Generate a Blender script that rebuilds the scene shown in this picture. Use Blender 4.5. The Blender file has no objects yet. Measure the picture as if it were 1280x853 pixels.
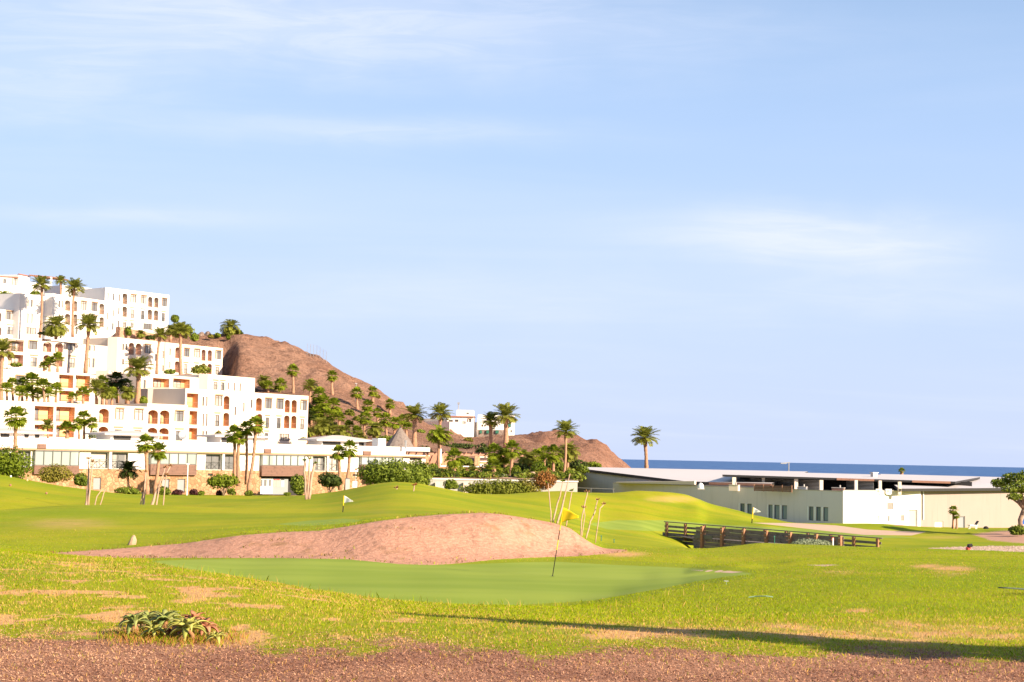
import bpy, math, random
import numpy as np
from mathutils import Vector, Matrix, noise as mnoise

random.seed(7); RNG = np.random.default_rng(7)
scene = bpy.context.scene
COL = scene.collection
R = math.radians

# ------------------------------------------------------------------ camera model
F = 1867.0                    # focal length in photo pixels (1280 wide)
PITCH = math.atan((571 - 426.5) / F); ROLL = math.atan(0.0205)
EYE = 18.0                    # eye height above the sea
fw = Vector((0, math.cos(PITCH), math.sin(PITCH)))
r0 = Vector((1, 0, 0)); u0 = Vector((0, -math.sin(PITCH), math.cos(PITCH)))
rt = r0 * math.cos(ROLL) + u0 * math.sin(ROLL)
up = -r0 * math.sin(ROLL) + u0 * math.cos(ROLL)
CAM = Vector((0, 0, EYE))
_f = np.array(fw); _r = np.array(rt); _u = np.array(up)

def ray(px, py):
    return fw + rt * ((px - 640) / F) - up * ((py - 426.5) / F)
def P(px, py, D):             # the place seen at (px, py), D metres ahead
    d = ray(px, py)
    return CAM + d * (D / d.y)
def Pn(px, py, D):
    d = _f + ((px - 640) / F)[..., None] * _r - ((py - 426.5) / F)[..., None] * _u
    return np.array(CAM) + d * (D / d[..., 1])[..., None]
def hor(px):
    return 571 + 0.0205 * (px - 640)

cam_d = bpy.data.cameras.new('camera'); cam = bpy.data.objects.new('camera', cam_d); COL.objects.link(cam)
cam_d.sensor_width = 36; cam_d.lens = 36 * F / 1280; cam_d.clip_start = 0.3; cam_d.clip_end = 120000
m3 = Matrix((rt, up, -fw)).transposed()
cam.matrix_world = Matrix.Translation(CAM) @ m3.to_4x4()
scene.camera = cam

# ------------------------------------------------------------------ object helpers
def tag(o, label=None, cat=None, group=None, kind=None):
    if label: o['label'] = label
    if cat: o['category'] = cat
    if group: o['group'] = group
    if kind: o['kind'] = kind
    return o
def empty(name, loc, label=None, cat=None, group=None):
    o = bpy.data.objects.new(name, None); COL.objects.link(o)
    o.location = loc; o.empty_display_size = .3
    return tag(o, label, cat, group)

class MB:
    """collects faces, then becomes ONE mesh object"""
    def __init__(s): s.v = []; s.f = []; s.m = []; s.smooth = False
    def quad(s, a, b, c, d, mi=0):
        n = len(s.v); s.v += [a, b, c, d]; s.f.append((n, n+1, n+2, n+3)); s.m.append(mi)
    def tri(s, a, b, c, mi=0):
        n = len(s.v); s.v += [a, b, c]; s.f.append((n, n+1, n+2)); s.m.append(mi)
    def poly(s, pts, mi=0):
        n = len(s.v); s.v += list(pts); s.f.append(tuple(range(n, n+len(pts)))); s.m.append(mi)
    def hexa(s, b, mi=0):     # 8 corners: bottom 4 ccw, top 4 ccw
        n = len(s.v); s.v += list(b)
        for q in ((3,2,1,0),(4,5,6,7),(0,1,5,4),(1,2,6,5),(2,3,7,6),(3,0,4,7)):
            s.f.append(tuple(n+i for i in q)); s.m.append(mi)
    def box(s, c, sx, sy, sz, ang=0, mi=0):   # centre of the base, sizes, turn about z
        ca, sa = math.cos(ang), math.sin(ang); P8 = []
        for z in (0, sz):
            for x, y in ((-1,-1),(1,-1),(1,1),(-1,1)):
                X, Y = x*sx/2, y*sy/2
                P8.append(Vector((c[0]+X*ca-Y*sa, c[1]+X*sa+Y*ca, c[2]+z)))
        s.hexa(P8, mi)
    def bar(s, a, b, w, h=None, mi=0, upv=Vector((0,0,1))):   # a beam from a to b
        a = Vector(a); b = Vector(b); h = h or w
        d = (b-a).normalized(); x = d.cross(upv)
        if x.length < 1e-4: x = d.cross(Vector((1,0,0)))
        x.normalize(); y = x.cross(d)
        x *= w/2; y *= h/2
        s.hexa([a-x-y, a+x-y, b+x-y, b-x-y, a-x+y, a+x+y, b+x+y, b-x+y], mi)
    def tube(s, pts, rads, n=8, mi=0, cap=True, jit=0.0):
        base = len(s.v); pts = [Vector(p) for p in pts]
        for i, p in enumerate(pts):
            d = (pts[min(i+1, len(pts)-1)] - pts[max(i-1, 0)]).normalized()
            x = d.cross(Vector((0.3, 1, 0.05))).normalized(); y = d.cross(x)
            for k in range(n):
                a = 2*math.pi*k/n; r = rads[i]*(1+random.uniform(-jit, jit))
                s.v.append(p + x*(math.cos(a)*r) + y*(math.sin(a)*r))
        for i in range(len(pts)-1):
            for k in range(n):
                k2 = (k+1) % n
                s.f.append((base+i*n+k, base+i*n+k2, base+(i+1)*n+k2, base+(i+1)*n+k)); s.m.append(mi)
        if cap:
            s.f.append(tuple(base+(len(pts)-1)*n+k for k in range(n))); s.m.append(mi)
            s.f.append(tuple(base+k for k in reversed(range(n)))); s.m.append(mi)
    def build(s, name, mats, parent=None, origin=None, smooth=None):
        me = bpy.data.meshes.new(name)
        o = bpy.data.objects.new(name, me); COL.objects.link(o)
        off = Vector((0,0,0))
        if parent is not None:
            o.parent = parent; off = world_loc(parent)
        if origin is not None:
            o.location = Vector(origin) - off; off = Vector(origin)
        me.from_pydata([(v[0]-off[0], v[1]-off[1], v[2]-off[2]) for v in s.v], [], s.f)
        if (s.smooth if smooth is None else smooth): weld(me)
        if not isinstance(mats, (list, tuple)): mats = [mats]
        for m in mats: me.materials.append(m)
        if len(mats) > 1: me.polygons.foreach_set('material_index', s.m)
        if (s.smooth if smooth is None else smooth):
            me.polygons.foreach_set('use_smooth', [True]*len(me.polygons))
        me.update()
        return o

def weld(me):
    import bmesh
    bm = bmesh.new(); bm.from_mesh(me); bmesh.ops.remove_doubles(bm, verts=bm.verts, dist=1e-4); bm.to_mesh(me); bm.free()
def world_loc(o):
    v = Vector(o.location)
    while o.parent is not None:
        o = o.parent; v = v + Vector(o.location)
    return v
def np_mesh(name, V, FA, mats, parent=None, smooth=False, loc=None):
    """V (n,3), FA (m,k) arrays -> mesh object; V already local"""
    me = bpy.data.meshes.new(name)
    V = np.asarray(V, np.float32); FA = np.asarray(FA, np.int32); m, k = FA.shape
    me.vertices.add(len(V)); me.vertices.foreach_set('co', V.ravel())
    me.loops.add(m*k); me.loops.foreach_set('vertex_index', FA.ravel())
    me.polygons.add(m); me.polygons.foreach_set('loop_start', np.arange(0, m*k, k, dtype=np.int32))
    if smooth: me.polygons.foreach_set('use_smooth', np.ones(m, bool))
    if not isinstance(mats, (list, tuple)): mats = [mats]
    for a in mats: me.materials.append(a)
    me.update(calc_edges=True); me.validate()
    o = bpy.data.objects.new(name, me); COL.objects.link(o)
    if parent is not None: o.parent = parent
    if loc is not None: o.location = loc
    return o

# ------------------------------------------------------------------ materials
def nodes(name):
    m = bpy.data.materials.new(name); m.use_nodes = True
    nt = m.node_tree; b = nt.nodes['Principled BSDF']
    return m, nt, b
def N(nt, t, **kw):
    n = nt.nodes.new(t)
    for k, v in kw.items():
        if k in n.inputs.keys() if hasattr(n, 'inputs') else False: n.inputs[k].default_value = v
        else: setattr(n, k, v)
    return n
def rgba(c): return (c[0], c[1], c[2], 1)
def mixc(nt, fac, a, b, mode='MIX'):
    n = nt.nodes.new('ShaderNodeMix'); n.data_type = 'RGBA'; n.blend_type = mode
    for s, v in ((0, fac), (6, a), (7, b)):
        if isinstance(v, bpy.types.NodeSocket): nt.links.new(v, n.inputs[s])
        elif s == 0: n.inputs[0].default_value = v
        else: n.inputs[s].default_value = rgba(v)
    return n.outputs[2]
def ntex(nt, scale, detail=4, rough=.55, vec=None, dist=0):
    n = nt.nodes.new('ShaderNodeTexNoise'); n.inputs['Scale'].default_value = scale
    n.inputs['Detail'].default_value = detail; n.inputs['Roughness'].default_value = rough
    n.inputs['Distortion'].default_value = dist
    if vec is not None: nt.links.new(vec, n.inputs['Vector'])
    return n.outputs['Fac']
def ramp(nt, fac, lo, hi):
    n = nt.nodes.new('ShaderNodeMapRange'); n.interpolation_type = 'SMOOTHSTEP'
    n.inputs[1].default_value = lo; n.inputs[2].default_value = hi
    nt.links.new(fac, n.inputs[0]); return n.outputs[0]
def math_(nt, op, a, b=0.0):
    n = nt.nodes.new('ShaderNodeMath'); n.operation = op
    for i, v in enumerate((a, b)):
        if isinstance(v, bpy.types.NodeSocket): nt.links.new(v, n.inputs[i])
        else: n.inputs[i].default_value = v
    return n.outputs[0]
def bump(nt, b, h, strength=.4, dist=.05):
    n = nt.nodes.new('ShaderNodeBump'); n.inputs['Strength'].default_value = strength
    n.inputs['Distance'].default_value = dist
    nt.links.new(h, n.inputs['Height']); nt.links.new(n.outputs[0], b.inputs['Normal'])
def pos(nt, scale=None):
    g = nt.nodes.new('ShaderNodeNewGeometry')
    if scale is None: return g.outputs['Position']
    mp = nt.nodes.new('ShaderNodeMapping'); mp.inputs['Scale'].default_value = scale
    nt.links.new(g.outputs['Position'], mp.inputs['Vector']); return mp.outputs[0]

def plain(name, c, rough=.75, var=.12, scale=1.2, spec=.3, metal=0, bmp=0.0, stain=None):
    """painted or plastered surface with a little wear"""
    m, nt, b = nodes(name)
    p = pos(nt)
    f = ntex(nt, scale, 5, .6, p)
    c1 = [x*(1-var) for x in c]; c2 = [min(1, x*(1+var)) for x in c]
    col = mixc(nt, f, c1, c2)
    if stain:                 # streaks running down the wall
        st = ntex(nt, 1.0, 4, .6, pos(nt, (1.6, 1.6, .12)))
        col = mixc(nt, math_(nt, 'MULTIPLY', ramp(nt, st, .52, .75), stain), col, [x*.62 for x in c])
    nt.links.new(col, b.inputs['Base Color'])
    b.inputs['Roughness'].default_value = rough; b.inputs['Specular IOR Level'].default_value = spec
    b.inputs['Metallic'].default_value = metal
    if bmp: bump(nt, b, ntex(nt, scale*12, 3, .6, p), bmp, .03)
    return m
def leafy(name, dark, light, trans=.3, rough=.5):
    """leaves: each leaf its own green"""
    m, nt, b = nodes(name)
    g = nt.nodes.new('ShaderNodeNewGeometry')
    big = ntex(nt, .9, 3, .5, g.outputs['Position'])
    f = math_(nt, 'ADD', math_(nt, 'MULTIPLY', g.outputs['Random Per Island'], .65), math_(nt, 'MULTIPLY', ramp(nt, big, .35, .65), .35))
    col = mixc(nt, f, dark, light)
    nt.links.new(col, b.inputs['Base Color']); b.inputs['Roughness'].default_value = rough
    b.inputs['Specular IOR Level'].default_value = .12
    t = nt.nodes.new('ShaderNodeBsdfTranslucent'); nt.links.new(col, t.inputs['Color'])
    mx = nt.nodes.new('ShaderNodeMixShader'); mx.inputs[0].default_value = trans
    nt.links.new(b.outputs[0], mx.inputs[1]); nt.links.new(t.outputs[0], mx.inputs[2])
    nt.links.new(mx.outputs[0], nt.nodes['Material Output'].inputs[0])
    return m
def stone(name, a, b_, mortar, scale=2.2):
    m, nt, b = nodes(name)
    p = pos(nt)
    v = nt.nodes.new('ShaderNodeTexVoronoi'); v.inputs['Scale'].default_value = scale; nt.links.new(p, v.inputs['Vector'])
    e = nt.nodes.new('ShaderNodeTexVoronoi'); e.feature = 'DISTANCE_TO_EDGE'; e.inputs['Scale'].default_value = scale; nt.links.new(p, e.inputs['Vector'])
    sp = nt.nodes.new('ShaderNodeSeparateColor'); nt.links.new(v.outputs['Color'], sp.inputs[0])
    c = mixc(nt, sp.outputs[0], a, b_)
    c = mixc(nt, ramp(nt, ntex(nt, 9, 4, .6, p), .4, .75), c, [x*.6 for x in a])
    c = mixc(nt, ramp(nt, e.outputs['Distance'], .0, .09), mortar, c)
    nt.links.new(c, b.inputs['Base Color']); b.inputs['Roughness'].default_value = .9
    bump(nt, b, ramp(nt, e.outputs['Distance'], 0, .15), .6, .06)
    return m
def wood(name, a, b_, rough=.75, band=7.0):
    m, nt, b = nodes(name)
    g = ntex(nt, 1.5, 6, .65, pos(nt, (.8, .8, band)))
    k = ntex(nt, 3.0, 3, .6, pos(nt))
    c = mixc(nt, g, a, b_); c = mixc(nt, ramp(nt, k, .5, .8), c, [x*.55 for x in a])
    nt.links.new(c, b.inputs['Base Color']); b.inputs['Roughness'].default_value = rough
    bump(nt, b, g, .4, .02)
    return m
def glassy(name, dark, light, rough=.08, sx=.9):
    """a window pane: glass in front of a dim room with pale curtains"""
    m, nt, b = nodes(name)
    f = ntex(nt, sx, 1.5, .5, pos(nt, (1, 1, .05)))
    o = nt.nodes.new('ShaderNodeObjectInfo')
    f = math_(nt, 'ADD', f, math_(nt, 'MULTIPLY', math_(nt, 'SUBTRACT', o.outputs['Random'], .5), .5))
    c = mixc(nt, ramp(nt, f, .42, .58), dark, light)
    nt.links.new(c, b.inputs['Base Color']); b.inputs['Roughness'].default_value = .5
    b.inputs['Coat Weight'].default_value = 1; b.inputs['Coat Roughness'].default_value = rough
    return m

M = {}
M['white'] = plain('white_plaster', (.78, .73, .67), .85, .03, .5, .2, stain=.10)
M['cream'] = plain('cream_plaster', (.72, .61, .50), .85, .03, .5, .2, stain=.12)
M['orange'] = plain('orange_plaster', (.76, .44, .22), .85, .06, .8, .2)
M['pink'] = plain('pink_plaster', (.70, .47, .36), .85, .06, .8, .2)
M['grey_wall'] = plain('grey_render', (.68, .635, .63), .85, .05, .4, .2, stain=.3)
M['beige_wall'] = plain('beige_render', (.33, .265, .235), .85, .06, .3, .2, stain=.3)
M['concrete'] = plain('concrete', (.42, .39, .36), .9, .12, 1.0, .2)
M['roof_metal'] = plain('pale_roof_sheet', (.58, .54, .53), .55, .06, .15, .4)
M['roof_white'] = plain('pale_tile_roof', (.52, .47, .44), .8, .08, .6, .2)
M['terracotta'] = plain('terracotta', (.36, .15, .09), .85, .15, 1.5, .2)
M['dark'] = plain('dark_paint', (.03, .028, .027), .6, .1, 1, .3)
M['frame'] = plain('brown_frame', (.10, .065, .045), .6, .1, 1, .3)
M['grey_frame'] = plain('grey_frame', (.13, .13, .125), .5, .1, 1, .3)
M['rail'] = plain('rail_paint', (.30, .14, .09), .6, .1, 1, .3)
M['pane'] = glassy('window_pane', (.13, .13, .13), (.45, .41, .36))
M['pale_pane'] = glassy('curtained_pane', (.25, .30, .265), (.38, .42, .38), .06, .5)
M['blue_pane'] = glassy('blue_window_pane', (.08, .14, .20), (.16, .24, .32), .1, .4)
M['wood_panel'] = wood('brown_cladding', (.16, .085, .06), (.23, .12, .085), .7, 9)
M['bridge_wood'] = wood('weathered_planks', (.105, .085, .075), (.26, .21, .185), .85, 10)
M['post_wood'] = wood('post_wood', (.24, .10, .05), (.42, .21, .11), .8, 2)
M['pergola'] = wood('pergola_timber', (.50, .28, .15), (.62, .38, .22), .7, 2)
M['beam'] = wood('pergola_beam', (.28, .13, .08), (.36, .19, .12), .7, 2)
M['stone'] = stone('stone_facing', (.36, .175, .085), (.54, .33, .19), (.25, .13, .07), 1.9)
M['rockwall'] = stone('rock_retaining', (.42, .22, .14), (.55, .33, .22), (.3, .16, .1), 1.1)
M['hillstone'] = stone('dark_stone', (.22, .16, .13), (.32, .24, .19), (.16, .11, .09), 1.2)
M['metal'] = plain('galvanised', (.42, .42, .42), .45, .08, 3, .5, .6)
M['white_paint'] = plain('white_gloss', (.8, .8, .78), .5, .04, 1, .4)
M['green_paint'] = plain('green_paint', (.03, .14, .09), .6, .1, 1, .3)
M['thatch'] = wood('thatch', (.15, .12, .105), (.27, .22, .19), .95, .5)
M['yellow'] = plain('yellow_cloth', (.80, .52, .015), .7, .08, 3, .2)
M['white_cloth'] = plain('white_cloth', (.8, .8, .8), .8, .03, 3, .2)
M['black'] = plain('black_paint', (.02, .018, .016), .5, .1, 3, .3)
M['red'] = plain('red_paint', (.55, .05, .04), .6, .1, 3, .3)
M['rock'] = plain('boulder_rock', (.44, .30, .20), .95, .35, 6, .2, bmp=.8)
M['blue'] = plain('blue_plastic', (.02, .12, .55), .5, .1, 3, .3)
M['lgreen'] = plain('pale_green_hose', (.35, .52, .36), .5, .1, 3, .3)
M['trunk'] = wood('palm_trunk', (.28, .14, .08), (.48, .275, .17), .95, 5)
M['bark'] = wood('bark', (.20, .13, .09), (.34, .24, .17), .95, 1.5)
M['palestem'] = wood('pale_stem', (.34, .21, .14), (.52, .35, .25), .9, 1.5)
M['date'] = leafy('date_palm_leaf', (.13, .155, .02), (.44, .45, .08), .5)
M['fan'] = leafy('fan_palm_leaf', (.10, .15, .010), (.36, .42, .035), .45)
M['dead'] = leafy('dead_leaf', (.26, .13, .055), (.45, .25, .12), .2, .8)
M['bush'] = leafy('bush_leaf', (.065, .10, .010), (.23, .28, .035), .25)
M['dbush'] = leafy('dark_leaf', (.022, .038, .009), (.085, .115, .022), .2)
M['hedge'] = leafy('hedge_leaf', (.10, .12, .012), (.27, .29, .045), .3)
M['lime'] = leafy('lime_leaf', (.10, .14, .01), (.25, .30, .03), .35)
M['ygrass'] = leafy('yellow_green_leaf', (.14, .12, .02), (.30, .27, .05), .3)
M['rust'] = leafy('rust_leaf', (.20, .08, .025), (.42, .2, .06), .3)
M['plum'] = leafy('plum_leaf', (.05, .018, .02), (.12, .045, .045), .2)
M['silver'] = leafy('silver_leaf', (.20, .24, .15), (.36, .40, .26), .2)
M['willow'] = leafy('feathery_leaf', (.06, .10, .008), (.20, .25, .02), .3)
# ------------------------------------------------------------------ light and sky
SUN_EL = R(24); sun_h = Vector((0.80, -0.60, 0)).normalized()
sun_dir = Vector((sun_h.x*math.cos(SUN_EL), sun_h.y*math.cos(SUN_EL), math.sin(SUN_EL)))   # towards the sun
ld = bpy.data.lights.new('sun', 'SUN'); lo = bpy.data.objects.new('sun', ld); COL.objects.link(lo)
ld.energy = 5.0; ld.angle = R(.53); ld.color = (1.0, .82, .62)
lo.rotation_euler = (-sun_dir).to_track_quat('-Z', 'Y').to_euler(); lo.location = (60, -40, 60)
w = bpy.data.worlds.new('World'); scene.world = w; w.use_nodes = True
wt = w.node_tree; bg = wt.nodes['Background']
sky = wt.nodes.new('ShaderNodeTexSky'); sky.sky_type = 'NISHITA'; sky.sun_disc = False
sky.sun_elevation = SUN_EL; sky.sun_rotation = math.atan2(sun_h.x, sun_h.y)
sky.air_density = 1.0; sky.dust_density = .6; sky.ozone_density = 2.2; sky.altitude = 20
g = wt.nodes.new('ShaderNodeTexCoord')
sx = wt.nodes.new('ShaderNodeSeparateXYZ'); wt.links.new(g.outputs['Generated'], sx.inputs[0])
# thin cirrus: streaks on a plane high above
zz = math_(wt, 'MAXIMUM', sx.outputs['Z'], 0.0)
zz = math_(wt, 'ADD', zz, .10)
cx = math_(wt, 'DIVIDE', sx.outputs['X'], zz); cy = math_(wt, 'DIVIDE', sx.outputs['Y'], zz)
cb = wt.nodes.new('ShaderNodeCombineXYZ'); wt.links.new(cx, cb.inputs[0]); wt.links.new(cy, cb.inputs[1])
mp = wt.nodes.new('ShaderNodeMapping'); mp.inputs['Scale'].default_value = (.55, 1.3, 1); mp.inputs['Rotation'].default_value = (0, 0, R(14)); mp.inputs['Location'].default_value = (1.7, 4.2, 0)
wt.links.new(cb.outputs[0], mp.inputs['Vector'])
c1 = ramp(wt, ntex(wt, .9, 6, .55, mp.outputs[0], .6), .44, .78)
mp2 = wt.nodes.new('ShaderNodeMapping'); mp2.inputs['Scale'].default_value = (.22, .55, 1); mp2.inputs['Location'].default_value = (.35, 1.1, 0)
wt.links.new(cb.outputs[0], mp2.inputs['Vector'])
c2 = ramp(wt, ntex(wt, .8, 3, .5, mp2.outputs[0], .3), .38, .72)
yy = math_(wt, 'MAXIMUM', sx.outputs['Y'], .05); ax_ = math_(wt, 'DIVIDE', sx.outputs['X'], yy); ez_ = math_(wt, 'DIVIDE', sx.outputs['Z'], yy)
cl = math_(wt, 'ADD', math_(wt, 'MULTIPLY', c1, .16), math_(wt, 'MULTIPLY', c2, .14))
fib = wt.nodes.new('ShaderNodeCombineXYZ'); wt.links.new(ax_, fib.inputs[0]); wt.links.new(ez_, fib.inputs[1])
mp3 = wt.nodes.new('ShaderNodeMapping'); mp3.inputs['Scale'].default_value = (9, 62, 1); mp3.inputs['Rotation'].default_value = (0, 0, R(-3)); wt.links.new(fib.outputs[0], mp3.inputs['Vector'])
wisp = ramp(wt, ntex(wt, 1.0, 7, .62, mp3.outputs[0], 1.2), .36, .66)
soft = ntex(wt, 14, 3, .5, fib.outputs[0])
for cxx, czz, sxx, szz, am in ((.20, .154, .105, .016, .85), (.235, .138, .07, .012, .45), (-.27, .156, .085, .007, .55), (-.15, .292, .26, .032, .8), (-.10, .219, .14, .010, .5), (-.33, .245, .10, .03, .4), (.27, .112, .12, .014, .35), (-.05, .105, .22, .022, .3)):
    dx_ = math_(wt, 'DIVIDE', math_(wt, 'SUBTRACT', ax_, cxx), sxx); dz_ = math_(wt, 'DIVIDE', math_(wt, 'ADD', math_(wt, 'SUBTRACT', ez_, czz), math_(wt, 'MULTIPLY', math_(wt, 'SUBTRACT', soft, .5), szz*1.6)), szz)
    g_ = math_(wt, 'POWER', 2.718, math_(wt, 'MULTIPLY', math_(wt, 'ADD', math_(wt, 'MULTIPLY', dx_, dx_), math_(wt, 'MULTIPLY', dz_, dz_)), -1.0))
    cl = math_(wt, 'ADD', cl, math_(wt, 'MULTIPLY', math_(wt, 'MULTIPLY', g_, am), math_(wt, 'ADD', .48, math_(wt, 'MULTIPLY', wisp, .30))))
cl = math_(wt, 'MINIMUM', cl, 1.0)
# the air is hazy: pale towards the horizon, clear blue overhead
low_ = ramp(wt, sx.outputs['Z'], .62, .02); lowest = ramp(wt, sx.outputs['Z'], .30, -.02)
hz = mixc(wt, lowest, (3.35, 4.6, 6.9), (4.05, 4.7, 6.6))
pale = mixc(wt, math_(wt, 'MULTIPLY', low_, .93), sky.outputs[0], hz)
skyc = mixc(wt, cl, pale, (5.7, 6.0, 6.9))
wt.links.new(skyc, bg.inputs['Color']); bg.inputs['Strength'].default_value = .067
scene.view_settings.view_transform = 'Standard'; scene.view_settings.look = 'None'
scene.view_settings.exposure = 1.27; scene.view_settings.gamma = 1.0
scene.render.engine = 'CYCLES'
scene.cycles.max_bounces = 6; scene.cycles.diffuse_bounces = 3; scene.cycles.glossy_bounces = 2
scene.cycles.transmission_bounces = 2; scene.cycles.transparent_max_bounces = 4
scene.cycles.use_denoising = True

# ------------------------------------------------------------------ golf course ground
def pchip(x, y, q):
    """monotone cubic; x (K,), y (K, M) -> (Q, M)"""
    x = np.asarray(x, float); y = np.asarray(y, float)
    if y.ndim == 1: y = y[:, None]
    h = np.diff(x)[:, None]; d = np.diff(y, axis=0)/h
    m = np.zeros_like(y)
    w1 = 2*h[1:]+h[:-1]; w2 = h[1:]+2*h[:-1]
    ok = d[:-1]*d[1:] > 0
    with np.errstate(divide='ignore', invalid='ignore'):
        hm = (w1+w2)/(w1/d[:-1]+w2/d[1:])
    m[1:-1] = np.where(ok, hm, 0); m[0] = d[0]; m[-1] = d[-1]
    q = np.clip(q, x[0], x[-1]); i = np.clip(np.searchsorted(x, q)-1, 0, len(x)-2)
    t = ((q-x[i])/(x[i+1]-x[i]))[:, None]; H = (x[i+1]-x[i])[:, None]
    return ((1+2*t)*(1-t)**2*y[i] + t*(1-t)**2*H*m[i] + t*t*(3-2*t)*y[i+1] + t*t*(t-1)*H*m[i+1])

# per column of the view: distance -> angle below the eye (in photo pixels)
GR = {
 0:   '8.5:351 11:273 13:232 16:191 20:158 25:138 30:131 35:131.5 45:129 52:124 60:114 75:96 85:80 91:79.5 103:87.5 121:64 140:45 155:36 165:38 185:46 265:46',
 100: '8.5:351 11:272 13:232 16:192 20:161 25:145 30:138 36:136.5 44:135 48:132 53:124 62:108 75:92 88:76 96:71.5 108:81.5 123:70 140:57 155:51 168:53 185:56 265:56',
 200: '8.5:351 11:271 13:231 16:193 20:164 25:148 30:141 35:142 42:140 47:136 49:134 52.5:120 60:109 75:90 90:75 98:69.5 111:78.5 127:67.5 150:60 170:57.5 187:56 265:56',
 300: '8.5:351 11:271 13:231 16:194 20:168 25:160 28:158.5 33:164 37:163 44:141 47.3:133 48:131 52:104 57:101 65:95 75:86 90:75 100:71 120:66 150:60 187:56 265:54',
 400: '8.5:351 11:271 13:231 16:198 20:181 25:171.5 29:177 33:180 36:171 41:150 46.4:132 47.3:129 51.5:96 57:93 65:88 75:81 90:73 110:65 132:56 150:51 170:53 190:54 265:52',
 500: '8.5:351 11:271 13:231 16:202 20:190 23.5:183 28:188 32.5:189 36:171 41:150 45:136 46.2:131 51.5:79.5 56:78.5 62:78.5 75:74 90:66 105:55 125:42 140:34.5 155:37 170:43 200:50 265:50',
 600: '8.5:351 11:271 13:231 16:205 20:193 24:187 28:190 32.7:189 36:171 41:150 46:134 47:129 52.5:71 57:71.5 65:73 80:73 95:70 110:63 130:53 150:47.5 170:50 200:50 265:46',
 700: '8.5:351 11:271 13:231 16:206 20:196 25:186 29:188 32.7:187 36:171 41:150 46:134 49:124 50:119 53.5:84 58:85 66:86.5 76:86 90:84 105:80 118:73 131:64 150:48 160:42 172:44 190:50 265:46',
 760: '8.5:351 11:271 13:231 16:206 20:196 25:185 30:181 35:172 41:149.5 46:133.5 50:120.5 54:115 62:110 72:104 85:98 100:94 113:91 126:85 140:72 155:51 166:43 176:46 190:55 265:55',
 800: '8.5:351 11:271 13:231 16:206 20:195 25:182 30:173 35:165 41:148.5 46:133 50:121 55:115 62:112 72:107 85:101 100:98 115:96 127:90 141:75 155:54 167:39.5 177:42 192:60 265:60',
 828: '8.5:351 11:271 13:231 16:206 20:194.5 25:181 30:170 35:161 41:146 46:132.5 50:121.5 56:114 63:112 72:109 86:104 100:102 116:101 128:97 140:82 155:58 168:40 178:43 192:61 265:62',
 852: '8.5:351 11:271 13:231 16:206 20:194 25:180 30:168 35:158 41:145 46:132 50:122 57:113.5 64:111 73:110 88:108 100:107 116:107 126:104 132:97 143:80 157:59 170:42 179:45 192:62 265:64',
 870: '8.5:351 11:271 13:231 16:205 20:193.5 25:179 30:166 36:153 40:145 41.4:143 42.3:138 46:131.5 51:122 57:113.7 65:110.5 75:111 90:113 104:115 118:116 127:113 134:100 145:80 159:58 172:47 180:49 192:61 200:68 265:70',
 886: '8.5:351 11:271 13:231 16:205 20:193 25:178 30:164 36:151 40:143 41.4:141.5 42.3:134 46:130.5 51:121.5 57:114 65:109.5 75:110.5 90:113 104:116 118:116 126:112 134:101 146:81 160:62 173:53 181:54 192:62 200:72 265:73',
 922: '8.5:351 11:271 13:231 16:204.5 20:191.5 25:175 30:161 36:146 40:139 41.2:137.5 42.1:131 46:128 52:119.5 59:111 67:105 76:106 91:109.5 105:113 117:113 123:108 131:97 146:80 160:68 174:61.5 182:64 198:76 265:76',
 955: '8.5:351 11:271 13:231 16:204 20:190 25:173 30:158 36:144 41:134.5 46:126.5 52:118 59:109.5 67:101.5 77:103 92:107 105:109.5 115:108.5 122:103 130:92 142:81 157:76 168:69 182:73 198:77 265:77',
 1000:'8.5:351 11:271 13:231 16:203 20:187 25:169 30:154 36:140 41:131 42.8:128.5 43.6:123.5 47:121 52:115 60:107 68:102.5 78:103.5 92:106 105:107 115:104 126:96 140:88 155:80 164:75.5 178:76.5 196:77 265:77',
 1100:'8.5:351 11:271 13:231 16:203 20:183 25:163 30:147 36:133 41:124 46:117 52:110.5 60:105.5 70:104 85:105.5 100:107 112:105.5 125:97 140:89 154:84 164:74.5 176:75.5 196:77 265:77',
 1200:'8.5:351 11:271 13:230 16:201 20:180 25:160 30:144 36:130 41:121.5 46:115 52:109.5 60:106 70:105 85:106 100:105 115:101 130:96 150:87 170:79 185:78.5 215:77 265:77',
 1280:'8.5:351 11:271 13:229 16:200 20:178 25:157 30:142 36:128 41:120 46:114 52:109.5 60:107 70:107 85:107.5 100:106 115:101 130:95 150:85 167:78 185:78 215:76 265:76',
}
gcols = sorted(GR)
ND, D0, D1 = 620, 8.5, 262.0
lg = np.linspace(math.log(D0), math.log(D1), ND); GD = np.exp(lg)
tab = []
for c in gcols:
    kn = [tuple(map(float, t.split(':'))) for t in GR[c].split()]
    tab.append(pchip(np.log([k[0] for k in kn]), np.array([k[1] for k in kn]), lg)[:, 0])
GP = np.concatenate([[-3200, -1800, -900, -500], np.arange(-300, -20, 8), np.arange(-20, 1300, 2.2), np.arange(1302, 1600, 8), [1700, 2100, 2900, 4300]]).astype(float)
DROP = pchip(np.array(gcols, float), np.array(tab), GP)            # (NP, ND)
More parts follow.
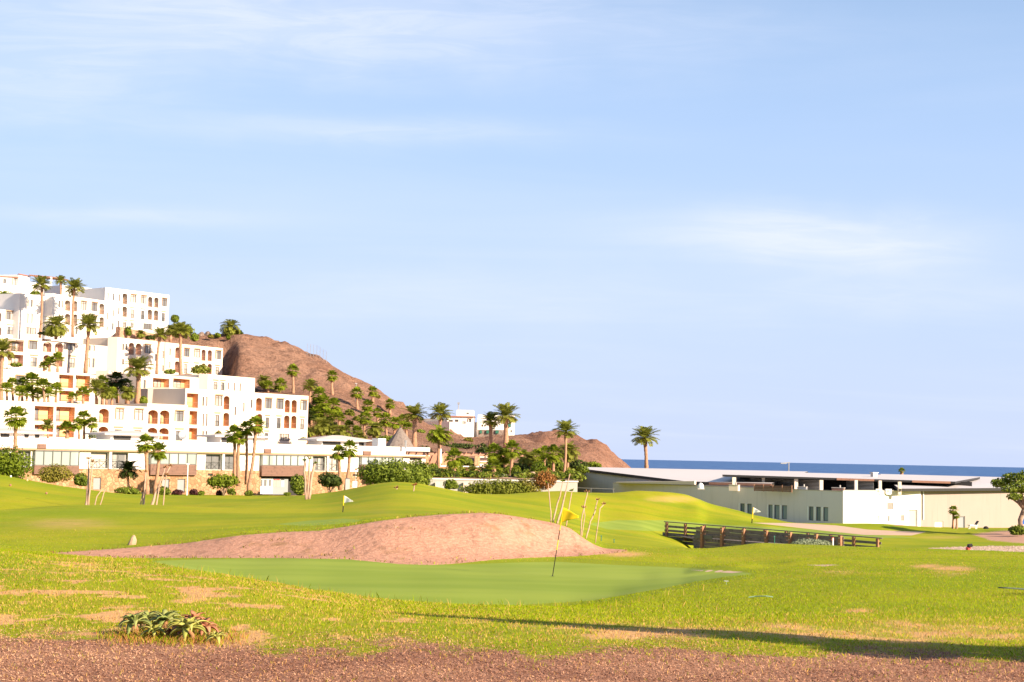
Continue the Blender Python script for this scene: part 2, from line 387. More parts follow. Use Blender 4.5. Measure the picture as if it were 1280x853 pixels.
# gentle unevenness of the turf
_X = (GP[:, None]-640)/F*GD[None]; _Y = np.broadcast_to(GD[None], _X.shape)
wob = (np.sin(_X*.9+1.3*np.sin(_Y*.31))*np.sin(_Y*.55+.8*np.sin(_X*.43)) + .6*np.sin(_X*2.1+_Y*1.3)*np.sin(_Y*1.1-_X*.7))
DROP = DROP + wob*np.minimum(_Y*.0012, .05)*F/_Y*.35
def ground_drop(px, D):
    i = int(np.clip(np.searchsorted(GP, px)-1, 0, len(GP)-2)); t = min(1, max(0, (px-GP[i])/(GP[i+1]-GP[i])))
    l = math.log(min(max(D, D0), D1)); j = (l-lg[0])/(lg[1]-lg[0]); k = int(min(j, ND-2)); s = j-k
    a = DROP[i, k]*(1-s)+DROP[i, k+1]*s; b = DROP[i+1, k]*(1-s)+DROP[i+1, k+1]*s
    return a*(1-t)+b*t
def ground_row(px, D): return hor(px)+ground_drop(px, D)
def G(px, D, lift=0.0):       # a point standing on the ground
    p = P(px, ground_row(px, D), D); p.z += lift; return p
def GZ(x, y):                 # ground height under (x, y)
    return G(640 + x/y*F, y).z
ROWS = np.array(hor(GP))[:, None] + DROP
PXX = np.broadcast_to(GP[:, None], ROWS.shape); DD = np.broadcast_to(GD[None], ROWS.shape)
GV = Pn(PXX, ROWS, DD)        # (NP, ND, 3)

def sdf(poly, X, Y):
    """signed distance in photo pixels, positive inside"""
    poly = np.array(poly, float); n = len(poly)
    d = np.full(X.shape, 1e9); ins = np.zeros(X.shape, bool)
    for i in range(n):
        a = poly[i]; b = poly[(i+1) % n]; e = b-a
        t = np.clip(((X-a[0])*e[0]+(Y-a[1])*e[1])/(e@e), 0, 1)
        d = np.minimum(d, np.hypot(X-a[0]-t*e[0], Y-a[1]-t*e[1]))
        c = (a[1] > Y) != (b[1] > Y)
        with np.errstate(divide='ignore', invalid='ignore'):
            ins ^= c & (X < e[0]*(Y-a[1])/e[1]+a[0])
    return np.where(ins, d, -d)
def zone(poly, dmin, dmax, soft):
    z = .5+sdf(poly, PXX, ROWS)/(2*soft)
    z = np.where((DD > dmin) & (DD < dmax), z, 0)
    return np.clip(z, 0, 1)
Z_green = zone([(188,702),(230,700),(330,698),(450,699.5),(500,704),(560,706.5),(640,703.5),(700,702.5),(760,706),(830,709),(880,711.5),(930,715.5),(940,718),(905,721.5),(870,727),(820,737),(740,751),(640,757),(560,758),(480,751),(400,738.5),(315,723),(230,710.5)], 24, 62, 2.2)
Z_far = np.maximum(zone([(735,655),(770,650.5),(840,650.5),(900,656),(1000,661),(1080,668),(1150,672.5),(1000,672),(900,668),(830,664.5),(760,662)], 80, 165, 2),
                   zone([(345,655.5),(385,651),(430,648.5),(452,650),(440,655),(395,658.5)], 60, 130, 1.5))
Z_bank = zone([(50,692.5),(110,688.5),(160,685),(230,679.5),(300,669.5),(350,665.5),(400,663.5),(430,659),(470,652),(510,647),(550,643.5),(600,641.2),(640,643.5),(680,650),(720,663),(750,675),(785,689),(770,691.5),(720,695.5),(660,697.5),(620,699.5),(580,704),(540,706.5),(500,705.5),(430,699),(350,697.8),(250,697.6),(150,697.5),(95,696.5)], 42.5, 57.5, 1.6)
Z_sand = np.maximum(zone([(940,653.6),(1000,654.2),(1045,657),(1085,662.2),(1130,664.3),(1159,664.8),(1140,669.5),(1080,668.8),(1030,663.6),(985,658.4)], 125, 172, .8),
         np.maximum(zone([(858,712.4),(900,713.2),(930,715.2),(915,716.6),(885,715)], 40, 64, 1.2), zone([(1008,706.4),(1040,705.8),(1050,706.6),(1030,708.2)], 40, 70, 1.2)))
Z_gravel = zone([(1160,687.5),(1200,685),(1290,682.5),(1400,682),(1400,697),(1285,697.5),(1240,695.5)], 70, 140, 2.5)
Z_bare = np.maximum(zone([(1215,668),(1255,663.5),(1300,662.5),(1400,663),(1400,682),(1290,680),(1240,676)], 120, 190, 4),
                    zone([(1090,651.5),(1120,653),(1150,658.5),(1120,657)], 150, 190, 2))
fro = 806 + 4*np.sin(PXX*.021)+3*np.sin(PXX*.057+1) + np.where(PXX < 330, -14*np.clip((330-PXX)/330, 0, 1), 0) + np.clip((PXX-420)/780, 0, 1)*15
_cl = np.sin(_X*2.7+1.9*np.sin(_Y*1.4))*np.sin(_Y*2.1+1.3*np.sin(_X*1.6))+.6*np.sin(_X*6.1+_Y*2.2)*np.sin(_Y*5.3-_X*2.7)
Z_dirt = np.clip(.5+(ROWS-fro)/46+.16*_cl*np.clip(1-np.abs(ROWS-fro)/34, 0, 1), 0, 1)*(DD < 22)
# dry, straw coloured turf
Z_dry = np.zeros_like(ROWS)
for cxp, cyp, rx, ry, a in ((40,720,130,10,.9),(95,712,75,14,1),(60,745,110,16,.8),(10,770,90,20,1),(130,775,190,14,.8),(300,735,110,10,.7),(430,745,90,9,.7),(300,775,150,16,.75),(520,775,140,12,.7),(900,790,500,16,.85),
                           (700,790,200,14,.6),(1150,790,220,18,.9),(1075,764,32,5,1.1),(1190,712,40,6,.9),(1160,708,30,4,.8),(1190,718,34,5,.8),(1050,716,40,4,.6),(85,655,110,14,.55),(200,800,300,14,1.0),
                           (470,640,60,8,.4),(840,624,60,8,.6),(545,612,50,7,.35),(700,625,60,6,.35),(600,698,120,4,.55),(780,693,40,5,.8),(1180,672,70,5,.5)):
    Z_dry = np.maximum(Z_dry, a*np.exp(-(((PXX-cxp)/rx)**2+((ROWS-cyp)/ry)**2)*1.1))
# patchy wear near the camera: bare pinkish soil shows between the tufts
_near = (DD < 36) & (PXX > -420) & (PXX < 1700)
PN = np.zeros_like(ROWS); _ix = np.argwhere(_near)
PN[_near] = [mnoise.fractal(Vector((x*1.5, y*.95, 3.3)), .7, 2.2, 5) for x, y in zip(GV[_near][:, 0], GV[_near][:, 1])]
_wl = np.clip((720-PXX)/520, 0.12, 1)*np.clip((34-DD)/8, 0, 1)*np.clip((ROWS-690)/18, 0, 1)
_pt = np.clip((PN-.30+.26*_wl)/.45, 0, 1)*_wl
print('dry share', float((_pt[_near & (PXX > 0) & (PXX < 400) & (ROWS < 853)] > .3).mean()))
Z_dry = np.clip(np.where(_near, np.where(PXX > 560, .62, .35)*Z_dry+.22*Z_dry*np.clip((PN+.05)/.3, 0, 2)+.85*_pt, Z_dry), 0, 1.1)
Z_near = np.clip((46-DD)/22, 0, 1)*np.clip(1-Z_green*2, 0, 1)

gm, nt, b = nodes('course_ground')
def attr(nm):
    a = nt.nodes.new('ShaderNodeAttribute'); a.attribute_name = nm
    s = nt.nodes.new('ShaderNodeSeparateColor'); nt.links.new(a.outputs['Color'], s.inputs[0]); return s.outputs
A1 = attr('zone_a'); A2 = attr('zone_b'); A3 = attr('zone_c')
p = pos(nt)
n_big = ntex(nt, .09, 4, .55, p); n_mid = ntex(nt, .9, 5, .6, p); n_fine = ntex(nt, 7, 5, .65, p); n_vf = ntex(nt, 38, 4, .7, p)
jit = math_(nt, 'ADD', math_(nt, 'MULTIPLY', math_(nt, 'SUBTRACT', n_mid, .5), .55), math_(nt, 'MULTIPLY', math_(nt, 'SUBTRACT', n_fine, .5), .75))
def edge(s, k=1.0, lo=.42, hi=.58): return ramp(nt, math_(nt, 'ADD', s, math_(nt, 'MULTIPLY', jit, k)), lo, hi)
n_str = ntex(nt, .16, 5, .6, pos(nt, (.35, 1.6, 1)), .4)
turf = mixc(nt, ramp(nt, n_big, .32, .68), (.20, .265, .003), (.325, .325, .006))
turf = mixc(nt, math_(nt, 'MULTIPLY', ramp(nt, n_str, .46, .68), .55), turf, (.36, .30, .015))
turf = mixc(nt, math_(nt, 'MULTIPLY', ramp(nt, n_str, .48, .30), .5), turf, (.165, .205, .004))
turf = mixc(nt, math_(nt, 'MULTIPLY', ramp(nt, n_fine, .38, .72), .45), turf, (.165, .195, .006))
turf = mixc(nt, math_(nt, 'MULTIPLY', ramp(nt, ntex(nt, 2.4, 5, .7, p), .5, .72), .35), turf, (.36, .32, .02))
# rough near the camera: more texture
turf = mixc(nt, math_(nt, 'MULTIPLY', math_(nt, 'MULTIPLY', ramp(nt, n_vf, .4, .7), A3[0]), .5), turf, (.16, .19, .006))
straw = mixc(nt, n_fine, (.52, .28, .12), (.58, .36, .15))
turf = mixc(nt, edge(A1[1], .55, .30, .85), turf, straw)
grn = mixc(nt, ramp(nt, ntex(nt, .25, 3, .5, pos(nt, (.5, 2.2, 1))), .3, .7), (.20, .275, .034), (.27, .335, .05))
grn = mixc(nt, math_(nt, 'MULTIPLY', n_vf, .3), grn, (.17, .24, .03))
turf = mixc(nt, math_(nt, 'MULTIPLY', edge(A3[2], .3, .4, .6), .75), turf, mixc(nt, n_fine, (.165, .225, .010), (.235, .27, .016)))
col = mixc(nt, edge(A1[2], .35, .4, .6), turf, grn)
bk = mixc(nt, ramp(nt, n_fine, .3, .7), (.45, .225, .145), (.58, .32, .22))
bk = mixc(nt, math_(nt, 'MULTIPLY', ramp(nt, ntex(nt, 3.2, 5, .72, pos(nt, (1, .35, .35))), .48, .68), .75), bk, (.30, .165, .11))
bk = mixc(nt, math_(nt, 'MULTIPLY', ramp(nt, n_mid, .57, .72), .8), bk, (.30, .17, .085))
bk = mixc(nt, math_(nt, 'MULTIPLY', ramp(nt, n_vf, .60, .70), .4), bk, (.60, .38, .27))
col = mixc(nt, edge(A2[0], .55, .44, .56), col, bk)
sd = mixc(nt, n_vf, (.50, .34, .24), (.58, .42, .31))
col = mixc(nt, edge(A2[1], .3, .4, .6), col, sd)
gv = mixc(nt, ramp(nt, ntex(nt, 2.6, 4, .8, p), .4, .6), (.22, .15, .11), (.52, .40, .31))
col = mixc(nt, edge(A2[2], .8), col, gv)
ea = mixc(nt, ramp(nt, n_fine, .3, .7), (.24, .105, .062), (.38, .19, .12))
ea = mixc(nt, math_(nt, 'MULTIPLY', ramp(nt, n_vf, .45, .62), .7), ea, (.17, .085, .06))
ea = mixc(nt, math_(nt, 'MULTIPLY', ramp(nt, ntex(nt, 21, 3, .6, p), .58, .72), .6), ea, (.60, .42, .32))
ea = mixc(nt, math_(nt, 'MULTIPLY', ramp(nt, n_mid, .42, .66), .55), ea, (.44, .235, .14))
col = mixc(nt, edge(A1[0], 1.0, .4, .62), col, ea)
col = mixc(nt, edge(A3[1], 1.2), col, (.46, .27, .19))
nt.links.new(col, b.inputs['Base Color']); b.inputs['Roughness'].default_value = .95; b.inputs['Specular IOR Level'].default_value = .12
hh = math_(nt, 'ADD', math_(nt, 'MULTIPLY', n_vf, .25), math_(nt, 'ADD', n_fine, math_(nt, 'MULTIPLY', A2[0], ntex(nt, 2.4, 5, .7, p))))
rough_amt = math_(nt, 'SUBTRACT', 1.0, math_(nt, 'MULTIPLY', A1[2], .9))
bmp_ = nt.nodes.new('ShaderNodeBump'); bmp_.inputs['Distance'].default_value = .06
nt.links.new(math_(nt, 'MULTIPLY', rough_amt, math_(nt, 'ADD', .5, math_(nt, 'MULTIPLY', A2[0], .05))), bmp_.inputs['Strength']); nt.links.new(math_(nt, 'ADD', .05, math_(nt, 'MULTIPLY', A2[0], .06)), bmp_.inputs['Distance']); nt.links.new(hh, bmp_.inputs['Height'])
nt.links.new(bmp_.outputs[0], b.inputs['Normal'])

# one sheet, cut into the ground, the greens, the earth bank and the bunkers
npx, nd = ROWS.shape
idx = np.arange(npx*nd).reshape(npx, nd)
q = np.stack([idx[:-1, :-1], idx[1:, :-1], idx[1:, 1:], idx[:-1, 1:]], -1).reshape(-1, 4)
flatV = GV.reshape(-1, 3)
dx = np.gradient(GV, axis=0); dy = np.gradient(GV, axis=1)
nor = np.cross(dx, dy); nor /= np.linalg.norm(nor, axis=-1, keepdims=True); nor = nor.reshape(-1, 3)
za = np.stack([Z_dirt, Z_dry, np.maximum(Z_green, Z_far), np.ones_like(Z_dry)], -1).reshape(-1, 4)
zb = np.stack([Z_bank, Z_sand, Z_gravel, np.ones_like(Z_dry)], -1).reshape(-1, 4)
_sd = sdf([(188,702),(230,700),(330,698),(450,699.5),(500,704),(560,706.5),(640,703.5),(700,702.5),(760,706),(830,709),(880,711.5),(930,715.5),(940,718),(905,721.5),(870,727),(820,737),(740,751),(640,757),(560,758),(480,751),(400,738.5),(315,723),(230,710.5)], PXX, ROWS)
Z_col = np.clip((_sd+7)/2.5, 0, 1)*(DD > 24)*(DD < 62)
zc = np.stack([Z_near*np.clip(1-Z_col, 0, 1), Z_bare, Z_col, np.ones_like(Z_dry)], -1).reshape(-1, 4)
def cellmax(Z): return (.25*(Z[:-1, :-1]+Z[1:, :-1]+Z[1:, 1:]+Z[:-1, 1:])).reshape(-1)
cg, cf, cbk, cs = cellmax(Z_green), cellmax(Z_far), cellmax(Z_bank), cellmax(Z_sand)
D4 = cellmax(DD)
cls = np.zeros(len(q), int)
cls[cg > .5] = 1; cls[cf > .5] = 2; cls[cbk > .5] = 3; cls[cs > .5] = 4
def sheet(name, sel, apron=False):
    fq = q[sel]; u, inv = np.unique(fq.ravel(), return_inverse=True)
    V = flatV[u]; FA = inv.reshape(-1, 4); nn = nor[u]; cols = [z[u] for z in (za, zb, zc)]
    if apron:                 # the ground goes on beneath and behind the camera
        front = idx[:, 0]; mp_ = {int(a): i for i, a in enumerate(u)}
        k = len(V); back = flatV[front].copy(); back[:, 1] = -70; back[:, 0] *= 1.0
        V = np.vstack([V, back]); nn = np.vstack([nn, np.tile([0, 0, 1.0], (len(front), 1))])
        cols = [np.vstack([c, np.tile(c[0], (len(front), 1))]) for c in cols]
        fi = np.array([mp_[int(a)] for a in front])
        FA = np.vstack([FA, np.stack([fi[:-1], k+np.arange(len(front)-1), k+1+np.arange(len(front)-1), fi[1:]], -1)[:, ::-1]])
    o = np_mesh(name, V, FA, gm, smooth=True)
    for nm, c in zip(('zone_a', 'zone_b', 'zone_c'), cols):
        ca = o.data.color_attributes.new(nm, 'FLOAT_COLOR', 'POINT'); ca.data.foreach_set('color', np.asarray(c, np.float32).ravel())
    o.data.normals_split_custom_set_from_vertices([tuple(v) for v in nn])
    o['kind'] = 'structure'; return o
sheet('ground', cls == 0, True)
sheet('putting_green', cls == 1); sheet('putting_green', cls == 2); sheet('earth_bank', cls == 3); sheet('sand_bunker', cls == 4)

# ------------------------------------------------------------------ hills, garden terrace, plain, sea
def hill_mat(name, a, b_, c_, specks=True):
    m, nt, b = nodes(name); p = pos(nt)
    n1 = ntex(nt, .045, 6, .6, p); n2 = ntex(nt, .5, 6, .7, p); n3 = ntex(nt, 2.2, 4, .7, p)
    c = mixc(nt, ramp(nt, n1, .35, .65), a, b_)
    c = mixc(nt, math_(nt, 'MULTIPLY', ramp(nt, n2, .48, .66), .75), c, c_)
    c = mixc(nt, math_(nt, 'MULTIPLY', ramp(nt, n3, .5, .66), .75), c, [x*.42 for x in a])
    c = mixc(nt, math_(nt, 'MULTIPLY', ramp(nt, ntex(nt, .62, 5, .75, p), .54, .66), .55), c, [min(1, x*1.75) for x in a])
    c = mixc(nt, math_(nt, 'MULTIPLY', ramp(nt, ntex(nt, 1.1, 4, .7, p), .62, .72), .6), c, (.42, .27, .19))
    nt.links.new(c, b.inputs['Base Color']); b.inputs['Roughness'].default_value = 1; b.inputs['Specular IOR Level'].default_value = .1
    bump(nt, b, math_(nt, 'ADD', n2, math_(nt, 'MULTIPLY', n3, .4)), .9, 1.2); return m
def relief(name, prof, dmin, dmax, p0, p1, step, nd, mat, amp, freq, big=0):
    cols = sorted(prof); lg2 = np.linspace(math.log(dmin), math.log(dmax), nd); t = []
    for c in cols:
        kn = [tuple(map(float, s.split(':'))) for s in prof[c].split()]
        t.append(pchip(np.log([k[0] for k in kn]), np.array([k[1] for k in kn]), lg2)[:, 0])
    px = np.arange(p0, p1+step, step).astype(float)
    rows = pchip(np.array(cols, float), np.array(t), px)
    D = np.broadcast_to(np.exp(lg2)[None], rows.shape); X = np.broadcast_to(px[:, None], rows.shape)
    V = Pn(X, rows, D)
    fl = V.reshape(-1, 3)
    nz = np.array([mnoise.fractal(Vector((v[0]*freq, v[1]*freq, v[2]*freq)), .85, 2.1, 5) for v in fl])
    rid = np.array([abs(mnoise.noise(Vector((v[0]*freq*2.3+9, v[1]*freq*.9, v[2]*freq*1.2)))) for v in fl])
    if big:
        far = np.clip((fl[:, 1]-285)/40, 0, 1)*np.clip((np.broadcast_to(px[:, None], rows.shape).reshape(-1)-225)/60, 0, 1) if big == 1 else np.ones(len(fl))
        gul = np.array([mnoise.fractal(Vector(((v[0]+.55*v[2])*.05, v[1]*.018, v[2]*.03+4)), .8, 2.2, 5) for v in fl])
        rk = np.array([mnoise.fractal(Vector((v[0]*.21, v[1]*.21, v[2]*.3)), .7, 2.2, 4) for v in fl])
        fl[:, 2] += far*(2.3*gul-.9*np.abs(gul)+.75*np.maximum(rk, 0))
    fl[:, 2] += amp*nz - amp*1.1*rid+amp*.35
    n1, n2 = rows.shape; ix = np.arange(n1*n2).reshape(n1, n2)
    qq = np.stack([ix[:-1, :-1], ix[1:, :-1], ix[1:, 1:], ix[:-1, 1:]], -1).reshape(-1, 4)
    o = np_mesh(name, fl, qq, mat, smooth=True); o['kind'] = 'structure'
    def row_at(x, d):
        i = int(np.clip(np.searchsorted(px, x)-1, 0, len(px)-2)); k = int(np.clip(np.searchsorted(lg2, math.log(d))-1, 0, nd-2))
        return fl[ix[i, k]]
    return o, row_at
HILL = {
 -600:'190:600 195:570 205:520 225:500 240:470 256:450 280:420 300:385 350:365 400:360 460:380',
 -260:'200:600 205:570 215:511 230:506 240:476 256:471 265:434 290:430 300:391 350:380 460:400',
 -60: '216:620 217:566 227:562 236:511 256:509 265:477 281:474 290:437 317:434 328:391 350:380 460:400',
 60:  '224:620 225:566 240:562 250:511 274:510 282:478 298:474 307:438 326:435 337:388 350:374 400:378 460:395',
 132: '225:620 226:566 246:562 256:514 276:512 285:480 304:476 313:440 332:436 342:405 352:400 400:405 460:420',
 150: '225:620 226:566 249:562 258:514 272:512 283:480 306:478 314:442 318:438 321:414 346:411 352:408 400:410 460:425',
 215: '225:620 226:566 257:562 264:514 278:512 289:478 313:477 322:442 336:431 345:417 352:411.5 400:420 460:440',
 255: '226:620 227:566 260:562 270:497 281:495 293:479 322:476 334:442 343:426 346:422 400:430 460:450',
 282: '226:620 227:566 264:562 273:496 284:494 296:481 326:476 331:462 337:443 343:426 348:422 400:431 460:450',
 300: '226:620 227:566 268:562 278:497 293:496 302:480 314:469 325:447 338:428 345:422 400:432 460:450',
 340: '226:620 227:566 274:560 284:502 300:491 315:473 330:448 340:432 346:425.5 400:436 460:455',
 380: '226:620 227:566 279:558 287:503 300:494 312:484 326:463 338:445 346:434.5 400:446 460:465',
 412: '226:620 227:560 262:553 285:532 305:505 322:480 336:460 345:449.5 400:462 460:480',
 440: '226:620 227:560 258:555 282:538 302:517 320:493 334:475 343:467.5 400:480 460:500',
 470: '226:620 227:562 258:556 284:540 304:522 322:504 334:490 342:484.5 400:497 460:515',
 500: '228:620 230:566 258:559 284:546 304:533 322:519 334:509 342:504 400:512 460:525',
 530: '236:620 238:572 258:564 284:553 304:541 322:531 336:524 348:523 400:530 460:540',
 570: '244:620 246:574 262:568 284:560 306:550 326:541 342:533 354:531 400:538 460:548',
 600: '246:620 248:576 262:571 284:564 310:555 328:550 342:546 354:541 400:548 460:556',
 640: '250:620 252:578 264:574 284:567 310:559 330:554 345:548.5 360:546 400:555 460:562',
 680: '252:630 254:580 264:578 284:572 310:566 330:564 345:562 360:562 400:566 460:570',
 720: '252:640 254:586 264:585 284:584 310:583 330:583 345:583 360:583 400:583 460:583',
}
hm_ = hill_mat('hill_earth', (.245, .13, .085), (.36, .21, .145), (.15, .08, .056))
hill, HILLP = relief('hill', HILL, 224, 460, -560, 720, 4, 190, hm_, .4, .05, 1)
def proj(v):
    d = Vector(v)-CAM; k = d.dot(fw); return 640+F*d.dot(rt)/k, 426.5-F*d.dot(up)/k
def hill_place(px, row):      # the nearest point of the slope seen at (px, row)
    for D in np.linspace(240, 347, 215):
        v = HILLP(px, D)
        if proj(v)[1] <= row: return D, Vector((v[0], v[1], v[2]))
    v = HILLP(px, 346); return 346, Vector((v[0], v[1], v[2]))
def H(px, D):
    v = HILLP(px, D); return Vector((v[0], v[1], v[2]))
HEAD = {
 560:'330:572 400:560 450:552 480:549 540:556 640:570', 630:'330:576 400:562 440:552 470:548 540:556 640:570', 655:'330:577 400:563 440:553 470:549 540:556 640:572',
 680:'330:580 400:565 440:550 468:541.5 540:552 640:575', 700:'330:582 400:567 440:552 468:540.5 540:552 640:575', 720:'330:584 400:570 440:555 468:545 540:557 640:578',
 733:'330:585 400:572 440:558 468:550 540:562 640:579', 745:'330:588 400:576 440:562 468:552 540:564 640:580', 756:'330:592 400:582 440:570 468:561.5 540:572 640:585', 770:'330:598 400:592 440:583 468:575 540:580 640:590',
 786:'330:606 400:602 440:594 468:586.5 540:590 640:596', 800:'330:616 400:612 440:606 468:600 540:600 640:602', 840:'330:640 400:636 440:632 468:630 540:630 640:628',
}
relief('headland', HEAD, 330, 640, 560, 840, 3, 110, hill_mat('headland_earth', (.25, .125, .08), (.34, .185, .125), (.17, .09, .062)), .9, .05, 2)

def plane_quads(name, rows, mat):       # rows: list of lists of world points
    V = []; FA = []
    for r in rows: V += [tuple(v) for v in r]
    n = len(rows[0])
    for i in range(len(rows)-1):
        for k in range(n-1): FA.append((i*n+k, i*n+k+1, (i+1)*n+k+1, (i+1)*n+k))
    o = np_mesh(name, V, FA, mat); o['kind'] = 'structure'; return o
M['soil'] = plain('garden_soil', (.42, .27, .18), .95, .2, .8, .1, bmp=.5)
pts = []
for D, rr in ((191.5, (597.5, 598, 598.5, 599.5, 600.5)), (212, (590, 590, 591, 592.5, 596)), (262, (575, 577, 580, 583, 588))):
    pts.append([P(x, r, D) for x, r in zip((528, 580, 630, 690, 727), rr)])
plane_quads('garden_terrace', pts, M['soil'])
M['plain'] = plain('dry_plain', (.36, .24, .16), .95, .2, .05, .1)
lowz = EYE-10.4
plane_quads('coastal_plain', [[Vector((x, 255, lowz)) for x in (-900, -300, 0, 300, 900)], [Vector((x, 560, lowz-3)) for x in (-900, -300, 0, 300, 900)], [Vector((x, 700, -2)) for x in (-900, -300, 0, 300, 900)]], M['plain'])
sm, nt, b = nodes('sea_water')
p = pos(nt)
wv = ntex(nt, .03, 6, .62, pos(nt, (1, .45, 1)))
c = mixc(nt, ramp(nt, wv, .38, .64), (.03, .09, .25), (.065, .15, .34))
c = mixc(nt, ramp(nt, ntex(nt, .022, 4, .75, pos(nt, (1.6, .30, 1))), .705, .735), c, (.7, .72, .75))   # whitecaps
nt.links.new(c, b.inputs['Base Color']); b.inputs['Roughness'].default_value = .55; b.inputs['Specular IOR Level'].default_value = .25
bump(nt, b, ntex(nt, .12, 5, .6, p), .5, 1.0)
S = 70000
o = np_mesh('sea', [(-S, 300, 0), (S, 300, 0), (S, S, 0), (-S, S, 0)], [(0, 1, 2, 3)], sm); o['kind'] = 'structure'
# ------------------------------------------------------------------ facades
class Wall:
    """a vertical wall plane between two places"""
    def __init__(s, a, b, top, bot=None):     # a, b: (px, D); top: photo row of the top edge at a
        s.A = P(a[0], top, a[1]); zt = s.A.z
        B = P(b[0], top, b[1])
        s.zt = zt
        s.A = Vector((s.A.x, s.A.y, 0)); s.B = Vector((B.x, B.y, 0))
        s.u = (s.B-s.A); s.W = s.u.length; s.u.normalize()
        s.n = Vector((s.u.y, -s.u.x, 0))      # faces the camera
        s.zb = zt - 12 if bot is None else P(a[0], bot, a[1]).z
    def uv(s, px, py):
        d = ray(px, py); t = (s.A-Vector((CAM.x, CAM.y, 0))).dot(s.n)/d.dot(s.n)
        q = CAM + d*t
        return (q-s.A).dot(s.u), q.z
    def pt(s, u, z, out=0.0):
        return Vector((s.A.x+s.u.x*u+s.n.x*out, s.A.y+s.u.y*u+s.n.y*out, z))
    def rect(s, x0, y0, x1, y1):
        u0, za = s.uv(x0, (y0+y1)/2); u1, _ = s.uv(x1, (y0+y1)/2)
        _, z1 = s.uv((x0+x1)/2, y0); _, z0 = s.uv((x0+x1)/2, y1)
        return (max(u0, .06), max(z0, s.zb+.03), min(u1, s.W-.06), min(z1, s.zt-.1))

def arc_pts(r, n=8):
    u0, z0, u1, z1 = r; c = (u0+u1)/2; hw = (u1-u0)/2; rise = min(hw*.62, (z1-z0)*.4)
    return [(c-hw*math.cos(math.pi*k/n), z1-rise+rise*math.sin(math.pi*k/n)) for k in range(n+1)]

def cut_wall(mb, W, ops, reveal=.22, mi=0):
    """the wall with real holes and their reveals"""
    rs = [o[1] for o in ops]
    xs = sorted(set([0, W.W] + [round(v, 3) for r in rs for v in (r[0], r[2])]))
    for i in range(len(xs)-1):
        a, b = xs[i], xs[i+1]
        if b-a < 1e-3: continue
        m = (a+b)/2
        hit = sorted([(r[1], r[3]) for r in rs if r[0]-1e-3 < m < r[2]+1e-3])
        z = W.zb
        for lo_, hi_ in hit + [(W.zt, W.zt)]:
            if lo_ > z+1e-3: mb.quad(W.pt(a, z), W.pt(b, z), W.pt(b, lo_), W.pt(a, lo_), mi)
            z = max(z, hi_)
    for kind, r, kw in ops:
        u0, z0, u1, z1 = r; d = -reveal
        mb.quad(W.pt(u0, z0), W.pt(u1, z0), W.pt(u1, z0, d), W.pt(u0, z0, d), mi)
        if kind == 'arch':
            ap = arc_pts(r); n = len(ap)-1; h = n//2
            mb.poly([W.pt(u0, z1)]+[W.pt(*q_) for q_ in reversed(ap[:h+1])], mi)
            mb.poly([W.pt(u1, z1)]+[W.pt(*q_) for q_ in reversed(ap[h:])], mi)
            for k in range(n):
                mb.quad(W.pt(*ap[k]), W.pt(*ap[k], d), W.pt(*ap[k+1], d), W.pt(*ap[k+1]), mi)
            zs = ap[0][1]
        else:
            mb.quad(W.pt(u0, z1), W.pt(u0, z1, d), W.pt(u1, z1, d), W.pt(u1, z1), mi); zs = z1
        mb.quad(W.pt(u0, z0), W.pt(u0, z0, d), W.pt(u0, zs, d), W.pt(u0, zs), mi)
        mb.quad(W.pt(u1, z0), W.pt(u1, zs), W.pt(u1, zs, d), W.pt(u1, z0, d), mi)

def block(root, segs, mat, back=9.0, name='wall', cap=True):
    """segs: list of (Wall, ops).  One mesh: faces with holes, tops, ends and backs"""
    mb = MB()
    for W, ops in segs:
        cut_wall(mb, W, ops)
        ret = W.u.y < -.02; k = W.n*-(3.0 if ret else back)
        zz_ = W.zt-(.06 if ret else 0); a, b = W.pt(0, W.zt), W.pt(W.W, W.zt); a0, b0 = W.pt(0, W.zb), W.pt(W.W, W.zb)
        t = Vector((0, 0, .35))
        # parapet: a rim round a lower roof
        i1 = W.n*-.3
        mb.quad(a, b, b+i1, a+i1); mb.quad(a+i1, b+i1, b+i1-t, a+i1-t)
        mb.quad(a+i1-t, b+i1-t, b+k-t, a+k-t)
        mb.quad(a0, a, a+k, a0+k); mb.quad(b0, b0+k, b+k, b); mb.quad(a0+k, a+k, b+k, b0+k)
    return mb.build(name, mat, root)

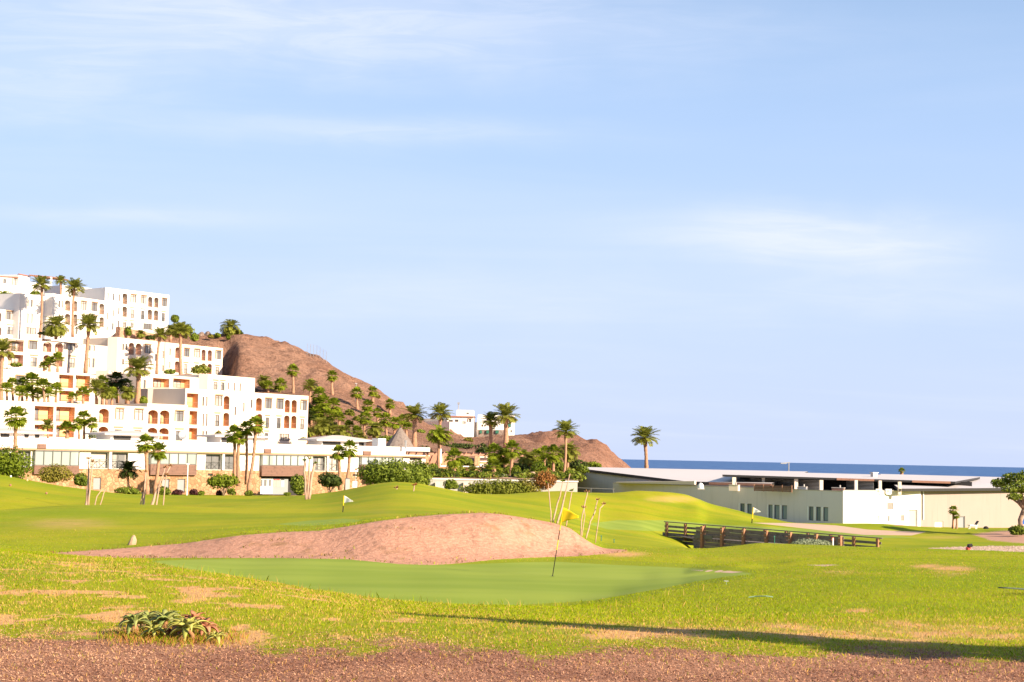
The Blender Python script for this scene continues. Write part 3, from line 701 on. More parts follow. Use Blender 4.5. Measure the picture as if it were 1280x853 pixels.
def put_window(root, W, r, style='w', pane='pane', frame='frame', mul=1):
    u0, z0, u1, z1 = r; d = -.14
    mb = MB(); t = .07
    def fr(a, b): mb.bar(W.pt(a[0], a[1], d), W.pt(b[0], b[1], d), t, .08, upv=W.n)
    fr((u0, z0+t/2), (u1, z0+t/2)); fr((u0, z1-t/2), (u1, z1-t/2))
    fr((u0+t/2, z0+t), (u0+t/2, z1-t)); fr((u1-t/2, z0+t), (u1-t/2, z1-t))
    for k in range(mul):
        u = u0+(u1-u0)*(k+1)/(mul+1); fr((u, z0+t), (u, z1-t))
    if style == 'w': fr((u0+t, z1-(z1-z0)*.22), (u1-t, z1-(z1-z0)*.22))
    o = mb.build('window', M[frame], root)
    pm = MB(); e = -.17
    pm.quad(W.pt(u0+.01, z0+.01, e), W.pt(u1-.01, z0+.01, e), W.pt(u1-.01, z1-.01, e), W.pt(u0+.01, z1-.01, e))
    pm.build('pane', M[pane], o)
    if style in ('w', 'd'):
        mb = MB()
        if style == 'w':       # hood over the window, tray beneath it
            mb.bar(W.pt(u0-.12, z1+.12, .11), W.pt(u1+.12, z1+.12, .11), .22, .07, upv=W.n)
            mb.bar(W.pt(u0-.18, z1+.08, .08), W.pt(u0-.18, z0+.1, .08), .10, .16, upv=W.n)
        else:
            mb.bar(W.pt(u0-.2, z1+.40, .10), W.pt(u1+.2, z1+.40, .10), .2, .09, upv=W.n)
        mb.build('window_ledge', M['ledge'], root)
    if style == 'd':
        rail(o, W, u0+.05, u1-.05, z0+.05, z0+.95, .06)
    return o
def rail(parent, W, u0, u1, z0, z1, out, mat='grey_frame', step=.22, x=False):
    mb = MB()
    mb.bar(W.pt(u0, z1, out), W.pt(u1, z1, out), .05, upv=W.n); mb.bar(W.pt(u0, z0+.1, out), W.pt(u1, z0+.1, out), .04, upv=W.n)
    n = max(2, int((u1-u0)/step))
    if x:
        n = max(1, int((u1-u0)/1.1))
        for k in range(n):
            a = u0+(u1-u0)*k/n; b = u0+(u1-u0)*(k+1)/n
            mb.bar(W.pt(a, z0+.1, out), W.pt(b, z1, out), .04, upv=W.n); mb.bar(W.pt(a, z1, out), W.pt(b, z0+.1, out), .04, upv=W.n)
            mb.bar(W.pt(a, z0, out), W.pt(a, z1, out), .05, upv=W.n)
    else:
        for k in range(n+1):
            a = u0+(u1-u0)*k/n; mb.bar(W.pt(a, z0, out), W.pt(a, z1, out), .035, upv=W.n)
    return mb.build('railing', M[mat], parent)
def put_balcony(root, W, r, kind, inner='orange', door=.55, dark_rail='rail', depth=1.5, dside=0):
    u0, z0, u1, z1 = r; s = .02; f = -.225; e = -depth; s1 = z1+.25 if kind == 'arch' else z1+s
    mb = MB(); a, b = u0-s, u1+s
    mb.quad(W.pt(a, z0-s, e), W.pt(b, z0-s, e), W.pt(b, s1, e), W.pt(a, s1, e))
    mb.quad(W.pt(a, z0-s, f), W.pt(a, z0-s, e), W.pt(a, s1, e), W.pt(a, s1, f))
    mb.quad(W.pt(b, z0-s, f), W.pt(b, s1, f), W.pt(b, s1, e), W.pt(b, z0-s, e))
    mb.quad(W.pt(a, s1, f), W.pt(a, s1, e), W.pt(b, s1, e), W.pt(b, s1, f))
    mb.quad(W.pt(a, z0-s, f), W.pt(b, z0-s, f), W.pt(b, z0-s, e), W.pt(a, z0-s, e))
    o = mb.build('balcony', M[inner], root)
    w = (u1-u0)*door; x0 = u0+.08+(u1-u0-w-.16)*dside; zt = z0+(z1-z0)*.80
    dm = MB(); t = .07
    for q_ in ((x0, x0), (x0+w, x0+w), (x0+w/2, x0+w/2)): dm.bar(W.pt(q_[0], z0, e+.06), W.pt(q_[1], zt, e+.06), t, .08, upv=W.n)
    dm.bar(W.pt(x0, zt, e+.06), W.pt(x0+w, zt, e+.06), t, .08, upv=W.n)
    dm.quad(W.pt(x0, z0, e+.03), W.pt(x0+w, z0, e+.03), W.pt(x0+w, zt, e+.03), W.pt(x0, zt, e+.03), 1)
    dm.build('balcony_door', [M['frame'], M['pane']], o)
    rail(o, W, u0, u1, z0, z0+min(.95, (z1-z0)*.42), -.12, dark_rail)
    return o
M['ledge'] = plain('wooden_ledge', (.40, .25, .15), .8, .1, 2, .2)

def facade_segs(root, spec):
    """spec: list of (a, b, toprow, botrow, openings); openings: 'kind x0 y0 x1 y1' strings"""
    segs = []
    for a, b, top, bot, ops in spec:
        W = Wall(a, b, top, bot); L = []
        for s in ops:
            t = s.split(); k = t[0]; r = W.rect(*map(float, t[1:5]))
            if r[2]-r[0] < .12 or r[3]-r[1] < .2: continue
            L.append((('arch' if k[0] == 'a' else k), r, t[5:]))
        segs.append((W, L))
    return segs
def fill(root, segs, inner='orange', pale=False):
    for W, L in segs:
        for k, r, x in L:
            if k == 'arch': put_balcony(root, W, r, 'arch', inner)
            elif k == 'l': put_balcony(root, W, r, 'rect', inner, .42, dside=float(x[0]) if x else 0)
            elif k == 's': put_window(root, W, r, 's', mul=0)
            elif k == 'w': put_window(root, W, r, 'w', mul=1)
            elif k == 'd': put_window(root, W, r, 'd', mul=1)
            elif k == 'q': put_window(root, W, r, 'q', mul=3)
def hotel(label, spec, mat, inner, back=10):
    W0 = Wall(*spec[0][:4])
    root = empty('hotel_block', W0.pt(0, W0.zb), label, 'building', 'white terraced hotel blocks on the hillside')
    segs = facade_segs(root, spec)
    block(root, segs, M[mat], back); fill(root, segs, inner)
    return root, segs

# upper block, three storeys against the sky
hotel('topmost white hotel block with slit windows and arched balconies, against the sky', [
 ((-40, 306), (25, 315), 383, 424, ['a -8 390 2 402', 'a -8 408 2 419', 'w 8 389.5 17 400', 'd 9 408.5 16.5 418.5', 'w -20 389 -12 400']),
 ((25, 313), (56, 319), 366.5, 424, ['s 33 374.5 36 383.5', 's 38 375 41 384', 's 33 392 35.8 404', 's 38 392 41 404', 'q 32 409.5 45 418']),
 ((56, 319), (66.5, 318.7), 366.8, 424, []),
 ((66.5, 318.7), (131.7, 332), 367.3, 426, ['s 73 376 75.2 384.5', 's 77 376.4 79.2 385', 's 73 393 75.2 399.5', 's 77 393.4 79.2 400',
    'a 81 375.5 88 388.8', 'a 91.6 376.4 96.6 389.8', 'a 81 392.4 88 406', 'a 91.6 393 96.6 407', 'w 101.6 377 108.4 388', 'w 115 378.4 122 389.4', 'a 124 379.8 130.4 393.4', 'd 102.5 396 107 407', 'd 116 397 120.5 408', 'a 124.5 396.6 130.4 409', 's 94 409.5 97 418']),
 ((131.7, 332), (212, 346), 359.4, 428, ['s 133.8 366.5 135.8 375', 's 141 367 143 375.8', 's 148.2 368 150 376.8', 's 133.4 391 135 399.6', 's 140.8 388 142.6 396', 's 147.6 385 149.4 393', 's 133 408 134.6 413.6', 's 139.8 404.2 142 412.6', 's 147.2 401 149 409.2',
    'a 153 367 159.2 380.4', 'a 152.8 383.3 158.8 396.4', 'w 163.9 368.6 170.5 378.6', 'd 163.2 387 167.4 398', 'w 177 369.8 183.2 380', 'd 176.2 388.4 180.3 399.5', 'a 185 371.2 190.5 384', 'a 192.6 372 198.3 384.9', 'a 184.5 387.2 190.1 400', 'a 192.3 388 197.8 401', 'w 203 373.2 208.8 383.4', 'd 202 391.5 206 402.3', 'd 153.4 402.4 157.6 409.4', 'd 163 403.2 167 410', 'q 179 404.7 189.8 412.2']),
], 'white', 'cream_in' if 'cream_in' in M else 'cream')
r_, s_ = hotel('plain white rooftop storey rising behind the topmost hotel block', [((78, 337), (131, 346), 356.4, 392, [])], 'white', 'cream', 7)
hotel('long cream hotel block of two storeys in the second row from the top', [
 ((-50, 278), (135, 302), 418.2, 466, ['l 10 424.8 29.5 439.6 0.9', 'l 9.6 443.4 29 457.6 0.9', 'w 36.5 426.6 46.4 437', 'd 38 446.8 46 458.6', 'a 54 425.8 64.6 440.2', 'a 68.8 426.3 78.8 440.4', 'a 54 444 63.6 458', 'a 68.6 444.4 78.4 458.6', 'w 84.4 427.4 93.7 438', 'd 85.3 447.6 93.4 459.8', 's 110.9 429 113.4 438.6', 's 115.7 429.2 119 438.8', 's 110.3 448 112.8 459.6', 's 115.3 448 118.2 459.8', 'w -20 425 -10 436', 'd -19 445 -11 458']),
 ((135, 302), (147, 301.7), 421.3, 468, []),
 ((147, 301.7), (207, 313), 421.8, 472, ['s 152.8 430 155 437.8', 's 156.7 430 158.8 438', 's 152.6 449 154.8 456', 'a 161 428.7 167.6 443.6', 'a 169.8 429.5 176.7 443.8', 'a 161 448 167.4 462', 'w 181.6 431 188.6 442', 's 193.4 442.8 195.7 451.5', 's 202.6 439 204.8 448', 's 202.3 457 204.3 464']),
 ((207, 312.6), (279, 327), 428.2, 474, ['s 211.4 435.8 213.4 444.5', 's 211 453 213 460', 'a 219 434.3 225.1 448', 'a 218.5 451.8 224.6 466', 'w 230.5 435.8 237 446.2', 'd 229.7 455.4 234.1 466.8', 'w 243.4 436.9 250 447.2', 'd 243 456 247.4 467', 'a 251.9 437.2 257.1 451.2', 'a 259.6 437.9 264.9 451.6', 'a 251.8 454.4 257 467.4', 'a 259.4 455 264.8 468', 'w 269.8 438.8 276.3 449.3', 'd 269.2 459 273.5 468.4']),
], 'cream', 'pink')
hotel('cream hotel block with two stacked orange balconies, behind the cluster of fan palms', [
 ((-40, 256), (120, 277), 458.2, 505, ['l 73.6 468.8 91.7 485.2', 'l 94.3 469.6 112.5 485.6', 'l 74 488.8 92 502', 'l 94.3 489.4 111.6 502', 'w 20 470 30 481']),
 ((120, 277), (136, 276.4), 463.2, 506, ['s 124 478 126 487']),
 ((136, 276.4), (182, 281), 466.5, 506, ['s 141 478 144 487', 's 152 480 155 489']),
], 'cream', 'orange')
hotel('stepped cream hotel block with a pair of orange balconies above a small square window', [
 ((176, 272), (248.6, 285), 466.6, 508, ['s 179.2 475.2 182.2 485.6', 'l 191 473.2 211.8 485 0.7', 'l 216.4 473.8 237.5 485.4 0.6']),
 ((248.6, 285), (260, 284.7), 467.6, 508, []),
 ((260, 284.7), (319, 296), 468, 508, ['d 266.8 477.8 271.7 487.2', 'd 275.8 478.2 280.5 488', 's 284.6 478.4 286.3 486.8', 's 292 479 293.9 488.6', 's 299.2 479.4 301.1 489.2']),
], 'cream', 'orange')
hotel('lowest long cream hotel block with orange balconies, right behind the clubhouse roof', [
 ((-60, 226), (184, 251.5), 497.8, 560, ['l 43 508 66.9 526.6', 'l 69.9 508.8 93.5 527.6', 'l 43 531.2 66.4 546', 'l 70 532 92.6 547', 'a 123.5 511 136.1 528.8', 'a 123 533.4 135.4 547.4', 'w 145.4 511 154.6 524.8', 'w 169 512 179 525.8', 's 30.5 511 33.2 517', 'd 143 537 152 551', 'd 167.6 538 176.3 552', 's 18 527 20 533']),
 ((184, 251.5), (235, 257), 504.4, 562, ['a 185 512.7 197.4 530.2', 'a 199.7 513.1 211.8 530.5', 'w 219.8 514 229.6 527.2', 'a 184.4 534.8 196.6 549', 'a 198.8 535.2 210.9 550', 'd 219.6 539 228 551']),
], 'cream', 'orange')
hotel('tall cream hotel block at the right end of the terraces, orange arches on its end', [
 ((185, 262), (211.8, 261.3), 484.4, 507, ['s 204.6 495.6 207.9 499.4']),
 ((211.8, 261.3), (232, 264), 485.2, 508, ['l 224.6 492.2 230.6 505.8']),
 ((232, 256.6), (386, 280), 485.6, 560, ['l 233.4 492 247.8 510', 'l 236.6 514 246.6 531.2', 'l 236 535.2 246.6 550', 's 253 496.3 255 507.6', 's 257.2 496.4 259.3 507.8', 's 253 517.4 255 532.8', 's 257.2 517.6 259.2 532.9', 's 252.8 539 254.8 546.4', 's 256.9 539 258.9 546.6',
   'w 269.7 494.6 278 507.8', 'a 279.6 495.2 286.9 512.2', 'd 268.7 519 273.9 533.2', 'a 279.1 516.2 286.5 533', 's 293 508.7 295.1 519.2', 's 303.4 504 305.6 514.7', 's 313.5 499.7 315.5 510.2', 'a 320 497.6 327.4 514', 'w 332 498.3 339.8 511', 'd 332 522 336.1 535.2', 'w 346.4 499 354.5 511.6', 'd 346 522.6 350.7 535.8', 'a 356 499.9 362.3 516', 'a 364.4 500.2 371 516.3', 'a 355 519.5 361.9 535.7', 'a 364 519.9 370.6 536', 'a 320.6 517.6 327.8 534.2', 'w 376.3 500.8 383.6 513.2', 'd 375 524 379.7 537', 'q 349 542.4 361.2 551.2', 'd 331 541.5 335 550']),
], 'cream', 'orange')

# white villa at the very top left
W = Wall((-60, 346), (23, 352), 342.4, 384); W2 = Wall((23, 352), (37, 356), 343.4, 384); W3 = Wall((37, 357), (62, 362), 352.5, 384)
vr = empty('villa', W.pt(0, W.zb), 'white villa with a tiled pergola roof above the hotel at the top left', 'house')
sg = [(W, [('s', W.rect(4, 349, 7.5, 354.5), []), ('w', W.rect(17, 348, 22, 357), [])]), (W2, []), (W3, [('s', W3.rect(42, 356, 46, 361), [])])]
block(vr, sg, M['white'], 6); fill(vr, sg)
mb = MB()
for k in range(2):
    Wk = (W, W2)[k]; mb.bar(Wk.pt(-.1, Wk.zt+.12, .12), Wk.pt(Wk.W+.1, Wk.zt+.12, .12), .35, .18)
mb.build('roof_edge', M['terracotta'], vr)
a = P(37, 345, 355); b_ = P(66, 347.6, 360); k = Vector((2, 6, 0))
mb = MB(); mb.hexa([a, b_, b_+k, a+k, a+Vector((0,0,.15)), b_+Vector((0,0,.15)), b_+k+Vector((0,0,.2)), a+k+Vector((0,0,.2))])
for i in range(14):
    q_ = a.lerp(b_, i/13); mb.bar(q_+Vector((0,-.25,.22)), q_+k+Vector((0,0,.27)), .14)
mb.build('pergola_roof', M['beam'], vr)
for x in (49.5, 64):
    mb = MB(); q_ = P(x, 346.6, 358.5); mb.bar(q_-Vector((0,0,5)), q_, .4); mb.build('pillar', M['white'], vr)

# retaining wall of pink rock below the top block
W = Wall((150, 316), (196, 326), 408.6, 432)
mb = MB(); t = W.n*-1.2
mb.hexa([W.pt(0, W.zb), W.pt(W.W, W.zb), W.pt(W.W, W.zb)+t, W.pt(0, W.zb)+t, W.pt(0, W.zt), W.pt(W.W, W.zt-.6), W.pt(W.W, W.zt-.6)+t, W.pt(0, W.zt)+t])
tag(mb.build('retaining_wall', M['rockwall'], origin=W.pt(0, W.zb)), 'pink rock retaining wall below the right half of the topmost hotel block', 'wall')

# ------------------------------------------------------------------ the clubhouse along the course
CA, CB = (-30, 183), (533, 226)
Wc = Wall(CA, CB, 546.0, 620)
ztop = Wc.zt
club = empty('clubhouse', Wc.pt(0, Wc.zb), 'long low white clubhouse with stone base and glass bands along the fairway', 'building')
_, z_par = Wc.uv(300, 565.6); _, z_st = Wc.uv(300, 588.2)
Wp = Wall(CA, CB, 546); Wp.zb = z_par; Wp.zt = ztop
def mk(zb, zt, out=0.0, u0=0.0, u1=None):
    X = Wall(CA, CB, 546); X.zb = zb; X.zt = zt
    X.A = Wc.pt(u0, 0, out); X.W = (Wc.W if u1 is None else u1)-u0; return X
# parapet band, thick and overhanging
mb = MB(); k = Wc.n
def slab(mb, u0, u1, z0, z1, o0, o1, mi=0):
    mb.hexa([Wc.pt(u0, z0, o1), Wc.pt(u1, z0, o1), Wc.pt(u1, z0, o0), Wc.pt(u0, z0, o0), Wc.pt(u0, z1, o1), Wc.pt(u1, z1, o1), Wc.pt(u1, z1, o0), Wc.pt(u0, z1, o0)], mi)
slab(mb, -.2, Wc.W+.4, z_par, ztop, -.6, .45)
slab(mb, -.2, Wc.W+.4, z_par+.3, ztop-.5, -13, -.61)
mb.build('parapet', M['white'], club)
mb = MB(); slab(mb, -.2, Wc.W+.42, z_par-.22, z_par-.004, -.5, .47); mb.build('soffit_trim', M['ledge'], club)
def ux(px, py=580): return Wc.uv(px, py)[0]
zs_g = z_st
bands = [  # glass bands standing a little forward: x0, x1, sill row, panel bottom row, panes
 (41, 97, 582.3, 593, 5), (186, 243.6, 580.8, 594, 5), (325, 379, 582.4, 595.4, 6), (449, 500.5, 581.5, 593.5, 6)]
upper = mk(z_st, z_par-.23); ops = []
glz = [(113, 135, 1), (138.5, 160, 2), (257, 276, 2), (280, 297, 2), (391, 406.5, 2), (411, 423, 2), (512, 527, 2), (-20, 10, 3), (14, 38, 3)]
for x0, x1, n in glz:
    ops.append(('g', (ux(x0), z_st+.05, ux(x1), z_par-.4), n))
cut = MB(); cut_wall(cut, upper, [(o[0], o[1], []) for o in ops], .5)
# ends and back of the building
k = Wc.n*-13
for u in (0, Wc.W):
    cut.quad(Wc.pt(u, Wc.zb), Wc.pt(u, z_par-.22), Wc.pt(u, z_par-.22)+k, Wc.pt(u, Wc.zb)+k)
cut.quad(Wc.pt(0, Wc.zb)+k, Wc.pt(0, z_par)+k, Wc.pt(Wc.W, z_par)+k, Wc.pt(Wc.W, Wc.zb)+k)
cut.build('wall', M['white'], club)
for kd, r, n in ops:
    u0, z0, u1, z1 = r; mb = MB(); d = -.42
    for i in range(n+1):
        u = u0+.05+(u1-u0-.1)*i/n; mb.bar(Wc.pt(u, z0, d), Wc.pt(u, z1, d), .09, .1, upv=Wc.n)
    for z in (z0+.05, z1-.05): mb.bar(Wc.pt(u0, z, d), Wc.pt(u1, z, d), .09, .1, upv=Wc.n)
    o = mb.build('window', M['grey_frame'], club)
    mb = MB(); mb.quad(Wc.pt(u0, z0, -.47), Wc.pt(u1, z0, -.47), Wc.pt(u1, z1, -.47), Wc.pt(u0, z1, -.47)); mb.build('pane', M['pane' if n == 1 else 'club_pane'] if 'club_pane' in M else M['pane'], o)
    rail(o, Wc, u0, u1, z0, z0+1.15, .03, 'grey_frame', x=True)
# stone base
low = mk(Wc.zb, z_st-.004, .12)
lops = []
for x0, y0, x1, y1, m in ((117, 597, 126, 612, 'grey_door'), (203, 599, 211.5, 613, 'grey_door'), (222, 599, 231, 616, 'grey_door'), (441, 600.8, 447.5, 609.5, 'white_paint'), (260, 592, 266, 595, 'dark'), (441, 593, 447, 595.5, 'dark')):
    a = low.uv(x0, y0); b_ = low.uv(x1, y1); lops.append(('w', (a[0], b_[1], b_[0], a[1]), m))
kx0, kx1 = low.uv(326, 600)[0], low.uv(379, 600)[0]; kz1 = low.uv(350, 596)[1]
lops.append(('k', (kx0, low.zb+.02, kx1, kz1), None))
mb = MB(); cut_wall(mb, low, [(o[0], o[1], []) for o in lops], .3)
mb.quad(low.pt(0, low.zt), low.pt(low.W, low.zt), low.pt(low.W, low.zt, -.3), low.pt(0, low.zt, -.3))
mb.build('stone_base', M['stone'], club)
M['grey_door'] = plain('grey_door', (.26, .27, .28), .6, .06, 2, .3)
for kd, r, m in lops[:-1]:
    mb = MB(); u0, z0, u1, z1 = r
    mb.quad(low.pt(u0, z0, -.2), low.pt(u1, z0, -.2), low.pt(u1, z1, -.2), low.pt(u0, z1, -.2))
    mb.bar(low.pt(u0+.04, z0, -.18), low.pt(u0+.04, z1, -.18), .07, .05, upv=low.n); mb.bar(low.pt(u1-.04, z0, -.18), low.pt(u1-.04, z1, -.18), .07, .05, upv=low.n)
    mb.bar(low.pt(u0, z1-.04, -.18), low.pt(u1, z1-.04, -.18), .07, .05, upv=low.n)
    mb.build('vent' if m == 'dark' else 'door', M[m], club)
# kiosk front in the base: white half door with dark panes, grey doors with red notices
mb = MB(); e = -1.2
mb.quad(low.pt(kx0-.02, low.zb, e), low.pt(kx1+.02, low.zb, e), low.pt(kx1+.02, kz1+.02, e), low.pt(kx0-.02, kz1+.02, e))
mb.quad(low.pt(kx0-.02, low.zb, -.305), low.pt(kx0-.02, low.zb, e), low.pt(kx0-.02, kz1, e), low.pt(kx0-.02, kz1, -.305)); mb.quad(low.pt(kx1+.02, low.zb, -.305), low.pt(kx1+.02, kz1, -.305), low.pt(kx1+.02, kz1, e), low.pt(kx1+.02, low.zb, e))
mb.quad(low.pt(kx0, kz1+.02, -.305), low.pt(kx0, kz1+.02, e), low.pt(kx1, kz1+.02, e), low.pt(kx1, kz1+.02, -.305))
kio = mb.build('entrance', M['dark'], club)
def lrect(mb, x0, y0, x1, y1, out, mi=0):
    a = low.uv(x0, y0); b_ = low.uv(x1, y1); mb.quad(low.pt(a[0], b_[1], out), low.pt(b_[0], b_[1], out), low.pt(b_[0], a[1], out), low.pt(a[0], a[1], out), mi)
mb = MB(); lrect(mb, 326, 598, 343, 618, -.5); mb.build('white_door', M['white_paint'], kio)
mb = MB()
for x0, x1 in ((327, 330.4), (332.2, 335.6), (338, 341)): lrect(mb, x0, 599.6, x1, 608, -.48)
mb.build('pane', M['pane'], kio)
mb = MB(); lrect(mb, 343.6, 598.5, 362, 618.5, -.5); mb.build('grey_door', M['grey_door'], kio)
M['poster'] = plain('red_notice', (.72, .30, .28), .6, .1, 6, .3)
for x0, x1, m in ((344.2, 346.8, 'poster'), (347.6, 352, 'poster'), (353.6, 357.6, 'metal')):
    mb = MB(); lrect(mb, x0, 600.5, x1, 609, -.48); lrect(mb, x0, 599.3, x1, 600.4, -.47, 1); mb.build('notice', [M[m], M['red' if m == 'poster' else 'dark']], kio)
# glass bands with wooden skirts
for x0, x1, ys, yp, n in bands:
    u0, u1 = ux(x0), ux(x1); _, z0 = Wc.uv((x0+x1)/2, ys); _, zp = Wc.uv((x0+x1)/2, yp); z1 = z_par-.24; out = .55
    mb = MB()
    mb.hexa([Wc.pt(u0, zp, out), Wc.pt(u1, zp, out), Wc.pt(u1, zp, .005), Wc.pt(u0, zp, .005), Wc.pt(u0, z0, out), Wc.pt(u1, z0, out), Wc.pt(u1, z0, .005), Wc.pt(u0, z0, .005)])
    nb = 7
    for i in range(nb): mb.bar(Wc.pt(u0, zp+(z0-zp)*(i+.5)/nb, out+.02), Wc.pt(u1, zp+(z0-zp)*(i+.5)/nb, out+.02), (z0-zp)/nb*.82, .05, upv=Wc.n)
    mb.build('cladding', M['wood_panel'], club)
    mb = MB()
    for i in range(n+1):
        u = u0+.05+(u1-u0-.1)*i/n; mb.bar(Wc.pt(u, z0+.001, out-.05), Wc.pt(u, z1, out-.05), .10, .12, upv=Wc.n)
    for z in (z0+.06, z1-.06): mb.bar(Wc.pt(u0, z, out-.05), Wc.pt(u1, z, out-.05), .11, .12, upv=Wc.n)
    o = mb.build('window', M['grey_frame'], club)
    mb = MB(); mb.hexa([Wc.pt(u0+.02, z0+.002, out-.1), Wc.pt(u1-.02, z0+.002, out-.1), Wc.pt(u1-.02, z0+.002, .01), Wc.pt(u0+.02, z0+.002, .01), Wc.pt(u0+.02, z1, out-.1), Wc.pt(u1-.02, z1, out-.1), Wc.pt(u1-.02, z1, .01), Wc.pt(u0+.02, z1, .01)])
    mb.build('pane', M['pale_pane'], o)
    mb = MB(); uu = u0 + .3; slab(mb, uu, uu+1.1*(1 if x0 < 400 else 1.2), z_par-.02, z_par+.55, .46, .62); mb.build('vent_box', M['wood_panel'], club)
for x in (136.8, 278, 408.7):
    mb = MB(); u = ux(x); slab(mb, u-.16, u+.16, z_st, z_par-.23, .01, .3); mb.build('pillar', M['white'], club)
# low roof lanterns with pyramid roofs on top of the clubhouse
def lantern(x0, x1, ye, yr, D, wins):
    a = P(x0, ye, D); b_ = P(x1, ye+(x1-x0)*.013, D+(x1-x0)*.072); zr = P((x0+x1)/2, yr, D+3).z
    ze = (a.z+b_.z)/2; u = Vector((b_.x-a.x, b_.y-a.y, 0)); L = u.length; u.normalize(); n = Vector((-u.y, u.x, 0)); dp = 6.5
    a = Vector((a.x, a.y, ze)); c = [a, a+u*L, a+u*L+n*dp, a+n*dp]
    mb = MB(); t = Vector((0, 0, .22)); r1 = a+u*L*.42+n*dp*.5; r1.z = zr; r2 = a+u*L*.58+n*dp*.5; r2.z = zr
    cu = [q_+t for q_ in c]
    for i in range(4): mb.quad(c[i], c[(i+1) % 4], cu[(i+1) % 4], cu[i])
    mb.quad(c[3], c[2], c[1], c[0])
    mb.quad(cu[0], cu[1], r2, r1); mb.quad(cu[2], cu[3], r1, r2); mb.tri(cu[1], cu[2], r2); mb.tri(cu[3], cu[0], r1)
    o = mb.build('roof_lantern', M['roof_white'], club)
    mb = MB(); i0 = a+u*L*.13+n*.9; i1 = a+u*L*.87+n*.9; zb = ztop-.6
    p4 = [i0, i1, i1+n*(dp-1.8), i0+n*(dp-1.8)]; mb.hexa([Vector((q_.x, q_.y, zb)) for q_ in p4]+[Vector((q_.x, q_.y, ze-.002)) for q_ in p4]); mb.build('lantern_wall', M['white'], o)
    mb = MB()
    for s0, s1 in wins:
        q0 = i0.lerp(i1, s0)-n*.03; q1 = i0.lerp(i1, s1)-n*.03
        mb.hexa([Vector((q0.x, q0.y, ze-.75)), Vector((q1.x, q1.y, ze-.75)), Vector((q1.x, q1.y, ze-.75))+n*.05, Vector((q0.x, q0.y, ze-.75))+n*.05, Vector((q0.x, q0.y, ze-.12)), Vector((q1.x, q1.y, ze-.12)), Vector((q1.x, q1.y, ze-.12))+n*.05, Vector((q0.x, q0.y, ze-.12))+n*.05])
    mb.build('lantern_window', M['dark'], o)
lantern(-20, 71, 541.2, 535.2, 190, ((.18, .34), (.62, .70), (.82, .90)))
lantern(131, 212, 544.0, 538.2, 199, ((.06, .42), (.8, .9)))
lantern(269, 345, 546.6, 541.4, 209, ((.02, .36), (.5, .58), (.72, .80)))
lantern(396, 470.5, 551.4, 544.4, 218, ((.02, .42), (.66, .74), (.84, .95)))

# satellite dish
q_ = P(226.5, 551.5, 222); root = empty('satellite_dish', q_, 'pale round satellite dish on the clubhouse roof', 'satellite dish')
mb = MB(); mb.tube([q_-Vector((0,0,.4)), q_+Vector((0,0,.9))], [.07, .07], 6); mb.build('mast', M['metal'], root)
mb = MB(); c = q_+Vector((.1, -.1, .8)); ax = Vector((.55, -.75, .35)).normalized(); x = ax.cross(Vector((0,0,1))).normalized(); y = x.cross(ax)
for k in range(4):
    for i in range(16):
        def dp(k, i):
            r = .62*k/4; a = 2*math.pi*i/16; return c+x*(math.cos(a)*r)+y*(math.sin(a)*r*1.05)+ax*(.18*(k/4)**2)
        mb.quad(dp(k, i), dp(k, i+1), dp(k+1, i+1), dp(k+1, i))
mb.build('dish', M['metal'], root, smooth=True)
mb = MB(); mb.tube([c-y*.6+ax*.15, c+ax*.6], [.03, .03], 5); mb.build('feed_arm', M['metal'], root)
# chimney box, thatched cone hut
W = Wall((473, 221), (482.5, 222.4), 548.2, 562); mb = MB(); t = W.n*-1.2
def prism(mb, W, t, mi=0):
    mb.hexa([W.pt(0, W.zb), W.pt(W.W, W.zb), W.pt(W.W, W.zb)+t, W.pt(0, W.zb)+t, W.pt(0, W.zt), W.pt(W.W, W.zt), W.pt(W.W, W.zt)+t, W.pt(0, W.zt)+t], mi)
prism(mb, W, t); mb.build('chimney', M['white'], club)
q0 = P(502, 556, 240); ap = P(500.5, 533.5, 240); rad = 19*240/F
root = empty('thatched_hut', Vector((q0.x, q0.y, q0.z-2)), 'grey conical thatched hut roof rising behind the clubhouse parapet', 'hut')
mb = MB(); n = 20
for i in range(n):
    a0, a1 = 2*math.pi*i/n, 2*math.pi*(i+1)/n
    def cp(a, s): r = rad*(s if s > .02 else .02)*(1.0+.05*math.sin(a*5)); return Vector((ap.x+math.cos(a)*r, ap.y+math.sin(a)*r, ap.z-(ap.z-q0.z+.3)*s))
    for s0, s1 in ((0, .25), (.25, .5), (.5, .75), (.75, 1.02)): mb.quad(cp(a0, s1), cp(a1, s1), cp(a1, s0), cp(a0, s0))
mb.build('thatched_roof', M['thatch'], root)
mb = MB()
for i in range(8):
    a0 = 2*math.pi*i/8; c = Vector((ap.x+math.cos(a0)*rad*.85, ap.y+math.sin(a0)*rad*.85, 0)); mb.bar((c.x, c.y, q0.z-2.2), (c.x, c.y, q0.z), .2)
mb.build('post', M['bark'], root)
q_ = P(507, 557, 222); mb = MB(); mb.tube([q_-Vector((0,0,.5)), q_+Vector((0,0,.55))], [.16, .16], 8); mb.tube([q_+Vector((0,0,.56)), q_+Vector((0,0,.72))], [.24, .24], 8)
mb.build('roof_vent', M['metal'], club)

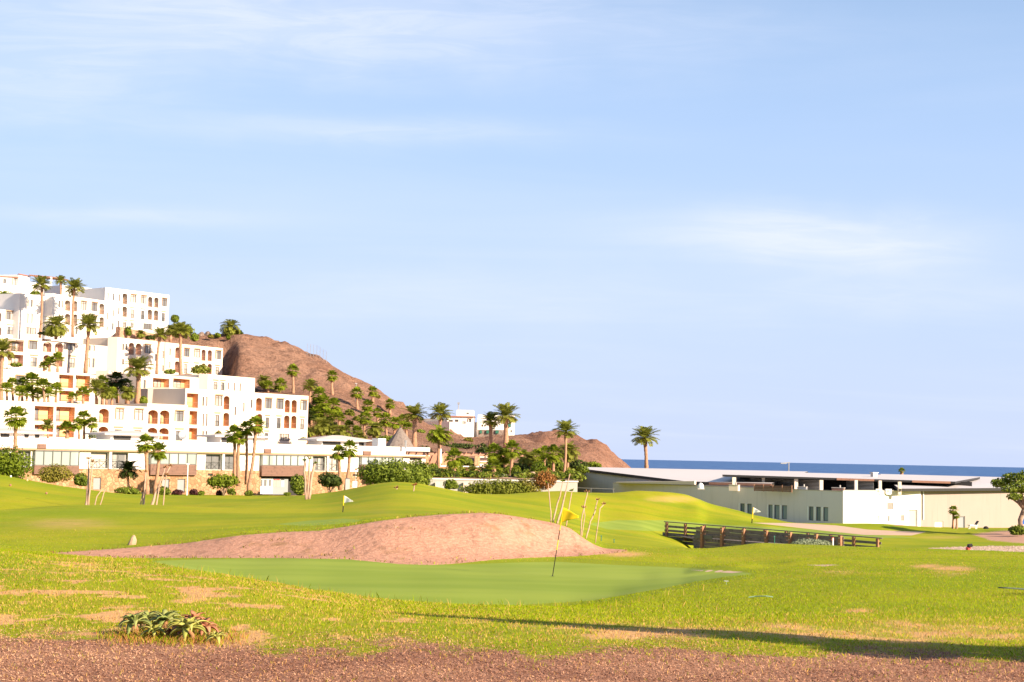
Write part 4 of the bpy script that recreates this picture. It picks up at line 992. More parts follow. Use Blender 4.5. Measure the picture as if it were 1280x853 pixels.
# ------------------------------------------------------------------ houses on the hill
def house(name, label, spec, mat, back, inner='cream'):
    W0 = Wall(*spec[0][:4]); root = empty(name, W0.pt(0, W0.zb), label, 'house'); sg = facade_segs(root, spec)
    block(root, sg, M[mat], back); fill(root, sg, inner); return root
h1 = house('hill_house', 'white hill house with a thin red roof line and a small upper storey', [((559, 350), (592.6, 350), 520, 546, ['q 561 525 566 527.6', 'q 568.5 524.6 573 527.6', 'w 586 524 589 528', 's 578 527 582 530'])], 'white', 8)
W = Wall((571, 353), (592, 353), 512.6, 522); sg = [(W, [('s', W.rect(583, 516, 586, 518), [])])]; block(h1, sg, M['white'], 6, 'upper_storey'); fill(h1, sg)
mb = MB(); W = Wall((559, 349.6), (593.4, 349.6), 519.9, 521); prism(mb, W, Vector((0, 8.6, 0))); mb.build('roof_edge', M['terracotta'], h1)
mb = MB(); q_ = P(573, 512.6, 355); mb.tube([q_, q_+Vector((0,0,1.3))], [.12, .1], 6); mb.box(q_+Vector((0,0,1.3)), .55, .3, .5); mb.build('roof_aerial', M['metal'], h1)
W = Wall((531, 352), (562, 347), 527, 546); mb = MB(); prism(mb, W, Vector((0, 1, 0))); mb.build('garden_wall', M['white'], h1)
W = Wall((530, 353), (560, 350), 523.4, 526.9); mb = MB(); prism(mb, W, Vector((0, 4, 0))); mb.build('terrace', M['concrete'], h1)
h2 = house('hill_house', 'white hill house with green shutters above a dark stone base', [((597.5, 352), (643.5, 352), 518.6, 549, ['q 601.6 531.4 604 533.6', 'q 605 531.4 607 533.6', 'w 634.6 530 638.6 534', 's 638 538 640 540.6', 'q 617 531.6 620 534'])], 'white', 8)
W = Wall((598, 351.7), (635.4, 351.7), 537.2, 552); mb = MB(); prism(mb, W, Vector((0, .25, 0))); mb.build('stone_base', M['hillstone'], h2)
for x in (601, 610, 621.5):
    mb = MB(); W = Wall((x-1.4 if x < 605 else x-2, 351.3), (x+1.4 if x < 605 else x+2, 351.3), 538, 542); prism(mb, W, Vector((0, .2, 0))); mb.build('shutter', M['green_paint'], h2)
mb = MB(); W = Wall((634.4, 351.55), (638.8, 351.55), 529.9, 534.1); prism(mb, W, Vector((0, .2, 0))); mb.build('shutter', M['green_paint'], h2)
W = Wall((593.5, 354), (597.6, 352.5), 528, 549); mb = MB(); prism(mb, W, Vector((0, 3, 0))); mb.build('side_wing', M['grey_wall'], h2)

# ------------------------------------------------------------------ pergola terrace right of the clubhouse
W = Wall((533, 212), (608, 220), 583.2, 604); mb = MB(); prism(mb, W, Vector((0, 14, 0)));
tw = empty('terrace_wall', W.pt(0, W.zb), 'stone terrace wall under the timber pergola right of the clubhouse', 'wall')
mb.build('stonework', M['stone'], tw); cz = W.zt
mb = MB(); mb.hexa([W.pt(-.1, cz+.002, .12), W.pt(W.W+.1, cz+.002, .12), W.pt(W.W+.1, cz+.002, -.5), W.pt(-.1, cz+.002, -.5), W.pt(-.1, cz+.14, .12), W.pt(W.W+.1, cz+.14, .12), W.pt(W.W+.1, cz+.14, -.5), W.pt(-.1, cz+.14, -.5)]); mb.build('coping', M['white'], tw)
W2 = Wall((534, 216), (658, 228), 566.4, 569); pg = empty('pergola', Vector((W2.A.x, W2.A.y, cz)), 'timber pergola with thick pale posts on the stone terrace', 'pergola')
for x in (533.8, 553.6, 557.6, 595.2, 598.6, 626, 655):
    u = W2.uv(x, 575)[0]; mb = MB(); mb.bar(W2.pt(u, cz-1 if x > 610 else cz, 0), W2.pt(u, W2.zb, 0), .42 if x not in (557.6, 598.6) else .3); mb.build('post', M['pergola'], pg)
mb = MB()
for o in (0, -4.5): mb.bar(W2.pt(-.5, W2.zt-.15, o), W2.pt(W2.W+.5, W2.zt-.15, o), .3, .36)
mb.build('beam', M['beam'], pg)
for i in range(15):
    u = W2.W*i/14; mb = MB(); mb.bar(W2.pt(u, W2.zt+.12, .6), W2.pt(u, W2.zt+.12, -5.2), .16, .18); mb.build('rafter', M['beam'], pg)
W = Wall((537, 221), (546, 222), 569, 583); mb = MB(); prism(mb, W, Vector((0, 1, 0))); tag(mb.build('timber_screen', M['beam'], origin=W.pt(0, W.zb)), 'brown timber screen under the pergola next to the clubhouse end', 'screen')
W = Wall((600, 224), (612, 225), 569.5, 584); br = empty('garden_bar', W.pt(0, W.zb), 'pale bar kiosk under the right part of the pergola', 'kiosk')
mb = MB(); prism(mb, W, Vector((0, 2.5, 0))); mb.build('wall', M['cream'], br)
mb = MB(); W3 = Wall((599.6, 223.8), (612.4, 224.8), 568.6, 570); prism(mb, W3, Vector((0, 3, 0))); mb.build('roof_slab', M['concrete'], br)
mb = MB(); W3 = Wall((601, 223.7), (611, 224.5), 577.5, 578.4); prism(mb, W3, Vector((0, .3, 0))); mb.build('counter', M['orange'], br)
# closed parasol, people-free terrace furniture
q_ = P(550.6, 583.2, 213.5); um = empty('closed_parasol', q_, 'closed white parasol standing on the pergola terrace', 'parasol')
mb = MB(); mb.tube([q_, q_+Vector((0,0,2.7))], [.04, .04], 6); mb.build('pole', M['white_paint'], um)
mb = MB(); mb.tube([q_+Vector((0,0,z)) for z in (.45, .9, 1.6, 2.3, 2.62)], [.17, .2, .15, .1, .03], 9, jit=.15); mb.build('canopy', M['white_cloth'], um)
# long low retaining wall with a white cap behind the hedge
W = Wall((536, 189.5), (722, 191), 597.6, 622); rw = empty('retaining_wall', W.pt(0, W.zb), 'long grey retaining wall with white coping behind the clipped hedge', 'wall')
W.zt = P(536, 597.6, 189.5).z-.18; mb = MB(); prism(mb, W, Vector((0, .8, 0))); mb.build('wall_face', M['concrete'], rw)
mb = MB(); a = W.zt+.002; mb.hexa([W.pt(-.1, a, .1), W.pt(W.W+.1, a, .1), W.pt(W.W+.1, a, -.9), W.pt(-.1, a, -.9), W.pt(-.1, a+.16, .1), W.pt(W.W+.1, a+.16, .1), W.pt(W.W+.1, a+.16, -.9), W.pt(-.1, a+.16, -.9)]); mb.build('coping', M['white'], rw)
for x in (546.5, 581.6):
    mb = MB(); u = W.uv(x, 612)[0]; mb.bar(W.pt(u, W.zb, .4), W.pt(u, P(x, 603, 189).z, .4), .5); mb.build('pier', M['cream'], rw)

# ------------------------------------------------------------------ the right-hand building with the big shed roof
GRT = empty('sports_hall', P(1054, 657, 195), 'low grey and white building with a wide pale shed roof by the sea', 'building')
Wg = Wall((766, 227), (1054, 195), 604.2, 700); zg = P(1054, 614.7, 195).z; Wg.zt = zg; Wg.zb = EYE-9.2
gops = []
for x0, x1 in ((925.2, 930.6), (934, 939.6), (960.6, 966), (967.8, 974.2), (977.2, 983.8), (1011, 1016.6), (1020, 1025.8), (1029, 1035.2)):
    t = 629.5 + (x0-925)*.045; r = Wg.rect(x0, t, x1, t+15 if x0 < 945 else t+17.5); gops.append(('w', r, []))
Wg2 = Wall((1054, 195), (1151, 203), 614.7, 700); Wg2.zt = zg+.12; Wg2.zb = EYE-9.2
g2 = [('v', Wg2.rect(1109, 628.7, 1116.8, 637.2), []), ('d', Wg2.rect(1136, 637.2, 1147, 658), []), ('v', Wg2.rect(1126, 644, 1130.6, 651.4), []), ('x', Wg2.rect(1091.5, 645, 1099.5, 652), []), ('n', Wg2.rect(1110, 645, 1112, 652), [])]
Wg3 = Wall((1151, 203.5), (1330, 226), 612.6, 700); Wg3.zt = P(1151, 612.6, 203.5).z; Wg3.zb = EYE-9.2
g3 = [('x', Wg3.rect(1168.6, 652.2, 1179, 661), []), ('d', Wg3.rect(1198, 645.6, 1206.2, 661.5), [])]
mb = MB()
for W, ops, mi in ((Wg, gops, 0), (Wg2, g2, 1), (Wg3, g3, 2)):
    cut_wall(mb, W, ops, .32, mi)
mb.build('wall', [M['grey_wall'], M['white'], M['beige_wall']], GRT)
for kd, r, x in gops:
    o = put_window(GRT, Wg, r, 'n', 'blue_pane', 'grey_frame', 0)
    mb = MB(); mb.bar(Wg.pt(r[0]-.13, r[1], .03), Wg.pt(r[0]-.13, r[3], .03), .22, .06, upv=Wg.n); mb.build('window_trim', M['white_paint'], GRT)
for (kd, r, x), W in [(t, Wg2) for t in g2]+[(t, Wg3) for t in g3]:
    u0, z0, u1, z1 = r; mb = MB(); e = -.2
    mb.quad(W.pt(u0, z0, e), W.pt(u1, z0, e), W.pt(u1, z1, e), W.pt(u0, z1, e))
    if kd == 'v':
        n = 7
        for i in range(n): mb.bar(W.pt(u0, z0+(z1-z0)*(i+.5)/n, -.1), W.pt(u1, z0+(z1-z0)*(i+.5)/n, -.1), (z1-z0)/n*.55, .06, upv=W.n)
        mb.build('vent', M['concrete'], GRT)
    else:
        for u in (u0+.05, u1-.05): mb.bar(W.pt(u, z0, -.15), W.pt(u, z1, -.15), .1, .08, upv=W.n)
        mb.bar(W.pt(u0, z1-.05, -.15), W.pt(u1, z1-.05, -.15), .1, .08, upv=W.n)
        mb.build('door' if kd == 'd' else 'hatch', M['concrete' if kd == 'd' and W is Wg2 else ('white' if kd == 'x' else 'grey_door')], GRT)
mb = MB(); u = Wg3.uv(1152.6, 630)[0]; mb.bar(Wg3.pt(u+.1, Wg3.zt-4.0, .1), Wg3.pt(u+.1, Wg3.zt-.1, .1), .16, upv=Wg3.n); mb.build('drain_pipe', M['white_paint'], GRT)
mb = MB(); u, z = Wg2.uv(1178, 640)
# roof terrace behind the parapet, with the rim
back = Vector((.35, 1, 0)).normalized()
mb = MB(); zt = zg-.35
pts = [Wg.pt(0, zt), Wg.pt(Wg.W, zt), Wg2.pt(Wg2.W, zt)]
mb.poly([pts[0], pts[1], pts[2], pts[2]+back*34, pts[0]+back*20]); mb.build('roof_terrace', M['concrete'], GRT)
mb = MB()
for W in (Wg, Wg2):
    mb.hexa([W.pt(0, W.zt+.001, .06), W.pt(W.W, W.zt+.001, .06), W.pt(W.W, W.zt+.001, -.3), W.pt(0, W.zt+.001, -.3), W.pt(0, W.zt+.09, .06), W.pt(W.W, W.zt+.09, .06), W.pt(W.W, W.zt+.09, -.3), W.pt(0, W.zt+.09, -.3)])
mb.build('parapet_cap', M['concrete'], GRT)
# left volume: side wall under the sloping verge of the shed roof
FL = P(859, 602, 219); RL = P(707, 583.6, 251); FR = P(964, 604.6, 212); RR = P(1010, 589.6, 251)
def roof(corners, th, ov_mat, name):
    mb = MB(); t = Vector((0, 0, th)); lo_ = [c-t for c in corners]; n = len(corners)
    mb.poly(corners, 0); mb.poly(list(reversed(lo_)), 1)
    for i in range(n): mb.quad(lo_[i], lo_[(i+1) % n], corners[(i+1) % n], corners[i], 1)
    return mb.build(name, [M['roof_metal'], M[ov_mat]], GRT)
r_ = roof([FL, FR, RR, RL], .42, 'dark', 'shed_roof')
a = FL.lerp(RL, .02)+Vector((.5, .3, -.43)); b_ = FL.lerp(RL, .93)+Vector((.5, 0, -.43)); zl = EYE-9.2
mb = MB(); mb.quad(Vector((b_.x, b_.y, zl)), Vector((a.x, a.y, zl)), a, b_); c = P(962, 606, 213)
mb.quad(Vector((a.x, a.y, zl)), Vector((c.x, c.y, zl)), Vector((c.x, c.y, FR.z-.45)), a); mb.build('side_wall', M['grey_wall'], GRT)
mb = MB(); a = P(770, 604, 224); b_ = P(868, 606, 214); mb.hexa([a, b_, b_+Vector((.5, 2, 0)), a+Vector((.5, 2, 0)), a+Vector((0,0,.16)), b_+Vector((0,0,.5)), b_+Vector((.5, 2, .5)), a+Vector((.5, 2, .16))]); mb.build('ledge', M['cream'], GRT)
mb = MB(); mb.bar(FL+Vector((.3,-.06,-.2)), FR+Vector((0,-.06,-.2)), .14, .34); mb.build('fascia', M['beam'], GRT)
# canopy over the plant deck
CL = P(903, 593.4, 216); CR = P(1194, 602.2, 208); CRb = P(1225, 596.6, 240); CLb = P(925, 589, 240)
roof([CL, CR, CRb, CLb], .30, 'dark', 'canopy_roof')
mb = MB()
for s0, s1, m in ((.50, .66, 0), (.82, .98, 0)): mb.bar(CL.lerp(CR, s0)+Vector((0,-.07,-.15)), CL.lerp(CR, s1)+Vector((0,-.07,-.15)), .1, .3)
mb.build('fascia', M['beam'], GRT)
# right roof
R1 = P(1124, 611, 198.5); R2 = P(1340, 609.6, 226); R3 = P(1345, 599, 254); R4 = P(1100, 592.6, 254)
roof([R1, R2, R3, R4], .38, 'dark', 'shed_roof')
mb = MB(); q_ = P(1092.6, 597, 225); mb.box(q_-Vector((0,0,.3)), .75, .75, .95, .3); mb.box(q_+Vector((0,0,.66)), 1.0, 1.0, .12, .3); mb.build('chimney', M['metal'], GRT)
# columns, louvre screens and back wall under the canopy
def deckp(px, D): p_ = P(px, 600, D); p_.z = zt; return p_
for x, D, wd in ((1026.5, 199, .45), (1070, 205, .4), (1100, 206, .4), (1124.5, 199, .4), (917.5, 208, .5), (995, 214, .5), (954, 216, .4)):
    a = deckp(x, D); mb = MB(); s = (D-200)/40; mb.bar(a, Vector((a.x, a.y, CL.z-.31+.004*(D-200))), wd); mb.build('column', M['cream'], GRT)
for x0, D0_, x1, D1_ in ((938, 222, 992, 216), (994, 217, 1026, 213), (1058, 215, 1092, 211)):
    a = deckp(x0, D0_); b_ = deckp(x1, D1_); mb = MB(); n = 8; hgt = CL.z-.5-zt
    for i in range(n): mb.bar(a+Vector((0,0,.1+hgt*i/n)), b_+Vector((0,0,.1+hgt*i/n)), .05, .10)
    mb.build('louvre_screen', M['metal'], GRT)
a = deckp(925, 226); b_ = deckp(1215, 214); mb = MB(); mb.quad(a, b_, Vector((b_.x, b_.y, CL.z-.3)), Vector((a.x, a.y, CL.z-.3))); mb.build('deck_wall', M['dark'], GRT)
# plant on the deck
for i, (x, D, wd, lab) in enumerate(((1098.5, 198.6, .8, 'white air conditioning unit on the roof deck, the left one of a pair'), (1110.5, 199.2, .8, 'white air conditioning unit on the roof deck, the right one of a pair'))):
    q_ = deckp(x, D); ac = empty('air_conditioner', q_, lab, 'air conditioner', 'air conditioning units on the roof deck')
    mb = MB(); mb.box(q_+Vector((0,0,.12)), wd, .36, .62, .08); mb.box(q_, wd*.8, .3, .12, .08); mb.build('casing', M['white_paint'], ac)
    mb = MB(); c = q_+Vector((-.1,-.2,.43)); mb.poly([c+Vector((.2*math.cos(a), .016*math.cos(a), .2*math.sin(a))) for a in [2*math.pi*k/16 for k in range(16)]]); mb.build('fan_grille', M['concrete'], ac)
q_ = deckp(876, 210); root = empty('roof_dome', q_, 'white domed cover on the roof edge near the wooden fascia', 'roof cover')
mb = MB(); mb.tube([q_+Vector((0,0,z)) for z in (0, .3, .6, .8, .9)], [.42, .45, .38, .22, .05], 12); mb.build('dome', M['white_cloth'], root, smooth=True)
mb = MB(); mb.box(q_-Vector((0,0,.02)), 1.0, 1.0, .12); mb.build('curb', M['concrete'], root)
for x, D, sx, sz, m, lab in ((918, 203, 1.3, .75, 'cream', 'cream ventilation box at the left end of the roof deck'), (1048, 200.5, 1.6, .7, 'wood_panel', 'brown crate on the roof deck beside the white column'), (1003, 201.5, 1.2, .7, 'metal', 'grey metal plant box on the roof deck left of the white column')):
    q_ = deckp(x, D); root = empty('plant_box', q_, lab, 'roof equipment'); mb = MB(); mb.box(q_, sx, .7, sz, -.5); mb.build('casing', M[m], root)
    mb = MB(); mb.box(q_+Vector((0,0,sz+.001)), sx*1.06, .8, .08, -.5); mb.tube([q_+Vector((.2,-.1,sz)), q_+Vector((.2,-.1,sz+.4))], [.1, .1], 8); mb.build('lid', M['concrete'], root)
a = deckp(943, 203.5); b_ = deckp(990, 199.8); wf = empty('wooden_parapet', a, 'brown slatted wooden parapet along the left roof deck', 'fence')
mb = MB()
for i in range(4): mb.bar(a+Vector((0,0,.15+.2*i)), b_+Vector((0,0,.15+.2*i)), .05, .18)
mb.build('slats', M['wood_panel'], wf)
for i in range(5):
    c = a.lerp(b_, i/4); mb = MB(); mb.bar(c, c+Vector((0,0,.95)), .1); mb.build('post', M['beam'], wf)
# ------------------------------------------------------------------ plants
def feather_crown(name, seed, nf=38, droop=1.0, wind=0.0, mat='date', up0=1.45, low=-.2):
    """date palm crown of radius about 1"""
    rg = np.random.default_rng(seed); V = []; FA = []
    for i in range(nf):
        t = i/nf; az = i*2.39996+rg.normal(0, .15)
        el = up0-(up0-low)*t**.85+rg.normal(0, .1); L = rg.uniform(.88, 1.1)*(.85+.25*math.sin(math.pi*min(1, t*1.2)))
        dr = droop*rg.uniform(.75, 1.2)*(.7+.6*math.cos(max(el, 0)))
        ns = 13; p = np.array([0, 0, .04]); pts = [p]; dirs = []
        for k in range(ns):
            s = (k+.5)/ns; e = el-dr*s**1.5; a = az
            d = np.array([math.cos(e)*math.cos(a), math.cos(e)*math.sin(a), math.sin(e)])
            if wind: d = d+np.array([wind*s*1.3, 0, -.1*wind*s]); d /= np.linalg.norm(d)
            dirs.append(d); p = p+d*L/ns; pts.append(p)
        for k in range(ns):           # rachis
            d = dirs[k]; sd = np.cross(d, [0, 0, 1.0]); sd /= np.linalg.norm(sd)+1e-6; w0 = .016*(1-k/ns)+.005
            n = len(V); V += [pts[k]-sd*w0, pts[k]+sd*w0, pts[k+1]+sd*w0, pts[k+1]-sd*w0]; FA.append((n, n+1, n+2, n+3))
        for k in range(2, ns):
            for h in (0, .5):
                s = (k+h)/ns
                if s > .99: continue
                d = dirs[k]; q_ = pts[k]+d*(L/ns*h); sd = np.cross(d, [0, 0, 1.0]); sd /= np.linalg.norm(sd)+1e-6; up_ = np.cross(sd, d)
                ll = .34*math.sin(math.pi*(.16+.80*s))**.7*rg.uniform(.85, 1.1)
                for sg in (-1, 1):
                    ld_ = d*.75+sd*sg*.8+up_*(.30-.25*s)+np.array([0, 0, -.15])+rg.normal(0, .1, 3); ld_ /= np.linalg.norm(ld_)
                    wv_ = np.cross(ld_, up_); wv_ /= np.linalg.norm(wv_)+1e-6; ww = .026
                    n = len(V); mid = q_+ld_*ll*.5
                    V += [q_, mid+wv_*ww, q_+ld_*ll+np.array([0, 0, -.06*ll]), mid-wv_*ww]; FA.append((n, n+1, n+2, n+3))
    return np.array(V), np.array(FA)
def fan_crown(name, seed, nl=40, low=-1.0, blade=.52):
    rg = np.random.default_rng(seed); V = []; FA = []
    for i in range(nl):
        t = i/nl; az = i*2.39996+rg.normal(0, .2); el = 1.5-(1.5-low)*t**.9+rg.normal(0, .14)
        d = np.array([math.cos(el)*math.cos(az), math.cos(el)*math.sin(az), math.sin(el)])
        L = rg.uniform(.42, .6); q_ = d*L; sd = np.cross(d, [0, 0, 1.0]); sd /= np.linalg.norm(sd)+1e-6; up_ = np.cross(sd, d)
        n = len(V); V += [sd*-.012, sd*.012, q_+sd*.012, q_-sd*.012]; FA.append((n, n+1, n+2, n+3))
        ns = 11; bl = blade*rg.uniform(.85, 1.1)
        for k in range(ns):
            a = (k/(ns-1)-.5)*3.5; dd = d*math.cos(a)+sd*math.sin(a)+up_*(-.12+.1*abs(a)); dd /= np.linalg.norm(dd)
            wv_ = np.cross(dd, up_); wv_ /= np.linalg.norm(wv_)+1e-6; l2 = bl*(.72+.28*math.cos(a*.8)); w1 = .062
            n = len(V); mid = q_+dd*l2*.55; tip = q_+dd*l2+np.array([0, 0, -.30*l2*rg.uniform(.5, 1.3)])
            V += [q_, mid+wv_*w1, tip, mid-wv_*w1]; FA.append((n, n+1, n+2, n+3))
    return np.array(V), np.array(FA)
def skirt(seed, n=46, h=.85, r=.2):
    rg = np.random.default_rng(seed); V = []; FA = []
    for i in range(n):
        a = rg.uniform(0, 6.283); z = -rg.uniform(.05, h*.6); q_ = np.array([math.cos(a)*r*.4, math.sin(a)*r*.4, z]); ll = rg.uniform(.25, .5)
        o = np.array([math.cos(a)*rg.uniform(.3, .9), math.sin(a)*rg.uniform(.3, .9), -1.3]); o /= np.linalg.norm(o)
        s = np.array([-math.sin(a), math.cos(a), 0])*.06
        m = len(V); V += [q_, q_+o*ll*.6+s, q_+o*ll, q_+o*ll*.6-s]; FA.append((m, m+1, m+2, m+3))
    return np.array(V), np.array(FA)
def proto(name, VF, mat):
    me = bpy.data.meshes.new(name); V, FA = VF
    V = V.astype(np.float32); FA = FA.astype(np.int32); m, k = FA.shape
    me.vertices.add(len(V)); me.vertices.foreach_set('co', V.ravel()); me.loops.add(m*k); me.loops.foreach_set('vertex_index', FA.ravel())
    me.polygons.add(m); me.polygons.foreach_set('loop_start', np.arange(0, m*k, k, dtype=np.int32)); me.materials.append(mat); me.update(calc_edges=True); me.validate()
    return me
CROWN = {
 'date': [proto('date_crown', feather_crown('c', s, 46, .72), M['date']) for s in (1, 2, 3)],
 'full': [proto('date_crown', feather_crown('c', s, 62, 1.25, low=-.55), M['date']) for s in (4, 5)],
 'wind': [proto('date_crown', feather_crown('c', 6, 46, 1.7, wind=.55, low=-.3), M['fan'])],
 'fan': [proto('fan_crown', fan_crown('c', s), M['fan']) for s in (11, 12, 13)],
 'low': [proto('fan_crown', fan_crown('c', s, 30, -.2, .6), M['fan']) for s in (14, 15)],
 'shade': [proto('fan_crown', fan_crown('c', 16, 40, -.8), M['dbush'])],  # fan crown with the shade put into a darker leaf colour
 'dshade': [proto('date_crown', feather_crown('c', 17, 44, 1.1), M['dbush'])],  # feather crown, its dark leaf colour stands in for shade
}
SKIRT = [proto('dead_fronds', skirt(s), M['dead']) for s in (21, 22)]
npalm = 0
def palm(kind, cx, cy, r, bx, by, D, label, tw=None, sk=None, on=None, name=None, group=None):
    """crown centre (cx, cy), crown radius r, foot (bx, by), all seen from D metres away"""
    global npalm; npalm += 1
    rr = r*D/F; base = P(bx, by, D) if by else G(bx, D, -.1); top = P(cx, cy, D)
    nm = name or ('fan_palm' if kind in ('fan', 'low', 'shade') else 'date_palm')
    root = empty(nm, base, label, 'palm tree', group)
    tw = (tw or (3.6 if kind in ('date', 'full', 'wind', 'dshade') else 4.2))*D/F/2
    h = (top-base).length; mb = MB(); pts = []; rads = []; n = max(5, min(26, int(h/.32)))
    bend = Vector((random.uniform(-1, 1), random.uniform(-.5, .5), 0))*h*.025
    for i in range(n+1):
        t = i/n; q_ = base.lerp(top, t)+bend*math.sin(math.pi*t); pts.append(q_)
        k = 1.25-.35*min(1, t*2.5)
        if kind in ('date', 'full', 'dshade') and t > .82: k *= 1.25
        rads.append(tw*k*(1+(.09 if i % 2 else -.05)))
    pts[0] = base-Vector((0, 0, .6)); mb.tube(pts, rads, 8, jit=.05); mb.build('trunk', M['trunk'], root, smooth=True)
    cr = bpy.data.objects.new('crown', random.choice(CROWN[kind])); COL.objects.link(cr); cr.parent = root
    cr.location = top-base; cr.scale = (rr, rr, rr*random.uniform(.94, 1.06)); cr.rotation_euler = (random.uniform(-.06, .06), random.uniform(-.06, .06), 0 if kind == 'wind' else random.uniform(0, 6.28))
    if (kind == 'fan' and sk is not False) or sk:
        s = bpy.data.objects.new('dead_fronds', random.choice(SKIRT)); COL.objects.link(s); s.parent = cr
        s.scale = (1, 1, 1); s.location = (0, 0, 0)
    return root
UP = 'palms among the hotel terraces'
for a in [
 ('date', 52, 357.5, 14.5, 50, 419, 309, 'tall slim date palm before the plain left part of the topmost hotel block', 3.2),
 ('date', 93, 361.5, 16, 91, 418, 313, 'tall slim date palm before the arched balconies of the topmost hotel block', 3.2),
 ('date', 76, 352.5, 9, 76, 370, 326, 'small date palm rooted on the roof of the topmost hotel block', 2.2),
 ('full', 70, 409, 19, 70, 421, 300, 'short bushy date palm on the terrace between two tall palms'),
 ('date', 111, 408, 19.5, 107, 463, 292, 'tall broad date palm with an orange trunk top before the cream wall', 4.5),
 ('date', 3, 441, 20, 1, 501, 250, 'tall date palm with a thick trunk cut by the left picture edge', 5),
 ('date', 200, 420, 13, 196, 466, 300, 'slim date palm leaning right before the slit windows of the cream block', 3.2),
 ('date', 226, 416, 16, 226, 468, 302, 'date palm with a straight trunk before the arches at the cream block end', 4),
 ('full', 214, 413, 10, 213, 424, 330, 'low date palm on the slope behind the cream block'),
 ('full', 176, 418, 8, 176, 424, 318, 'small drooping palm against the pink rock wall', 2),
 ('date', 173, 464, 21, 172, 502, 262, 'large date palm with a stout trunk left of the stepped hotel block', 6.5),
 ('shade', 145, 476, 15, 147, 500, 266, 'dark shaded fan palm left of the stout trunked date palm', 3.5, True),
 ('shade', 157, 482, 12, 158, 501, 268, 'smaller dark fan palm tucked behind the stout date palm', 3.5),
 ('full', 160, 492, 12, 160, 502, 258, 'pale low feather palm at the foot of the stout date palm'),
 ('date', 119, 487, 15, 121, 502, 256, 'loose feather palm right of the orange balconies', 3),
 ('full', 133, 492, 11, 133, 502, 255, 'small feather palm between the orange balconies and the dark palms', 2.5),
 ('fan', 20, 522, 18, 19.5, 569, 176, 'fan palm with a pinkish trunk behind the hedge at the far left', 5),
 ('fan', 105, 523, 12, 105, 548, 228, 'middle fan palm of the clump beside the left arch', 3),
 ('fan', 97, 530, 9, 99, 548, 227, 'left low fan palm of the clump beside the left arch', 2.5),
 ('fan', 116, 529, 9, 112, 548, 227, 'right low fan palm of the clump beside the left arch', 2.5),
 ('date', 59, 533, 11, 60, 547, 226, 'feather palm below the left orange balcony', 2.5),
 ('low', 84, 537, 12, 84, 548, 226, 'low fan palm below the second orange balcony'),
 ('fan', 182, 555, 15, 184, 614, 174, 'taller fan palm of the pair before the wood clad bay', 5),
 ('fan', 199, 564, 13, 193.5, 612, 175, 'lower fan palm of the pair before the wood clad bay', 4.5),
 ('fan', 293, 543, 14, 293, 600, 187, 'left fan palm of the cluster before the middle of the clubhouse', 4.5),
 ('fan', 298.5, 548, 11, 298, 602, 186, 'second fan palm of the cluster, dark crown low over the parapet', 4.5),
 ('fan', 307.5, 536, 12, 308, 600, 187, 'third fan palm of the cluster before the clubhouse', 4),
 ('fan', 320, 532, 15, 310.5, 611, 186, 'tallest fan palm of the cluster, leaning right', 4.2),
 ('fan', 437, 561, 13, 432.5, 610, 198, 'right fan palm of the pair before the right part of the clubhouse', 4.5),
 ('fan', 423, 566, 11, 425, 607, 198, 'left lower fan palm of the pair before the right part of the clubhouse', 4.5),
 ('dshade', 160, 590, 18, 161, 612, 178, 'dark spreading feather palm against the stone base of the clubhouse', 3),
 ]:
    palm(*a, group=UP)
# fan palms in a thick bank on the second terrace
for cx, cy, r, lab in ((8, 487, 11, 'fan palm at the left end of the bank on the terrace'), (25, 492, 11, 'low fan palm in the left bank, second from the edge'), (40, 478, 14, 'bright tall fan palm crowning the middle of the left bank'), (34, 492, 12, 'low fan palm below the bright crown of the left bank'),
                       (54, 484, 13, 'fan palm on the right shoulder of the left bank'), (60, 494, 11, 'low fan palm at the right foot of the left bank'), (47, 495, 11, 'low dark fan palm in the middle foot of the left bank'), (15, 480, 9, 'thin fan palm behind the left end of the bank')):
    palm('low', cx, cy, r, cx+random.uniform(-2, 2), 505, 240+random.uniform(-2, 5), lab, 3, group='bank of fan palms on the lower terrace')
for cx, cy, r, lab in ((62, 455, 10, 'left fan palm of the trio below the arches'), (72, 449, 10, 'tall bright fan palm of the trio below the arches'), (55, 459, 8, 'low leftmost fan palm shrub below the arches')):
    palm('low', cx, cy, r, cx, 464, 280, lab, 3, group='fan palms below the arches')
